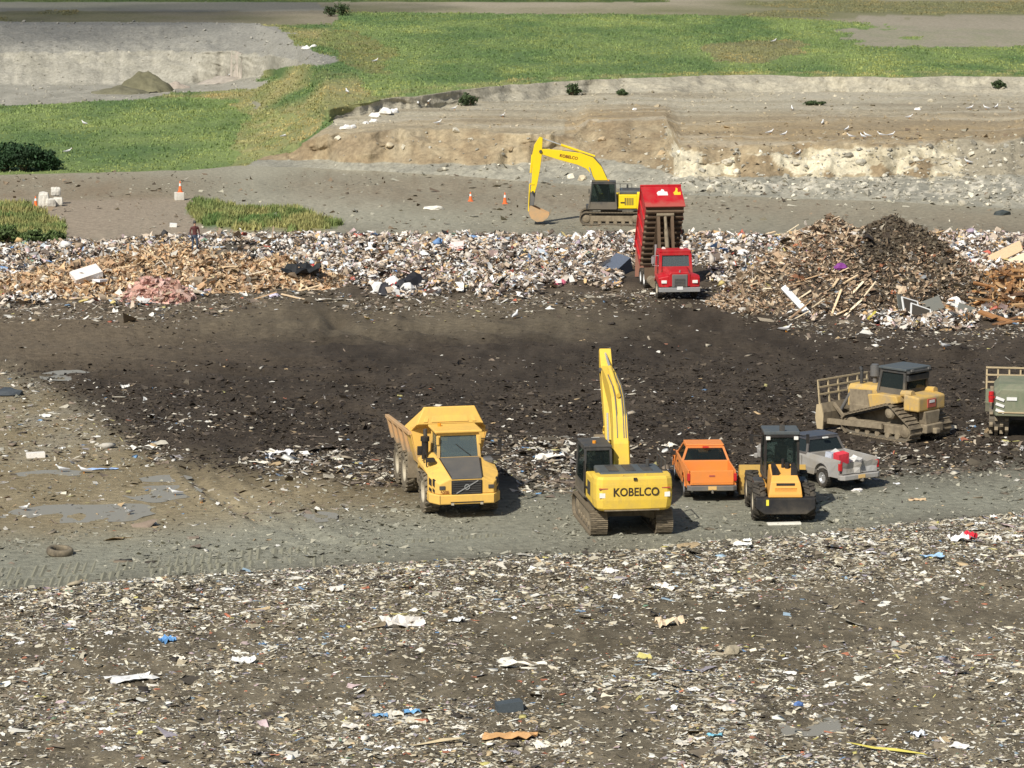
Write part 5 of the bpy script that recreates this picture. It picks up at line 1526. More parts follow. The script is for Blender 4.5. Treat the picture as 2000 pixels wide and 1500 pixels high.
PAL_FORE = [(.70, .64, .49, 6), (.82, .79, .69, 6), (.42, .36, .25, 5), (.20, .165, .12, 4.5), (.05, .042, .036, 4), (.50, .38, .22, 1.6), (.45, .16, .09, .35),
            (.13, .27, .48, .12), (.60, .54, .18, .3), (.52, .40, .40, .5), (.20, .34, .22, .08), (.30, .42, .52, .25), (.33, .30, .33, 1)]
PAL_BAND = [(.84, .82, .78, 7), (.68, .61, .53, 6), (.54, .44, .34, 6), (.34, .255, .18, 6), (.13, .10, .08, 5), (.04, .04, .042, 2.5), (.60, .40, .20, 2), (.55, .14, .10, .35),
            (.16, .30, .55, .35), (.62, .47, .45, 1.6), (.22, .38, .28, .15), (.48, .55, .62, .8), (.62, .50, .20, .35), (.42, .34, .42, .4)]
PAL_WOOD = [(.72, .49, .28, 6), (.62, .39, .22, 5), (.78, .62, .41, 5), (.40, .25, .15, 4), (.18, .12, .075, 3), (.72, .69, .62, 2), (.06, .05, .045, 1.2), (.50, .40, .30, 2)]
PAL_HEAP = [(.52, .36, .23, 5), (.35, .23, .15, 4), (.66, .50, .34, 5.5), (.14, .09, .06, 4), (.62, .50, .36, 3), (.76, .71, .64, 2.2), (.05, .04, .035, 2.5), (.45, .15, .07, .5), (.28, .14, .30, .03), (.60, .52, .18, .15), (.30, .33, .36, .8)]
PAL_DARK = [(.055, .040, .028, 6), (.09, .065, .042, 4), (.035, .027, .02, 5), (.20, .15, .095, 1.2), (.5, .44, .34, .4)]
PAL_PINK = [(.66, .38, .33, 6), (.58, .32, .26, 5), (.72, .50, .44, 4), (.44, .25, .19, 3), (.60, .47, .34, 2)]
PAL_BOARD = [(.34, .17, .07, 6), (.46, .25, .10, 5), (.22, .12, .06, 4), (.56, .36, .18, 3), (.12, .07, .045, 3)]
PAL_STONE = [(.62, .58, .47, 3), (.48, .45, .37, 4), (.36, .34, .28, 5), (.27, .25, .20, 4)]


def world_samples(n, px0, px1, py0, py1, dens, margin=1.0):
    """uniform over the ground between two picture rows, thinned by dens(px, py, X, Y)"""
    out = []
    got = 0
    _, Y1, _ = unproject(1000, py0); _, Y0, _ = unproject(1000, py1)
    for it in range(60):
        k = n * 3
        Y = np.sqrt(rng.uniform(float(Y0) ** 2, float(Y1) ** 2, k))
        px = rng.uniform(px0, px1, k)
        X = (px - W0 / 2) / FPX * (Y * CP + CAM_H * SP)
        _, py = project(X, Y, 0 * X)
        keep = rng.uniform(0, 1, k) < dens(px, py, X, Y)
        P = np.stack([X[keep], Y[keep]], -1)
        out.append(P); got += len(P)
        if got >= n: break
    P = np.concatenate(out)[:n]
    z = ground_z(P[:, 0], P[:, 1])
    return np.concatenate([P, z[:, None]], 1)


MACHINES = [(896, 998, 2.2, 9.5, -2.6), (1214, 1024, 2.2, 3.2, 0), (1522, 1001, 1.7, 3.2, .4), (1374, 953, 1.3, 3.2, 0), (1586, 931, 1.5, 1.6, 0), (1752, 851, 1.3, 1.5, 0), (2003, 838, 1.2, 3.0, 0)]


def clear_of_machines(X, Y):
    ok = np.ones(X.shape, bool)
    for mx, my, rx, ry, off in MACHINES:
        a, b, _ = unproject(mx, my)
        ok &= ~((np.abs(X - a) < rx) & (np.abs(Y - b + off * -1) < ry))
    return ok


def mix_pieces(P, size, pal, share=(.45, .2, .2, .15), tilt=.35, flat_=(.12, .5), lift=.3, var=.12, dusty=.7):
    """shares of sheet, box, lump, strip"""
    N = len(P)
    k = rng.choice(4, N, p=np.array(share) / sum(share))
    lst = []
    for i, kd in enumerate(('sheet', 'box', 'lump', 'strip')):
        m = k == i
        n = int(m.sum())
        if n == 0: continue
        s_ = size[m]
        asp = {'sheet': rng.uniform(.45, 1, n), 'box': rng.uniform(.08, .6, n), 'lump': rng.uniform(.5, 1, n), 'strip': rng.uniform(.05, .16, n)}[kd]
        if kd == 'strip': s_ = s_ * 1.9
        fl = rng.uniform(*flat_, n) * (1.3 if kd == 'lump' else .25 if kd == 'strip' else .28 if kd == 'box' else .8)
        lst.append(pieces(kd, P[m], s_, asp, fl, palette(n, pal, var, dusty), tilt, lift=lift))
    return merge(lst)


# --- foreground refuse on dark soil
def d_fore(px, py, X, Y):
    e = np.interp(px, *FORE_EDGE)
    d = py - e
    n = fbm(X / 3.0, Y / 4.0, 81, 4); n2 = fbm(X / 9.0, Y / 11.0, 83, 3)
    base = np.clip((n - .26) * 2.2, .14, 1) * np.clip((n2 - .16) * 2.0, .3, 1)
    base = np.where(d < 110, np.maximum(base * 1.5, .55), base)
    track = np.exp(-((py - (1270 - (px - 1000) * .075)) / 45) ** 2) * np.clip((px - 750) / 300, 0, 1)
    base *= 1 - .72 * track
    return np.where(d > -6, np.clip(base, 0, 1), 0)
P = world_samples(66000, -260, 2260, 990, 1660, d_fore)
near = np.clip(np.exp(rng.normal(-2.92, .52, len(P))), .018, .34)
fore = mix_pieces(P, near, PAL_FORE, (.52, .18, .06, .24), .16, (.06, .32), .3, .12, .42)
P = world_samples(90000, -260, 2260, 990, 1660, lambda px, py, X, Y: np.clip(d_fore(px, py, X, Y) * 1.3 + .12, 0, 1) * (d_fore(px, py, X, Y) > 0))
ch = pieces('chip', P, np.clip(np.exp(rng.normal(-3.3, .42, len(P))), .014, .12), rng.uniform(.25, .9, len(P)), rng.uniform(.12, .4, len(P)), palette(len(P), PAL_FORE, .15, .4), .2)
fore = merge([fore, ch])
tag(np_mesh('scattered_refuse', *fore[:2], M['trash'], fore[2], True), 'fine mixed refuse strewn over the dark foreground soil', 'refuse', kind='stuff')


# --- litter on the dark yard, the mud and the road
def d_mid(px, py, X, Y):
    dl = np.interp(px, *DARK_LOW); rt = np.interp(px, *ROAD_TOP); fe = np.interp(px, *FORE_EDGE); bl = np.interp(px, *BAND_LOW)
    n = fbm(X / 2.5, Y / 4.0, 91, 4); n2 = fbm(X / 8.0, Y / 12.0, 93, 3)
    c = np.clip((n - .36) * 2.6, .02, 1) * np.clip((n2 - .25) * 2.2, .1, 1)
    v = np.zeros(px.shape)
    dark = (py < dl) & (py > bl - 4)
    ramp = np.clip((py - 735) / 170, .02, 1)
    v = np.where(dark, c * ramp * (1.5 + 1.6 * np.exp(-((dl - py) / 45) ** 2)), v)
    v = np.where(dark & (py < bl + 40), np.maximum(v, .45 * np.clip(1 - (py - bl) / 40, 0, 1)), v)
    v = np.where((py >= dl) & (py < rt), .18 * c + .05 + .55 * np.exp(-((py - dl) / 28) ** 2) * c, v)
    v = np.where((py >= dl) & (py < rt) & (px < 280) & (py < 900), .75 * c + .12, v)
    v = np.where((py >= rt) & (py < fe), .012 + .05 * np.exp(-((py - rt) / 20) ** 2), v)
    v = np.where((px > 950) & (px < 1120) & (py > 850) & (py < 965), np.maximum(v, .8), v)
    v = np.where((px > 1700) & (py > 840) & (py < 920), np.maximum(v, .8 * c + .25), v)
    return np.clip(v, 0, 1) * clear_of_machines(X, Y)
P = world_samples(21000, -260, 2260, 560, 1190, d_mid)
sz = np.clip(np.exp(rng.normal(-2.6, .52, len(P))), .025, .4)
PAL_MID = [(.60, .56, .46, 4), (.80, .78, .72, 3.4), (.40, .34, .26, 5), (.22, .17, .13, 6), (.06, .05, .04, 4), (.50, .36, .2, 1.4), (.45, .14, .08, .3), (.15, .3, .5, .3), (.55, .5, .2, .3), (.3, .28, .28, 1)]
mid = mix_pieces(P, sz, PAL_MID, (.50, .2, .08, .22), .25, (.08, .4))
tag(np_mesh('yard_litter', *mid[:2], M['trash'], mid[2], True), 'litter scattered over the dark yard, brown mud and grey track', 'litter', kind='stuff')


# --- soil clods on the dark yard
def d_clod(px, py, X, Y):
    dl = np.interp(px, *DARK_LOW); bl = np.interp(px, *BAND_LOW)
    return np.where((py < dl) & (py > bl), np.clip((py - 690 + (px > 1100) * 30) / 130, .03, 1), 0) * clear_of_machines(X, Y)
P = world_samples(4500, -260, 2260, 570, 965, d_clod)
cl = pieces('lump', P, np.clip(np.exp(rng.normal(-3.0, .45, len(P))), .03, .2), rng.uniform(.6, 1, len(P)), rng.uniform(.3, .7, len(P)),
            palette(len(P), [(.06, .048, .039, 5), (.045, .035, .029, 4), (.10, .08, .062, 2)]), .3, lift=.1)
P = world_samples(26000, -260, 2260, 570, 975, lambda px, py, X, Y: d_clod(px, py, X, Y) * np.clip(.3 + 1.6 * (fbm(X / 2, Y / 3, 97, 3) - .3), .1, 1))
mu = pieces('chip', P, np.clip(np.exp(rng.normal(-2.7, .45, len(P))), .03, .22), rng.uniform(.2, .8, len(P)), rng.uniform(.2, .7, len(P)),
            palette(len(P), [(.05, .038, .027, 5), (.025, .019, .014, 5), (.09, .07, .048, 2.5)], .2), .3)
cl = merge([cl, mu])
tag(np_mesh('soil_clods', *cl[:2], M['trash'], cl[2]), 'dark lumps of soil churned up across the yard', 'soil', kind='stuff')


# --- pebbles and crumbs on the bare tracks and mud
def d_road(px, py, X, Y):
    dl = np.interp(px, *DARK_LOW); fe = np.interp(px, *FORE_EDGE)
    return np.where((py > dl) & (py < fe), np.clip((fbm(X / 2.5, Y / 3, 98, 3) - .35) * 3, .1, 1) * np.where(py < np.interp(px, *ROAD_TOP), .35, 1), 0)
P = world_samples(9000, -260, 2260, 720, 1195, d_road)
rd = pieces('chip', P, np.clip(np.exp(rng.normal(-3.1, .45, len(P))), .02, .16), rng.uniform(.4, 1, len(P)), rng.uniform(.3, .8, len(P)),
            palette(len(P), [(.29, .28, .22, 5), (.23, .22, .17, 5), (.38, .36, .28, 2)], .15), .3)
P = world_samples(2200, -260, 2260, 335, 452, lambda px, py, X, Y: np.clip((fbm(X / 4, Y / 8, 99, 3) - .35) * 3, .1, 1))
rd2 = pieces('chip', P, np.clip(np.exp(rng.normal(-2.3, .5, len(P))), .05, .35), rng.uniform(.4, 1, len(P)), rng.uniform(.3, .8, len(P)),
             palette(len(P), [(.36, .34, .26, 5), (.20, .15, .10, 5), (.45, .42, .33, 2), (.14, .11, .075, 2)], .15), .3)
rd = merge([rd, rd2])
tag(np_mesh('gravel', *rd[:2], M['trash'], rd[2], True), 'pebbles and crumbs of soil on the bare tracks and mud', 'gravel', kind='stuff')


# --- the long band of tipped refuse
def d_band(px, py, X, Y):
    bl = np.interp(px, *BAND_LOW); bt = np.interp(px, *BAND_TOP)
    n = fbm(X / 3, Y / 4, 95, 3)
    edge = np.clip((bl + (n - .5) * 40 - py) / 14, 0, 1) * np.clip((py - bt + (n - .5) * 12) / 5, 0, 1)
    truck = ((px > 1215) & (px < 1380) & (py > 535))
    heap = np.exp(-((px - 350) / 260) ** 4) * (py > 492)
    return edge * np.clip(.55 + (n - .4) * 2, .3, 1) * ~truck * (1 - .75 * heap)
P = world_samples(44000, -300, 2300, 440, 668, d_band)
sz = np.clip(np.exp(rng.normal(-2.12, .45, len(P))), .05, .42)
P[:, 2] += rng.uniform(0, .30, len(P))
band = mix_pieces(P, sz, PAL_BAND, (.50, .22, .14, .14), .45, (.2, .65), .35, .12, .25)
P = world_samples(36000, -300, 2300, 440, 668, d_band)
P[:, 2] += rng.uniform(.05, .35, len(P))
bc = pieces('chip', P, np.clip(np.exp(rng.normal(-2.3, .4, len(P))), .04, .3), rng.uniform(.3, .9, len(P)), rng.uniform(.3, .9, len(P)), palette(len(P), PAL_BAND, .15, .25), .5)
band = merge([band, bc])
tag(np_mesh('tipped_refuse', *band[:2], M['trash'], band[2], True), 'long band of tipped household refuse behind the dark yard', 'refuse', kind='stuff')


# --- heaps
def make_heap(name, label, humps, core_pal, pal, n, msize, seed, share, dark_above=None, tilt=.6, rough=.7):
    """humps: (pixel column, pixel row of the base centre, rx, ry, height)"""
    hs = []
    for (hx, hy, rx, ry, h) in humps:
        X, Y, _ = unproject(hx, hy)
        hs.append((float(X), float(Y), rx, ry, h))
    cx = sum(h[0] for h in hs) / len(hs); cy = sum(h[1] for h in hs) / len(hs)
    def hz(X, Y):
        z = np.zeros(np.shape(X))
        nn = fbm(X / 1.6, Y / 1.6, seed, 4) - .5
        for (x, y, rx, ry, h) in hs:
            d = np.sqrt(((X - x) / rx) ** 2 + ((Y - y) / ry) ** 2) * (1 + .35 * (fbm(X / 2.5, Y / 2.5, seed + 5, 2) - .5))
            prof = np.clip(1 - d, 0, 1)
            prof = prof * (1.25 - .25 * prof)
            z = np.maximum(z, h * prof)
        return z + np.clip(z, 0, .8) * nn * rough
    R = max(abs(h[0] - cx) + max(h[2], h[3]) for h in hs) * 1.15
    k = 90
    gx_, gy_ = np.meshgrid(np.linspace(cx - R, cx + R, k), np.linspace(cy - R, cy + R, k))
    g0 = ground_z(gx_.ravel(), gy_.ravel()).reshape(k, k)
    hh = hz(gx_, gy_)
    gz_ = g0 + np.where(hh > .02, hh, -.25)
    base = float(ground_z([cx], [cy])[0])
    root = empty(name, (cx, cy, base))
    tag(root, label, 'heap')
    vid = np.arange(k * k).reshape(k, k)
    q = np.stack([vid[:-1, :-1], vid[:-1, 1:], vid[1:, 1:], vid[1:, :-1]], -1).reshape(-1, 4)
    keep = (hh.ravel()[q] > .01).any(1)
    used = np.unique(q[keep]); remap = np.zeros(k * k, int); remap[used] = np.arange(len(used))
    V_ = (np.stack([gx_, gy_, gz_], -1).reshape(-1, 3) - np.array([cx, cy, base]))[used]
    cc = palette(len(used), core_pal, .2)
    np_mesh('heap_core', V_, None, M['trash'], cc, True, root, remap[q[keep]])
    X = rng.uniform(cx - R, cx + R, n * 6); Y = rng.uniform(cy - R, cy + R, n * 6)
    z = hz(X, Y)
    kk = np.where(z > .08)[0][:n]
    X, Y, z = X[kk], Y[kk], z[kk]
    P = np.stack([X - cx, Y - cy, z + ground_z(X, Y) - base], -1)
    sz = np.clip(np.exp(rng.normal(math.log(msize), .45, len(P))), .04, .34)
    if dark_above is None:
        v = mix_pieces(P, sz, pal, share, tilt, (.2, .6), .3)
    else:
        dk = dark_above(X, Y, z)
        v = merge([mix_pieces(P[~dk], sz[~dk], pal, share, tilt, (.2, .6), .3), mix_pieces(P[dk], sz[dk] * .75, PAL_DARK, (.35, .15, .3, .2), tilt, (.4, .8), .3)])
    o = np_mesh('loose_refuse', v[0], v[1], M['trash'], v[2], False, root)
    o['kind'] = 'stuff'
    return root, hz, (cx, cy, base)


H_tan = make_heap('wood_waste_heap', 'tan heap of splintered wood waste in front of the refuse band', [(350, 562, 8.2, 5.4, 2.15), (530, 560, 4.6, 3.6, 1.5), (140, 572, 5.0, 3.6, 1.3)], PAL_WOOD, PAL_WOOD, 15000, .115, 201, (.36, .28, .08, .28))
H_pink = make_heap('insulation_heap', 'small pink heap of torn insulation at the edge of the dark yard', [(308, 594, 2.0, 1.8, 1.25)], PAL_PINK, PAL_PINK, 2600, .10, 211, (.4, .1, .45, .05))
xb, yb, _ = unproject(1745, 572)
H_big = make_heap('demolition_heap', 'tall brown heap of demolition debris topped with dark compost', [(1622, 596, 6.6, 6.2, 4.95), (1742, 578, 6.4, 5.8, 4.45), (1685, 588, 6.0, 5.6, 4.15), (1850, 590, 4.4, 4.6, 2.3), (1520, 600, 4.0, 4.2, 1.6)],
                  PAL_DARK, PAL_HEAP, 26000, .088, 221, (.36, .26, .08, .30),
                  lambda X, Y, z: (rng.uniform(0, 1, X.shape) < np.clip((X - float(xb) + 3.6) / 1.6, 0, 1) * np.where(z > 2.5 + 1.4 * (fbm(X / 1.5, Y / 1.5, 300, 3) - .5), .96, .42 * np.clip(1.5 - np.abs(X - float(xb) - .5) * .25, 0, 1))), .5, .35)
H_brd = make_heap('board_heap', 'heap of broken brown boards beside the demolition heap', [(1985, 592, 5.0, 4.6, 1.7), (2090, 600, 4.5, 4.0, 1.5)], PAL_BOARD, PAL_BOARD + [(.72, .66, .56, 1.5), (.05, .04, .035, 1.5)], 5000, .15, 231, (.2, .5, .05, .25))


# ---------------------------------------------------------------- single things lying about
def surf(px, py, heaps=()):
    """point on the ground or on a heap seen at a pixel"""
    p = at_px(px, py)
    a = (py - H0 / 2) / FPX
    d = Vector(((px - W0 / 2) / FPX, CP - a * SP, -SP - a * CP))
    o = Vector((0, 0, CAM_H))
    if heaps:
        ts = np.linspace(p.y / d.y * .90, p.y / d.y * 1.0, 400)
        X, Y, Z = d.x * ts, d.y * ts, CAM_H + d.z * ts
        g = ground_z(X, Y)
        top = np.zeros(400)
        for h in heaps:
            top = np.maximum(top, h[1](X, Y))
        hit = np.where(Z <= g + top)[0]
        if len(hit):
            i = hit[0]
            return Vector((X[i], Y[i], Z[i]))
    return p


def one_piece(name, label, cat, p, kind, size, aspect, fl, col, yaw=0.0, tilt=.1, group=None, jit_=.3, var=.05, fine=False):
    P0 = np.zeros((1, 3))
    if fine:                                          # a larger crumpled sheet: finer grid
        n, m = 9, 7
        u, v_ = np.meshgrid(np.linspace(-1, 1, n), np.linspace(-1, 1, m))
        sd = int(rng.integers(1, 9999))
        edge = 1 + .35 * (fbm(u * 1.5 + 9, v_ * 1.5 + 3, sd, 3) - .5) * 2
        x = u * edge * size; y = v_ * edge * size * aspect * (.75 + .5 * fbm(u * 2 + 4, v_ * 0 + 1, sd + 1, 2))
        z = (fbm(u * 1.8 + 5, v_ * 1.8 + 5, sd + 2, 4) - .25) * size * fl * 2 + rng.normal(0, .06, u.shape) * size * fl * 3
        V_ = np.stack([x, y, z], -1).reshape(-1, 3)
        vid = np.arange(n * m).reshape(m, n)
        q = np.stack([vid[:-1, :-1], vid[:-1, 1:], vid[1:, 1:], vid[1:, :-1]], -1).reshape(-1, 4)
        cc = np.clip(np.array(col)[None] * (1 + rng.normal(0, var, (len(V_), 1))), 0, .86)
        o = np_mesh(name, V_, None, M['trash'], cc, False, None, q)
        o.rotation_euler = (0, 0, yaw)
    elif kind == 'lump':                                # soft crumpled bag or bundle
        sd = int(rng.integers(1, 9999))
        d = fbm(ICO_V[:, 0] * 1.6 + 7 + ICO_V[:, 2], ICO_V[:, 1] * 1.6 + 3 - ICO_V[:, 2], sd, 3)
        f2 = fbm(ICO_V[:, 0] * 4 + 9 + ICO_V[:, 2] * 3, ICO_V[:, 1] * 4 + 5 - ICO_V[:, 2] * 3, sd + 3, 2)
        V_ = ICO_V * (.55 + .7 * d + .75 * (f2 - .5))[:, None]
        V_[:, 2] = np.where(V_[:, 2] < 0, V_[:, 2] * .35, V_[:, 2])
        V_ = V_ * np.array([size, size * aspect, size * fl]) * 1.15 + np.array([0, 0, size * fl * .15])
        c_, s_ = math.cos(yaw), math.sin(yaw)
        V_ = np.stack([V_[:, 0] * c_ - V_[:, 1] * s_, V_[:, 0] * s_ + V_[:, 1] * c_, V_[:, 2]], -1)
        cc = np.clip(np.array(col)[None] * (1 + rng.normal(0, var, (len(V_), 1))), 0, .86)
        o = np_mesh(name, V_, ICO_F, M['trash'], cc)
    else:
        V_, F_, C_ = pieces(kind, P0, np.array([size]), np.array([aspect]), np.array([fl]), np.array([col], float), tilt, jit_, np.array([yaw]), .4)
        o = np_mesh(name, V_, F_, M['trash'], C_)
    o.location = p
    tag(o, label, cat, group)
    return o


WHITE, CREAM, BEIGE = (.80, .79, .76), (.74, .70, .60), (.55, .48, .36)
ITEMS = [  # name, label, category, px, py, kind, half size m, aspect, height, colour, yaw, fine
    ('plastic_sheet', 'large white plastic sheet crumpled on foreground refuse', 'sheet', 255, 1330, 'sheet', .70, .45, .22, WHITE, .5, 1),
    ('plastic_bag', 'white plastic bag lying flat in foreground refuse right of large white sheet', 'bag', 476, 1294, 'sheet', .34, .5, .45, WHITE, .2, 1),
    ('plastic_bag', 'bright blue torn bag in foreground refuse above large white sheet', 'bag', 328, 1254, 'sheet', .24, .7, .7, (.14, .33, .62), .9, 1),
    ('plastic_bag', 'light blue torn sheet lying in refuse below the grey track bend', 'bag', 1818, 1089, 'sheet', .42, .45, .3, (.34, .52, .70), .1, 1),
    ('slate_box', 'dark slate coloured box tipped over in foreground refuse', 'box', 995, 1389, 'box', .36, .6, .55, (.07, .085, .095), .2, 0),
    ('blue_wrapper', 'blue plastic wrapper lying left of dark slate box', 'wrapper', 806, 1391, 'sheet', .25, .6, .35, (.18, .40, .66), .3, 1),
    ('blue_wrapper', 'small blue wrapper farther from dark slate box than its neighbour', 'wrapper', 740, 1399, 'sheet', .22, .5, .3, (.18, .36, .58), .1, 1),
    ('brown_blanket', 'orange brown blanket stretched out on foreground refuse', 'blanket', 1000, 1442, 'sheet', .72, .25, .2, (.52, .30, .13), .12, 1),
    ('straw_strip', 'thin straw coloured strip trailing from orange brown blanket', 'strip', 820, 1457, 'strip', 1.2, .05, .04, (.55, .45, .28), .08, 0),
    ('yellow_hose', 'long yellow strap lying across foreground soil', 'strap', 1755, 1470, 'strip', 1.35, .055, .05, (.74, .64, .14), -.1, 0),
    ('red_bucket', 'bright red plastic lump on refuse below parked machines', 'plastic', 1893, 1052, 'sheet', .24, .9, 1.0, (.62, .03, .05), .1, 1),
    ('white_sack', 'white sack lying against bright red plastic lump', 'sack', 1869, 1057, 'sheet', .32, .7, .7, WHITE, .3, 1),
    ('cream_sheet', 'cream coloured sheet draped over foreground soil', 'sheet', 1022, 1301, 'sheet', .68, .28, .25, CREAM, -.1, 1),
    ('white_film', 'heap of white film tangled in foreground refuse below dump truck', 'film', 785, 1222, 'sheet', .65, .5, .35, (.68, .64, .58), .3, 1),
    ('cream_bundle', 'cream and orange bundle of foam in foreground refuse', 'foam', 1310, 1222, 'sheet', .55, .45, .5, (.72, .58, .40), .4, 1),
    ('log', 'short pale log lying on foreground soil', 'log', 1428, 1276, 'lump', .28, .7, .8, (.36, .31, .22), .6, 0),
    ('white_pole', 'bent white pole lying on foreground soil', 'pole', 1530, 1298, 'strip', .95, .035, .04, (.72, .70, .62), 0, 0),
    ('grey_pole', 'thin grey pole leaning at the end of bent white pole', 'pole', 1630, 1272, 'strip', .75, .035, .04, (.62, .60, .54), .9, 0),
    ('blue_rag', 'dark blue rag beside the foreground puddle', 'rag', 1557, 1378, 'lump', .17, .7, .6, (.10, .18, .40), .2, 0),
    ('cyan_wrapper', 'cyan wrapper on soil left of foreground puddle', 'wrapper', 1397, 1439, 'sheet', .22, .6, .35, (.22, .52, .66), .2, 1),
    ('white_bottle', 'white and blue bottle lying right of foreground puddle', 'bottle', 1796, 1438, 'sheet', .2, .6, .6, (.70, .74, .80), .3, 1),
    ('white_board', 'flat white board lying on grey track behind wheel loader', 'board', 1530, 1024, 'box', .62, .22, .06, (.80, .77, .68), .05, 0),
    ('tan_cloth', 'tan cloth lying on grey track right of wheel loader', 'cloth', 1790, 977, 'sheet', .35, .4, .15, (.62, .45, .27), .1, 1),
    ('white_rag', 'crumpled white rag on grey track edge beside dented pickup', 'rag', 1672, 960, 'lump', .22, .6, .5, (.78, .74, .70), .1, 0),
    ('blue_sheet', 'pale blue sheet lying flat on brown mud', 'sheet', 195, 918, 'sheet', .68, .16, .08, (.36, .50, .78), .05, 1),
    ('white_box', 'crushed white box with red corner on brown mud', 'box', 68, 893, 'box', .38, .45, .35, (.78, .74, .68), .2, 0),
    ('white_film', 'tangle of white film at lower edge of dark yard', 'film', 548, 892, 'sheet', .55, .6, .5, (.82, .80, .80), .3, 1),
    ('white_sheet', 'long white sheet on dark soil left of white film tangle', 'sheet', 276, 879, 'sheet', .62, .22, .25, (.80, .76, .68), .1, 1),
    ('cream_sheet', 'cream sheet beside white film tangle on dark soil', 'sheet', 500, 905, 'sheet', .45, .3, .2, CREAM, .1, 1),
    ('black_sack', 'dark rubbish sack lying on pale litter at mud edge', 'sack', 24, 772, 'lump', .62, .6, .5, (.055, .065, .075), .1, 0),
    ('plank', 'dark plank lying on brown mud', 'plank', 547, 1003, 'box', .34, .1, .05, (.10, .08, .06), .05, 0),
    ('white_film', 'torn white film between dump truck and excavator', 'film', 1072, 897, 'sheet', .62, .4, .4, (.76, .72, .64), .2, 1),
    ('black_tarp', 'black tarpaulin heaped at right end of wood waste', 'tarp', 588, 534, 'sheet', 1.2, .7, .45, (.022, .024, .026), .1, 1),
    ('red_sack', 'red sack tucked against black tarpaulin', 'sack', 612, 528, 'lump', .40, .7, .6, (.42, .035, .04), .1, 0),
    ('pale_door', 'pale square panel leaning on wood waste heap', 'panel', 374, 574, 'box', .55, .75, .12, (.78, .68, .52), .4, 0),
    ('white_mattress', 'white mattress tipped on left part of wood waste', 'mattress', 168, 545, 'box', .85, .6, .2, (.76, .70, .64), .5, 0),
    ('black_white_panel', 'white and black panel standing in wood waste', 'panel', 200, 553, 'box', .55, .5, .12, (.72, .73, .76), 1.0, 0),
    ('white_sheet', 'long white sheet on dark soil before the refuse band', 'sheet', 655, 588, 'sheet', .95, .2, .12, (.70, .66, .58), .05, 1),
    ('lavender_bag', 'pale lavender bag at foot of wood waste heap', 'bag', 535, 580, 'lump', .35, .6, .6, (.62, .58, .72), .2, 0),
    ('teal_sack', 'teal sack low in the refuse band left of tipper', 'sack', 1012, 545, 'lump', .38, .6, .6, (.05, .34, .32), .2, 0),
    ('pink_bag', 'pink bag at lower edge of refuse band left of tipper', 'bag', 1093, 556, 'lump', .32, .7, .8, (.68, .16, .24), .2, 0),
    ('blue_tarp', 'blue sheet high on the refuse band', 'sheet', 680, 466, 'lump', .5, .6, .4, (.20, .42, .70), .2, 0),
    ('blue_bag', 'blue bag high on the refuse band left of far excavator', 'bag', 975, 472, 'lump', .45, .6, .5, (.22, .32, .66), .2, 0),
    ('white_tub', 'white box on tan ramp behind refuse band', 'box', 340, 443, 'box', .24, .8, .7, (.80, .80, .77), .1, 0),
    ('white_slab', 'pale slab of foam on grey ground left of far excavator', 'slab', 846, 409, 'lump', .72, .5, .3, (.74, .71, .62), .1, 0),
    ('dark_sack', 'dark sack lying on far haul road', 'sack', 1958, 420, 'lump', .55, .7, .55, (.05, .06, .06), .1, 0),
    ('orange_board', 'orange board on top of demolition heap', 'board', 1632, 452, 'box', .6, .6, .08, (.55, .22, .08), .5, 0),
    ('purple_bag', 'purple bag on face of demolition heap', 'bag', 1641, 525, 'lump', .35, .6, .8, (.22, .05, .25), .2, 0),
    ('yellow_pipe', 'yellow pipe at foot of demolition heap', 'pipe', 1703, 622, 'box', .55, .12, .12, (.62, .52, .10), 1.1, 0),
    ('white_sack', 'round white sack among black framed panels', 'sack', 1868, 598, 'lump', .48, .8, .9, (.80, .77, .72), .2, 0),
    ('pale_plank', 'pale plank standing up on demolition heap', 'plank', 1650, 456, 'box', .75, .1, .08, (.70, .62, .44), 2.2, 0),
    ('white_plank', 'white painted plank sliding down demolition heap', 'plank', 1555, 600, 'box', 1.15, .14, .08, (.70, .70, .68), 2.3, 0),
    ('pale_plank', 'straw coloured plank midway up demolition heap', 'plank', 1627, 486, 'box', .7, .1, .08, (.68, .58, .34), 2.4, 0),
    ('tan_sheet', 'tan plywood sheet lying across broken boards', 'plywood', 1945, 518, 'box', 1.7, .3, .03, (.62, .44, .27), -.3, 0),
    ('tan_sheet', 'cream plywood sheet behind broken boards', 'plywood', 1990, 520, 'box', 1.3, .35, .03, (.70, .56, .40), -.2, 0),
    ('dark_chest', 'dark blue grey chest tipped over left of red tipper', 'chest', 1206, 535, 'box', .75, .7, .6, (.10, .12, .16), .8, 0),
]
HEAPS = (H_tan, H_pink, H_big, H_brd)
for (nm, lb, ct, px, py, kd, sz_, asp, fl, col, yw, fine) in ITEMS:
    use = HEAPS if 450 < py < 660 else ()
    p = surf(px, py, use)
    tl = .5 if use and kd == 'box' else .08
    p.z += sz_ * (.25 if kd == 'box' and use else .03)
    one_piece(nm, lb, ct, p, kd, sz_, asp, fl, col, yw, tl, None, .22, .05, bool(fine))

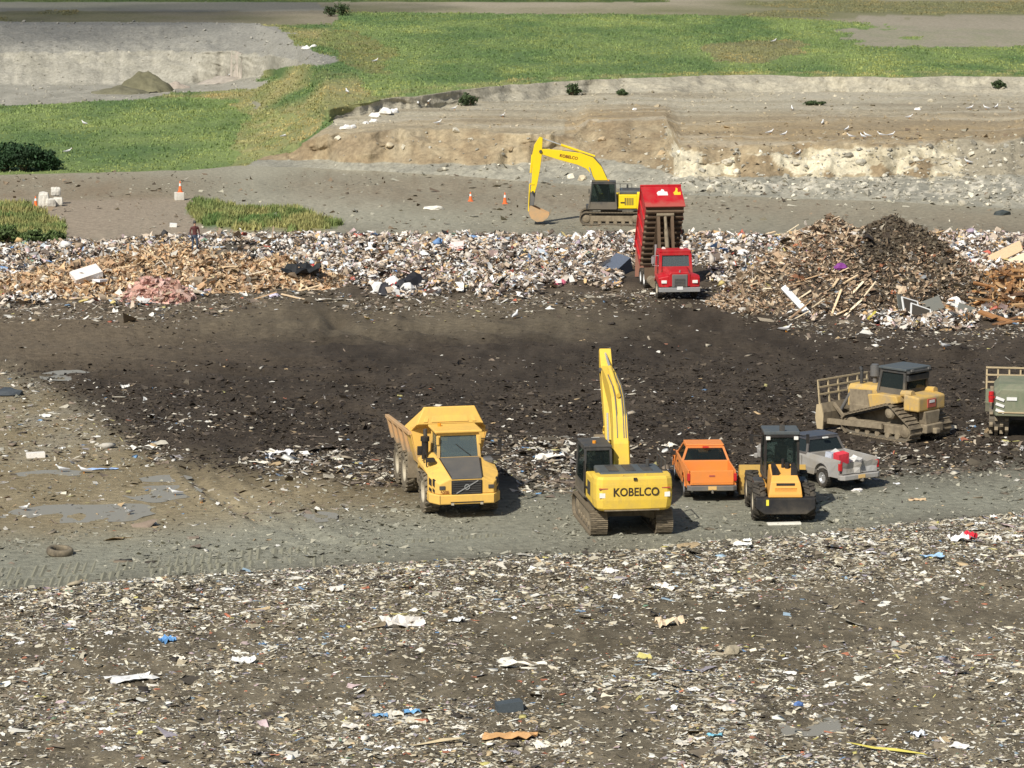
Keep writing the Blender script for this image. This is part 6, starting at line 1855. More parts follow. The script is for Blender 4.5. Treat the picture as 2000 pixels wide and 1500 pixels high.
# groups of look-alikes
def scatter_group(n, dens, px0, px1, py0, py1, name, label, cat, group, smed, pal, kinds, lift=0.0, fl=(.2, .5)):
    P = world_samples(n, px0, px1, py0, py1, dens)
    cs = palette(n, pal, .08)
    for i in range(n):
        kd = kinds[int(rng.integers(len(kinds)))]
        asp = .12 if kd == 'strip' else float(rng.uniform(.4, .9))
        p = Vector(P[i]); p.z += lift
        one_piece(name, label, cat, p, kd, float(smed * np.exp(rng.normal(0, .35))), asp, float(rng.uniform(*fl)), cs[i], float(rng.uniform(0, 6.3)), .15, group, .3, .05, kd == 'sheet')
PALE = [(.80, .78, .73, 5), (.70, .65, .55, 4), (.60, .56, .50, 2)]
scatter_group(110, d_fore, 0, 2000, 1010, 1490, 'plastic_scrap', 'pale scrap of crumpled plastic in the dark foreground refuse', 'scrap', 'pale scraps in the foreground refuse', .17, PALE, ('sheet',))
scatter_group(60, d_mid, 0, 2000, 700, 960, 'paper_scrap', 'pale scrap of paper or film on the dark yard or mud', 'scrap', 'pale scraps on the yard', .17, PALE, ('sheet', 'sheet', 'strip'))
scatter_group(90, d_band, 0, 2000, 455, 600, 'rubbish_bag', 'white rubbish bag in the long band of tipped refuse', 'bag', 'white bags in the refuse band', .22, [(.82, .80, .77, 5), (.74, .72, .70, 3)], ('lump',), .2, (.5, .8))
scatter_group(16, d_band, 0, 2000, 455, 600, 'black_bag', 'black rubbish bag in the long band of tipped refuse', 'bag', 'black bags in the refuse band', .22, [(.035, .035, .04, 5), (.06, .055, .06, 3)], ('lump',), .2, (.5, .8))

# broken brown boards at the right
bx_, by_, _ = unproject(1975, 590)
for i in range(64):
    px, py = float(rng.uniform(1860, 2130)), float(rng.uniform(515, 632))
    p = surf(px, py, (H_brd,))
    L_b = float(rng.uniform(.8, 1.9)); w_ = float(rng.uniform(.08, .16)); t_ = float(rng.uniform(.025, .06))
    m = MB(); m.box(-L_b, L_b, -w_, w_, -t_, t_)
    m.v = [(x, y, z + .05 * math.sin(x * 1.3 + i)) for x, y, z in m.v]
    c = palette(1, PAL_BOARD, .15)[0]
    o = np_mesh('board', np.array(m.v), None, M['trash'], np.repeat(c[None], 8, 0), quads=np.array(m.f))
    o.location = p + Vector((0, 0, .08)); o.rotation_euler = (float(rng.normal(.1, .25)), float(rng.normal(.1, .2)), float(rng.normal(.3, .75)))
    tag(o, 'broken brown board in the pile beside the demolition heap', 'board', 'broken boards')

# splintered planks lying down the slopes of the demolition heap and the wood waste
for i in range(60):
    left = i < 34
    px, py = (float(rng.uniform(1470, 1690)), float(rng.uniform(455, 625))) if left else (float(rng.uniform(120, 600)), float(rng.uniform(500, 590)))
    p = surf(px, py, HEAPS)
    L_b = float(rng.uniform(.35, 1.15)); w_ = float(rng.uniform(.03, .08)); t_ = float(rng.uniform(.015, .035))
    m = MB(); m.box(-L_b, L_b, -w_, w_, -t_, t_)
    c = palette(1, [(.66, .50, .32, 4), (.54, .37, .22, 3), (.74, .62, .44, 3), (.36, .24, .15, 2)], .12)[0]
    o = np_mesh('splintered_plank', np.array(m.v), None, M['trash'], np.repeat(c[None], 8, 0), quads=np.array(m.f))
    o.location = p + Vector((0, -.05, .06))
    o.rotation_euler = (float(rng.normal(.3, .2)), float(rng.normal(-.5 if left else 0, .3)), float(rng.normal(.1, .5)))
    tag(o, 'pale splintered plank on the wood slope of the demolition heap' if left else 'pale splintered plank on the tan wood waste heap', 'plank', 'planks on the demolition heap' if left else 'planks on the wood waste heap')

# framed black panels
def framed_panel(px, py, w, h, rx, ry, rz, label, frame=True):
    p = surf(px, py, (H_big, H_brd))
    root = empty('framed_panel', p + Vector((0, -.1, .35)))
    root.rotation_euler = (rx, ry, rz)
    tag(root, label, 'panel')
    m = MB(); m.box(-w, w, -h, h, -.03, .02); m.build('panel_face', M['black'] if frame else M['slate'], root)
    if frame:
        for (x0, x1, y0, y1) in ((-w, w, -h - .07, -h), (-w, w, h, h + .07), (-w - .07, -w, -h - .07, h + .07), (w, w + .07, -h - .07, h + .07)):
            m = MB(); m.box(x0, x1, y0, y1, -.035, .04); m.build('frame_bar', M['white'], root)
framed_panel(1797, 625, .55, .42, .9, .35, .25, 'black panel in white frame leaning at foot of demolition heap')
framed_panel(1778, 612, .5, .45, .95, .3, .5, 'black panel in white frame half hidden behind another framed panel')
framed_panel(1820, 608, .55, .42, .9, -.35, .1, 'plain dark grey panel between framed panels and white sack', False)
framed_panel(1763, 605, .42, .45, 1.0, .4, .6, 'plain dark grey panel left of the framed panels', False)
framed_panel(1885, 618, .45, .35, .8, .3, -.2, 'plain dark grey panel right of white sack', False)

# bundle of black and white bags before the band
for i, (px, py, s_, c) in enumerate([(742, 570, .52, WHITE), (770, 560, .62, WHITE), (795, 572, .50, WHITE), (768, 578, .38, WHITE), (755, 576, .5, (.03, .03, .035)), (810, 562, .75, (.02, .02, .024)), (785, 566, .55, (.03, .03, .035))]):
    p = at_px(px, py)
    lab = 'white bag in the black and white pile before the refuse band' if c is WHITE else 'black bag in the black and white pile before the refuse band'
    one_piece('rubbish_bag', lab, 'bag', p, 'lump', s_, .8, .95, c, i * 1.3, .1, 'white bags of the pile' if c is WHITE else 'black bags of the pile', .14)
one_piece('red_ribbon', 'red ribbon across the black and white bag pile', 'ribbon', at_px(768, 570) + Vector((0, -.35, .45)), 'strip', .4, .12, .3, (.6, .05, .04), 1.4, .2)

# things in the silver pickup and the orange pickup
def on_thing(root, loc):
    bpy.context.view_layer.update()
    return root.matrix_world @ Vector(loc)
pm_ = [('red_crate', 'bright red box in bed of dented silver pickup', 'box', 'box', (-.45, -2.2, 1.12), .24, .8, .9, (.66, .05, .07)),
       ('white_film', 'bundle of white film in bed of dented silver pickup', 'film', 'lump', (.30, -2.0, .85), .42, .8, .8, (.70, .68, .64)),
       ('white_film', 'torn white sheet behind cab of dented silver pickup', 'film', 'lump', (.15, -1.15, .85), .42, .8, .8, (.60, .58, .54)),
       ('grey_sack', 'pale blue sack beside red box in dented silver pickup', 'sack', 'box', (-.45, -1.75, 1.0), .30, .7, .8, (.50, .53, .60))]
for nm, lb, ct, kd, loc, s_, asp, fl, col in pm_:
    one_piece(nm, lb, ct, on_thing(pk2, loc), kd, s_, asp, fl, col, .55, .1, None, .2)
one_piece('black_toolbox', 'small black toolbox in bed of orange pickup', 'toolbox', on_thing(pk1, (-.55, -1.2, .74)), 'box', .2, .6, .5, (.02, .02, .022), .1, .02)

# old tyre on the track
m = MB(); m.lathe_x([(.30, -.11), (.42, -.13), (.47, -.07), (.47, .07), (.42, .13), (.30, .11), (.33, 0)], 0, 0, 26)
m.xform(Matrix.Rotation(math.pi / 2, 4, 'Y'))
ty = m.build('tyre', M['dusty_rubber'], None, smooth=True); ty.location = at_px(118, 1083) + Vector((0, 0, .12)); ty.rotation_euler = (.04, .08, 0)
tag(ty, 'old worn tyre lying flat on the grey track', 'tyre')

# tread prints pressed into the track
def tread(pts, w, step, seed):
    P_ = [Vector((*[float(v) for v in unproject(a, b, 0)[:2]], 0)) for a, b in pts]
    m = MB()
    for a, b in zip(P_[:-1], P_[1:]):
        L_ = (b - a).length; d = (b - a) / L_; nrm = Vector((-d.y * .25, 1, 0)).normalized()
        n = int(L_ / step)
        cs = [a + d * (k * step) for k in range(n)]
        zz = ground_z([c.x for c in cs], [c.y for c in cs])
        for c, z in zip(cs, zz):
            if random.random() < .22: continue
            c = c + d * random.uniform(-.02, .02)
            p0 = c - nrm * w / 2; p1 = c + nrm * w / 2 + d * .05
            h = random.uniform(.015, .05)
            q = [p0 - d * .11, p0 + d * .11, p1 + d * .11, p1 - d * .11]
            vs = [(v.x, v.y, z - .02) for v in q] + [(p0.x, p0.y, z + h), (p1.x, p1.y, z + h)]
            m.add(vs, [(0, 1, 4), (2, 3, 5), (1, 2, 5, 4), (3, 0, 4, 5)])
    o = m.build('tyre_print', M['print'])
    tag(o, kind='structure')
M['print'] = paint('track_soil', (0.265, 0.255, 0.188), .95, 0, .3, dust=(.23, .22, .16))
tread([(-300, 1172), (0, 1150), (330, 1122), (660, 1094)], 1.7, .29, 1)
tread([(-300, 1142), (0, 1122), (330, 1098), (620, 1076)], 1.7, .29, 2)
tread([(1120, 1082), (1500, 1040), (1760, 1005)], .5, .25, 3)
tread([(700, 1062), (1000, 1045)], .5, .25, 4)


# ---------------------------------------------------------------- cones, sacks, person, gulls
def cone(p, label, h=.75):
    root = empty('traffic_cone', p); tag(root, label, 'traffic cone')
    m = MB(); m.box(-.2, .2, -.2, .2, 0, .04); m.build('cone_base', M['cone'], root)
    m = MB(); m.cyl((0, 0, .04), (0, 0, h), .15, .03, n=14); m.build('cone_body', M['cone'], root)
    r0 = .15 - .12 * (.55 * h - .04) / (h - .04); r1 = .15 - .12 * (.78 * h - .04) / (h - .04)
    m = MB(); m.cyl((0, 0, .55 * h), (0, 0, .78 * h), r0 + .006, r1 + .006, n=14, caps=False); m.build('white_band', M['white'], root)
cone(at_px(988, 398), 'orange traffic cone on haul road left of far excavator', .85)
cone(at_px(920, 393), 'orange traffic cone on haul road farther left of far excavator', .7)
cone(at_px(70, 403), 'orange traffic cone beside pile of white sacks', .75)


def sack(p, sx, sy, sz_, label, rz, group=None):
    m = MB()
    rings = []
    for k, (z, f) in enumerate(((0, .86), (.12, 1.0), (.5, 1.04), (.85, .98), (1.0, .80))):
        ring = []
        for j in range(16):
            a = 2 * math.pi * j / 16
            c, s_ = math.cos(a), math.sin(a)
            e = 1 / max(abs(c), abs(s_)) ** .75
            ring.append((sx * f * e * c + random.uniform(-.03, .03), sy * f * e * s_ + random.uniform(-.03, .03), z * sz_ + random.uniform(-.03, .03)))
        rings.append(ring)
    m.loft(rings)
    o = m.build('bulk_sack', M['bulkbag'], None, .03); o.location = p; o.rotation_euler = (0, 0, rz)
    tag(o, label, 'sack', group)
p = at_px(84, 404); sack(p, .38, .38, 1.05, 'tall white bulk sack at left of the sack pile on the ramp', .2)
p = at_px(97, 404); sack(p, .34, .34, .62, 'low white bulk sack in the middle of the sack pile', .5)
p2 = at_px(115, 402); sack(p2, .36, .34, .62, 'low white bulk sack at right of the sack pile', .1)
sack(at_px(108, 399) + Vector((0, 0, .64)), .34, .34, .62, 'white bulk sack lying on top of the sack pile', .3)
p = at_px(349, 391); m = MB(); m.box(-.33, .33, -.3, .3, 0, .6); o = m.build('concrete_block', M['bulkbag'], None, .04); o.location = p; o.rotation_euler = (0, 0, .3)
tag(o, 'pale concrete block carrying a cone at the ramp', 'block')
cone(p + Vector((.08, 0, .6)), 'orange traffic cone standing on pale concrete block', .85)


def make_person(p):
    root = empty('person', p, math.radians(200))
    tag(root, 'person in dark red top and blue trousers standing on the refuse', 'person')
    # one skinned body
    J = {'pelvis': (0, 0, .93, .13, .11), 'waist': (0, 0, 1.08, .125, .10), 'chest': (0, .01, 1.30, .165, .12), 'neck': (0, .01, 1.48, .06, .06), 'chin': (0, .03, 1.56, .07, .08), 'crown': (0, .02, 1.72, .085, .095),
         'shL': (-.19, 0, 1.42, .065, .065), 'elL': (-.27, -.03, 1.15, .05, .05), 'wrL': (-.24, .10, .95, .035, .035), 'haL': (-.23, .14, .87, .04, .025),
         'shR': (.19, 0, 1.42, .065, .065), 'elR': (.27, -.02, 1.15, .05, .05), 'wrR': (.25, .12, .97, .035, .035), 'haR': (.24, .16, .89, .04, .025),
         'hipL': (-.10, 0, .88, .095, .095), 'knL': (-.12, .05, .49, .065, .065), 'anL': (-.13, -.02, .09, .045, .05), 'toL': (-.14, .14, .04, .045, .035),
         'hipR': (.10, 0, .88, .095, .095), 'knR': (.13, .03, .49, .065, .065), 'anR': (.15, 0, .09, .045, .05), 'toR': (.16, .16, .04, .045, .035)}
    E = [('pelvis', 'waist'), ('waist', 'chest'), ('chest', 'neck'), ('neck', 'chin'), ('chin', 'crown'), ('chest', 'shL'), ('shL', 'elL'), ('elL', 'wrL'), ('wrL', 'haL'), ('chest', 'shR'), ('shR', 'elR'), ('elR', 'wrR'), ('wrR', 'haR'),
         ('pelvis', 'hipL'), ('hipL', 'knL'), ('knL', 'anL'), ('anL', 'toL'), ('pelvis', 'hipR'), ('hipR', 'knR'), ('knR', 'anR'), ('anR', 'toR')]
    names = list(J)
    for side in 'LR':                                   # five fingers a hand
        hx, hy, hz_ = J['ha' + side][:3]
        for k in range(5):
            nm = f'f{side}{k}'
            off = (k - 2) * .016
            J[nm] = (hx + (.045 if side == 'L' else -.045) * (k == 0), hy + off * .9 + .01, hz_ - (.085 if 0 < k < 4 else .065 if k == 4 else .03), .009, .009)
            names.append(nm); E.append(('ha' + side, nm))
    me = bpy.data.meshes.new('body')
    me.from_pydata([J[n][:3] for n in names], [(names.index(a), names.index(b)) for a, b in E], [])
    o = bpy.data.objects.new('body', me); COL.objects.link(o); o.parent = root
    sk = o.modifiers.new('skin', 'SKIN'); sk.use_smooth_shade = True
    for i, n in enumerate(names):
        me.skin_vertices[0].data[i].radius = J[n][3:5]
        me.skin_vertices[0].data[i].use_root = (n == 'pelvis')
    ss = o.modifiers.new('sub', 'SUBSURF'); ss.levels = 1; ss.render_levels = 1
    mt, nt, b = newmat('clothed_figure')
    tc = nt.nodes.new('ShaderNodeTexCoord'); sp = nt.nodes.new('ShaderNodeSeparateXYZ'); nt.links.new(tc.outputs['Object'], sp.inputs[0])
    mr = nt.nodes.new('ShaderNodeMapRange'); mr.inputs['From Max'].default_value = 1.8; nt.links.new(sp.outputs['Z'], mr.inputs['Value'])
    cr = nt.nodes.new('ShaderNodeValToRGB'); cr.color_ramp.interpolation = 'CONSTANT'
    els = cr.color_ramp.elements
    els[0].position = 0; els[0].color = (.03, .025, .02, 1)
    els[1].position = .06; els[1].color = (.05, .07, .11, 1)
    for pos, c in ((.54, (.10, .03, .028, 1)), (.83, (.42, .25, .17, 1))):
        e = els.new(pos); e.color = c
    nt.links.new(mr.outputs[0], cr.inputs['Fac']); nt.links.new(cr.outputs[0], b.inputs['Base Color']); b.inputs['Roughness'].default_value = .8
    me.materials.append(mt)
    m = MB(); rings = []
    for z, r in ((1.63, .108), (1.70, .112), (1.76, .095), (1.80, .05)):
        rings.append([(r * math.cos(t) * .92, .0 + r * math.sin(t), z) for t in [2 * math.pi * k / 14 for k in range(14)]])
    m.loft(rings); m.build('hair', M['dark'], root, smooth=True)
    m = MB(); m.cyl((0, .11, 1.645), (0, .135, 1.62), .016, .012, n=8); m.build('nose', mt, root)
    return root
p = surf(381, 491, (H_tan,))
person = make_person(p)


def gull_mesh():
    m = MB()
    secs = [(-.30, .10, .012, .01), (-.20, .12, .04, .03), (-.08, .14, .075, .065), (.04, .16, .085, .08), (.13, .20, .06, .065), (.18, .26, .04, .045), (.21, .31, .042, .042), (.25, .32, .034, .034), (.275, .315, .012, .014)]
    rings = []
    for y, z, rx, rz in secs:
        rings.append([(rx * math.cos(t), y, z + rz * math.sin(t)) for t in [2 * math.pi * k / 12 for k in range(12)]])
    m.loft(rings)
    return m.mesh('body', M['white'], True)
GB = gull_mesh()
_w = MB(); _w.loft([[(0.0, .10, .20), (.02, .10, .17), (.0, .10, .13)], [(.012, -.05, .20), (.03, -.05, .16), (.01, -.05, .10)], [(-.02, -.34, .14), (-.01, -.34, .125), (-.02, -.34, .115)]])
GW = _w.mesh('wing', paint('gull_grey', (.42, .43, .45), .7, 0, .1))
_b = MB(); _b.cyl((0, .27, .315), (0, .325, .305), .012, .004, n=6)
GK = _b.mesh('beak', M['lamp_amber'])
_l = MB(); _l.cyl((0, 0, 0), (0, .01, .10), .008, n=6); _l.box(-.02, .02, -.01, .05, 0, .008)
GL = _l.mesh('leg', M['lamp_amber'])


def gull(px, py, label, group, scale=1.5):
    p = at_px(px, py)
    r = empty('gull', p, random.uniform(0, 6.28)); r.scale = (scale,) * 3
    tag(r, label, 'gull', group)
    inst(GB, 'body', r)
    inst(GW, 'wing', r, (.07, 0, 0)); inst(GW, 'wing', r, (-.07, 0, 0), scale=(-1, 1, 1))
    inst(GK, 'beak', r); inst(GL, 'leg', r, (.03, 0, 0)); inst(GL, 'leg', r, (-.03, 0, 0))
for px, py in ((120, 922), (166, 924), (344, 968), (392, 982), (252, 1006), (52, 998)):
    gull(px, py, 'white gull standing on the brown mud', 'gulls on the mud', .95)
for px, py in ((1537, 648), (1843, 682), (1005, 622)):
    gull(px, py, 'white gull standing on the dark yard', 'gulls on the dark yard', 1.3)
for px, py in ((735, 122), (678, 182), (556, 269), (448, 149), (133, 299), (165, 244), (1510, 83)):
    gull(px, py, 'white gull standing in green or grey far field', 'gulls in the far fields', 1.3)
for px, py in ((835, 202), (817, 204), (1548, 215), (1608, 243), (1775, 232), (1660, 270), (1685, 270), (1692, 268), (1722, 267), (1741, 267), (1972, 217), (1925, 214), (1945, 212), (1895, 214), (1890, 320), (1558, 303), (982, 229), (855, 243), (887, 215), (1654, 256), (1504, 262), (1530, 266)):
    gull(px, py, 'white gull resting on the bare terrace above the cliff', 'gulls on the terrace', 1.2)

# ---------------------------------------------------------------- rock, weeds, grass, bushes
def far_samples(n, mask, wts=None):
    r, c = np.where(mask[:-1, :-1])
    area = np.abs((GX[r, c + 1] - GX[r, c]) * np.hypot(GY[r + 1, c] - GY[r, c], GZ[r + 1, c] - GZ[r, c]))
    if wts is not None: area = area * wts[r, c]
    k = rng.choice(len(r), n, p=area / area.sum())
    u, v = rng.uniform(0, 1, n), rng.uniform(0, 1, n)
    r, c = r[k], c[k]
    def bl(A): return (A[r, c] * (1 - u) + A[r, c + 1] * u) * (1 - v) + (A[r + 1, c] * (1 - u) + A[r + 1, c + 1] * u) * v
    return np.stack([bl(GX), bl(GY), bl(GZ)], -1), C[r, c]

inview = (GPX > -200) & (GPX < 2200) & (GPY > -30)
tal = far & (SEGG > 1.0) & (SEGG < 2.9) & (GPX > 640) & inview
Ps, _ = far_samples(1500, tal, np.where(GPX > 1290, 1.0, .2))
ss = np.clip(np.exp(rng.normal(-2.2, .5, len(Ps))), .05, .4)
st = pieces('lump', Ps, ss, rng.uniform(.6, 1, len(Ps)), rng.uniform(.5, .9, len(Ps)), palette(len(Ps), PAL_STONE), .4, .2, lift=.1)
tag(np_mesh('loose_stones', *st[:2], M['rock'], st[2]), 'loose pale stones strewn over the talus below the cliff', 'stones', kind='stuff')
pitm = (pit | (far & (SEGG > 3) & (SEGG < 5) & (GPX > 600))) & inview
Ps, cs = far_samples(2500, pitm)
st = pieces('lump', Ps, np.clip(np.exp(rng.normal(-2.4, .5, len(Ps))), .05, .3), rng.uniform(.6, 1, len(Ps)), rng.uniform(.4, .8, len(Ps)), np.clip(cs * rng.uniform(.75, 1.25, (len(Ps), 1)), .02, .8), .4, .2, lift=.05)
tag(np_mesh('terrace_stones', *st[:2], M['rock'], st[2]), 'scattered stones on the far terrace and pit floor', 'stones', kind='stuff')
BOULD = [(1325, 300), (1345, 312), (1370, 335), (1392, 322), (1420, 318), (1455, 322), (1490, 318), (1350, 352), (1400, 362), (1445, 370), (1475, 366), (1530, 330), (1555, 322), (1548, 352), (1600, 318), (1640, 320), (1680, 318), (1720, 312), (1620, 365), (1655, 358), (1690, 362),
         (1735, 360), (1770, 330), (1800, 345), (1825, 372), (1858, 382), (1880, 400), (1905, 362), (1950, 350), (1985, 352), (1960, 372), (1990, 395), (1930, 400), (1300, 270), (1175, 275), (1255, 262), (1290, 300), (1225, 312), (1135, 350), (1040, 300), (1000, 292), (955, 290), (760, 285), (700, 290),
         (1160, 336), (1350, 368), (1390, 372), (1500, 362), (1575, 372), (1415, 345), (1440, 338)]
for i, (px, py) in enumerate(BOULD[::2]):
    p = at_px(px, py)
    s_ = float(rng.uniform(.18, .48))
    V_ = ICO_V.copy()
    for _ in range(5):                                  # cut flat faces
        n_ = rng.normal(0, 1, 3); n_ /= np.linalg.norm(n_); d_ = rng.uniform(.45, .8)
        ex = np.clip(V_ @ n_ - d_, 0, None)
        V_ = V_ - ex[:, None] * n_
    V_ = V_ * (1 + rng.normal(0, .07, (len(V_), 1))) * np.array([s_, s_ * rng.uniform(.7, 1), s_ * rng.uniform(.55, .85)])
    pale = px > 1290
    c = palette(1, [(.70, .66, .54, 4), (.58, .53, .42, 3), (.46, .43, .35, 2)] if pale else [(.48, .37, .23, 3), (.55, .47, .33, 2)])[0]
    o = np_mesh('boulder', V_, ICO_F, M['rock'], np.repeat(c[None], len(V_), 0))
    o.location = p + Vector((0, 0, s_ * .15)); o.rotation_euler = (0, 0, float(rng.uniform(0, 6)))
    tag(o, 'pale boulder fallen on the talus and cliff right of far excavator' if pale else 'tan boulder on the brown bank left of the raised red box', 'boulder', 'pale boulders' if pale else 'tan boulders')

# white lumps of litter along the bank edge
for i, (px, py, s_) in enumerate([(676, 252, .5), (690, 250, .4), (755, 222, .75), (735, 228, .5), (770, 220, .6), (712, 242, .4), (728, 238, .35), (340, 163, 1.1), (430, 160, 1.3), (600, 96, .5), (612, 92, .4), (1240, 215, .3), (1790, 215, .3)]):
    if i in (7, 8): continue
    one_piece('white_litter', 'white lump of litter at the edge of the far bank', 'litter', at_px(px, py), 'lump', s_, .6, .6, (.78, .76, .72), i, .1, 'white lumps along the bank', .25)


def mound(px, py, rx, ry, h, col, label, seed):
    p = at_px(px, py)
    k = 28
    u, v = np.meshgrid(np.linspace(-1, 1, k), np.linspace(-1, 1, k))
    d = np.sqrt(u * u + v * v) * (1 + .4 * (fbm(u * 2 + 5, v * 2 + 5, seed, 3) - .5))
    z = np.clip(1 - d, 0, 1) ** .8 * h * (1 + .5 * (fbm(u * 5 + 7, v * 5 + 2, seed + 1, 3) - .5))
    g = ground_z((p.x + u * rx).ravel(), (p.y + v * ry).ravel()).reshape(k, k) - p.z
    V_ = np.stack([u * rx, v * ry, np.where(z > .01, z + g, g - .2)], -1).reshape(-1, 3)
    vid = np.arange(k * k).reshape(k, k)
    q = np.stack([vid[:-1, :-1], vid[:-1, 1:], vid[1:, 1:], vid[1:, :-1]], -1).reshape(-1, 4)
    keep = (z.ravel()[q] > .005).any(1)
    q = q[keep]; used = np.unique(q); rm_ = np.zeros(k * k, int); rm_[used] = np.arange(len(used))
    nz = fbm(u * 4 + 3, v * 4 + 3, seed + 2, 3).ravel()
    cc = np.array(col)[None] * (.7 + .6 * nz[:, None])
    o = np_mesh('earth_mound', V_[used], None, M['rock'], cc[used], True, None, rm_[q])
    o.location = p; tag(o, label, 'mound')
mound(285, 178, 3.6, 3.2, 2.3, (.165, .155, .095), 'olive brown earth mound on the grey pit floor', 401)
mound(235, 182, 3.2, 2.6, .9, (.17, .16, .105), 'low spread of olive earth beside the larger mound', 404)
mound(342, 172, 1.7, 1.6, .8, (.40, .34, .28), 'small pinkish earth mound right of the olive mound', 407)
mound(428, 162, 2.6, 2.0, .8, (.36, .32, .27), 'low pinkish earth mound near the end of the pit', 409)


def blades(P, h, cols, wdt, nb=4):
    N = len(P)
    a = rng.uniform(0, 6.283, (N, nb)); ln = rng.uniform(.1, .7, (N, nb)) * h[:, None]
    hh = h[:, None] * rng.uniform(.6, 1.1, (N, nb))
    w = wdt[:, None] * rng.uniform(.6, 1.2, (N, nb))
    o = rng.normal(0, .12, (N, nb, 2))
    b0 = np.stack([P[:, None, 0] + o[..., 0] - np.sin(a) * w, P[:, None, 1] + o[..., 1] + np.cos(a) * w, P[:, None, 2] + 0 * a - .05], -1)
    b1 = np.stack([P[:, None, 0] + o[..., 0] + np.sin(a) * w, P[:, None, 1] + o[..., 1] - np.cos(a) * w, P[:, None, 2] + 0 * a - .05], -1)
    tp_ = np.stack([P[:, None, 0] + o[..., 0] + np.cos(a) * ln, P[:, None, 1] + o[..., 1] + np.sin(a) * ln, P[:, None, 2] + hh], -1)
    V_ = np.stack([b0, b1, tp_], 2).reshape(-1, 3)
    F_ = np.arange(len(V_)).reshape(-1, 3)
    cc = np.repeat(cols, nb * 3, 0) * np.repeat(rng.uniform(.82, 1.2, (N * nb, 1)), 3, 0)
    return V_, F_, cc


gm = GREEN & inview & (GPY > -5)
Pg, cg = far_samples(50000, gm)
hg = rng.uniform(.07, .20, len(Pg)) * (.6 + .9 * fbm(Pg[:, 0] / 5, Pg[:, 1] / 9, 501, 3))
yel = np.clip((fbm(Pg[:, 0] / 4, Pg[:, 1] / 8, 503, 4) - .45) * 4, 0, 1)[:, None]
cg = cg * (1 + yel * np.array([.30, .12, .05]))
gv = blades(Pg, hg, np.clip(cg * 1.2, .01, .5), rng.uniform(.06, .13, len(Pg)))
tag(np_mesh('grass', *gv[:2], M['grass'], gv[2]), 'rough green grass and weeds over the far slopes', 'grass', kind='stuff')


def bush(px, py, r, h, col, label, seed, n=1500, group=None):
    p = at_px(px, py)
    root = empty('bush', p); tag(root, label, 'bush', group)
    rs = np.random.default_rng(seed)
    nc = 26
    d = rs.normal(0, 1, (nc, 3)); d /= np.linalg.norm(d, axis=1)[:, None]
    cc = d * rs.uniform(.35, 1, (nc, 1)) * np.array([r, r * .8, h * .5]) + np.array([0, 0, h * .52])
    m = MB()
    for k in range(0, nc, 3):
        m.cyl((rs.uniform(-.1, .1), rs.uniform(-.1, .1), -.1), tuple(cc[k]), .05, .012, n=5)
    m.build('stem', M['rib'], root)
    k = rs.integers(0, nc, n)
    P_ = cc[k] + rs.normal(0, .20, (n, 3)) * np.array([r, r * .8, h * .55]) * .75
    P_[:, 2] = np.clip(P_[:, 2], .05, None)
    s_ = rs.uniform(.06, .14, n)
    u = rs.normal(0, 1, (n, 3)); u /= np.linalg.norm(u, axis=1)[:, None]
    w = np.cross(u, rs.normal(0, 1, (n, 3))); w /= np.linalg.norm(w, axis=1)[:, None]
    V_ = np.stack([P_ - u * s_[:, None] * 1.5, P_ + w * s_[:, None] * .7, P_ + u * s_[:, None] * 1.5, P_ - w * s_[:, None] * .7], 1).reshape(-1, 3)
    q = np.arange(4 * n).reshape(-1, 4)
    cl_ = np.array(col)[None] * np.repeat(rs.uniform(.6, 1.5, (nc, 1))[k], 4, 0)
    o = np_mesh('crown', V_, None, M['leaf'], cl_, False, root, q)
for i, (px, py, r, h, lb) in enumerate([(8, 333, 1.9, 2.6, 'tallest of the dark green bushes at the foot of the grassy flat'), (48, 334, 1.7, 2.1, 'mid-sized dark green bush between the tallest and the lowest dark bush'), (84, 332, 1.3, 1.6, 'lowest of the dark green bushes at the foot of the grassy flat')]):
    bush(px, py, r, h, (.026, .058, .022), lb, 600 + i, 2200)
for i, (px, py, r, h) in enumerate([(12, 474, 1.2, 1.0), (62, 476, 1.1, .9), (104, 474, .8, .7)]):
    bush(px, py, r, h, (.085, .125, .040), 'mid green shrub growing in tall weeds beside the tan ramp', 620 + i, 900, 'shrubs by the ramp')
wm = (weed1 | weed2) & inview
Pw, cw_ = far_samples(9000, wm)
hw_ = rng.uniform(.15, .55, len(Pw)) * (.5 + fbm(Pw[:, 0] / 2, Pw[:, 1] / 3, 511, 3))
gw = blades(Pw, hw_, np.clip(cw_ * np.array([1.05, 1.1, .9]), .01, .5), rng.uniform(.05, .10, len(Pw)), 5)
tag(np_mesh('tall_weeds', *gw[:2], M['grass'], gw[2]), 'tall yellowish weeds on the strips behind the refuse band', 'weeds', kind='stuff')
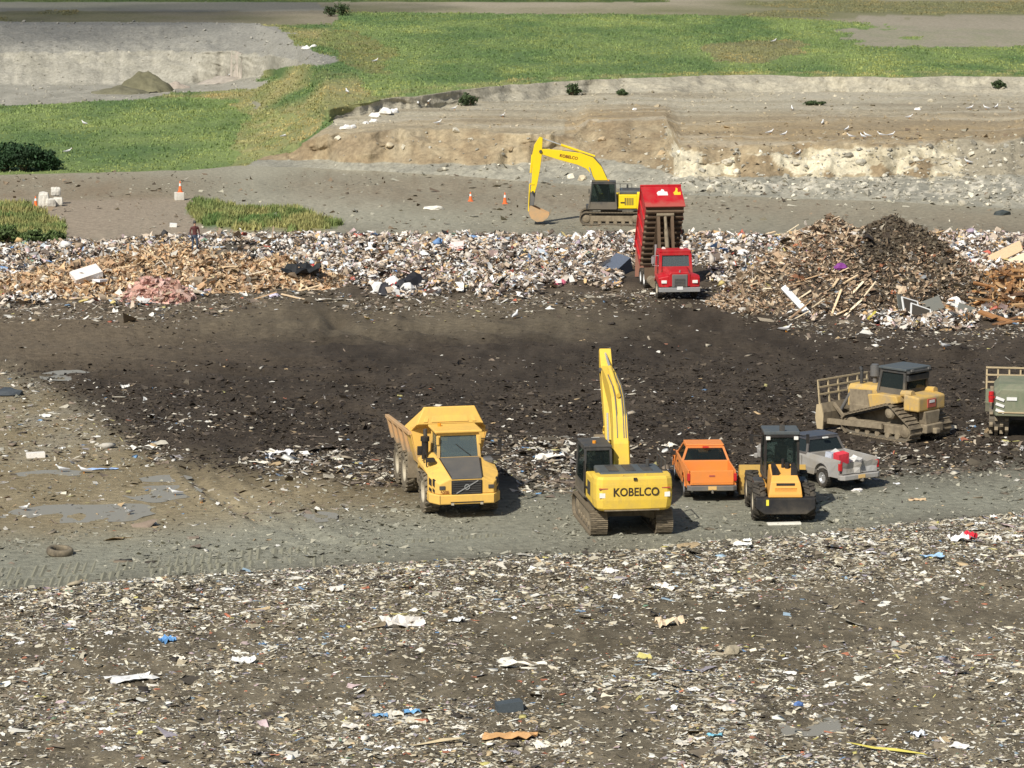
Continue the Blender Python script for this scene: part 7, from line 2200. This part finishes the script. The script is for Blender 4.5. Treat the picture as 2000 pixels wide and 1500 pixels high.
for i, (px, py, r, h, lb) in enumerate([(915, 206, .9, 1.2, 'dark weed bush on the grey bank near the white litter lumps'), (1122, 186, .7, 1.0, 'dark weed bush on the grey bank behind the boom of the far excavator'), (1215, 186, .5, .5, 'tiny weed tuft on the grey bank behind the raised red box'),
                                        (665, 30, 1.2, 1.6, 'larger dark bush beside the far road beyond the grass field'), (645, 32, .9, 1.3, 'smaller dark bush beside the larger bush on the far road'), (1950, 172, .7, .7, 'weed bush on the grey bank behind the row of gulls'), (1590, 205, .9, .35, 'flat dark weed patch on the bare terrace')]):
    bush(px, py, r, h, (.05, .075, .03), lb, 660 + i, 500)
# ---------------------------------------------------------------- a drifting cloud, high overhead, whose shadow lies over the far land
cp_ = Vector((0, 0, 0)) - SDIR * (420 / math.sin(SUN_EL))
V_ = ICO_V.copy()
rings_v, rings_f = [], []
b0 = 0
rs = np.random.default_rng(99)
puffs = [(-62, 405, 30, 30), (-90, 408, 34, 34), (-44, 402, 16, 24), (-30, 436, 26, 20), (-70, 445, 50, 30), (-130, 430, 50, 50)]
for (x, y, rx, ry) in puffs:
    vv = ICO_V * (1 + .25 * (fbm(ICO_V[:, 0] * 3 + 9, ICO_V[:, 1] * 3 + 9 + ICO_V[:, 2] * 2, 900 + int(x), 3)[:, None] - .5)) * np.array([rx, ry, 14])
    rings_v.append(vv + np.array([x, y, 0])); rings_f.append(ICO_F + b0); b0 += len(vv)
M['cloud'], cnt, cb = newmat('thin_cloud_vapour')
cb.inputs['Base Color'].default_value = (.8, .8, .8, 1); cb.inputs['Roughness'].default_value = 1
ctr_ = cnt.nodes.new('ShaderNodeBsdfTransparent'); cmx = cnt.nodes.new('ShaderNodeMixShader'); cmx.inputs['Fac'].default_value = .82
cnt.links.new(cb.outputs[0], cmx.inputs[1]); cnt.links.new(ctr_.outputs[0], cmx.inputs[2]); cnt.links.new(cmx.outputs[0], cnt.nodes['Material Output'].inputs['Surface'])
cld = np_mesh('cloud', np.concatenate(rings_v), np.concatenate(rings_f), M['cloud'], np.full((b0, 3), .8), True)
cld.location = cp_
tag(cld, kind='structure')
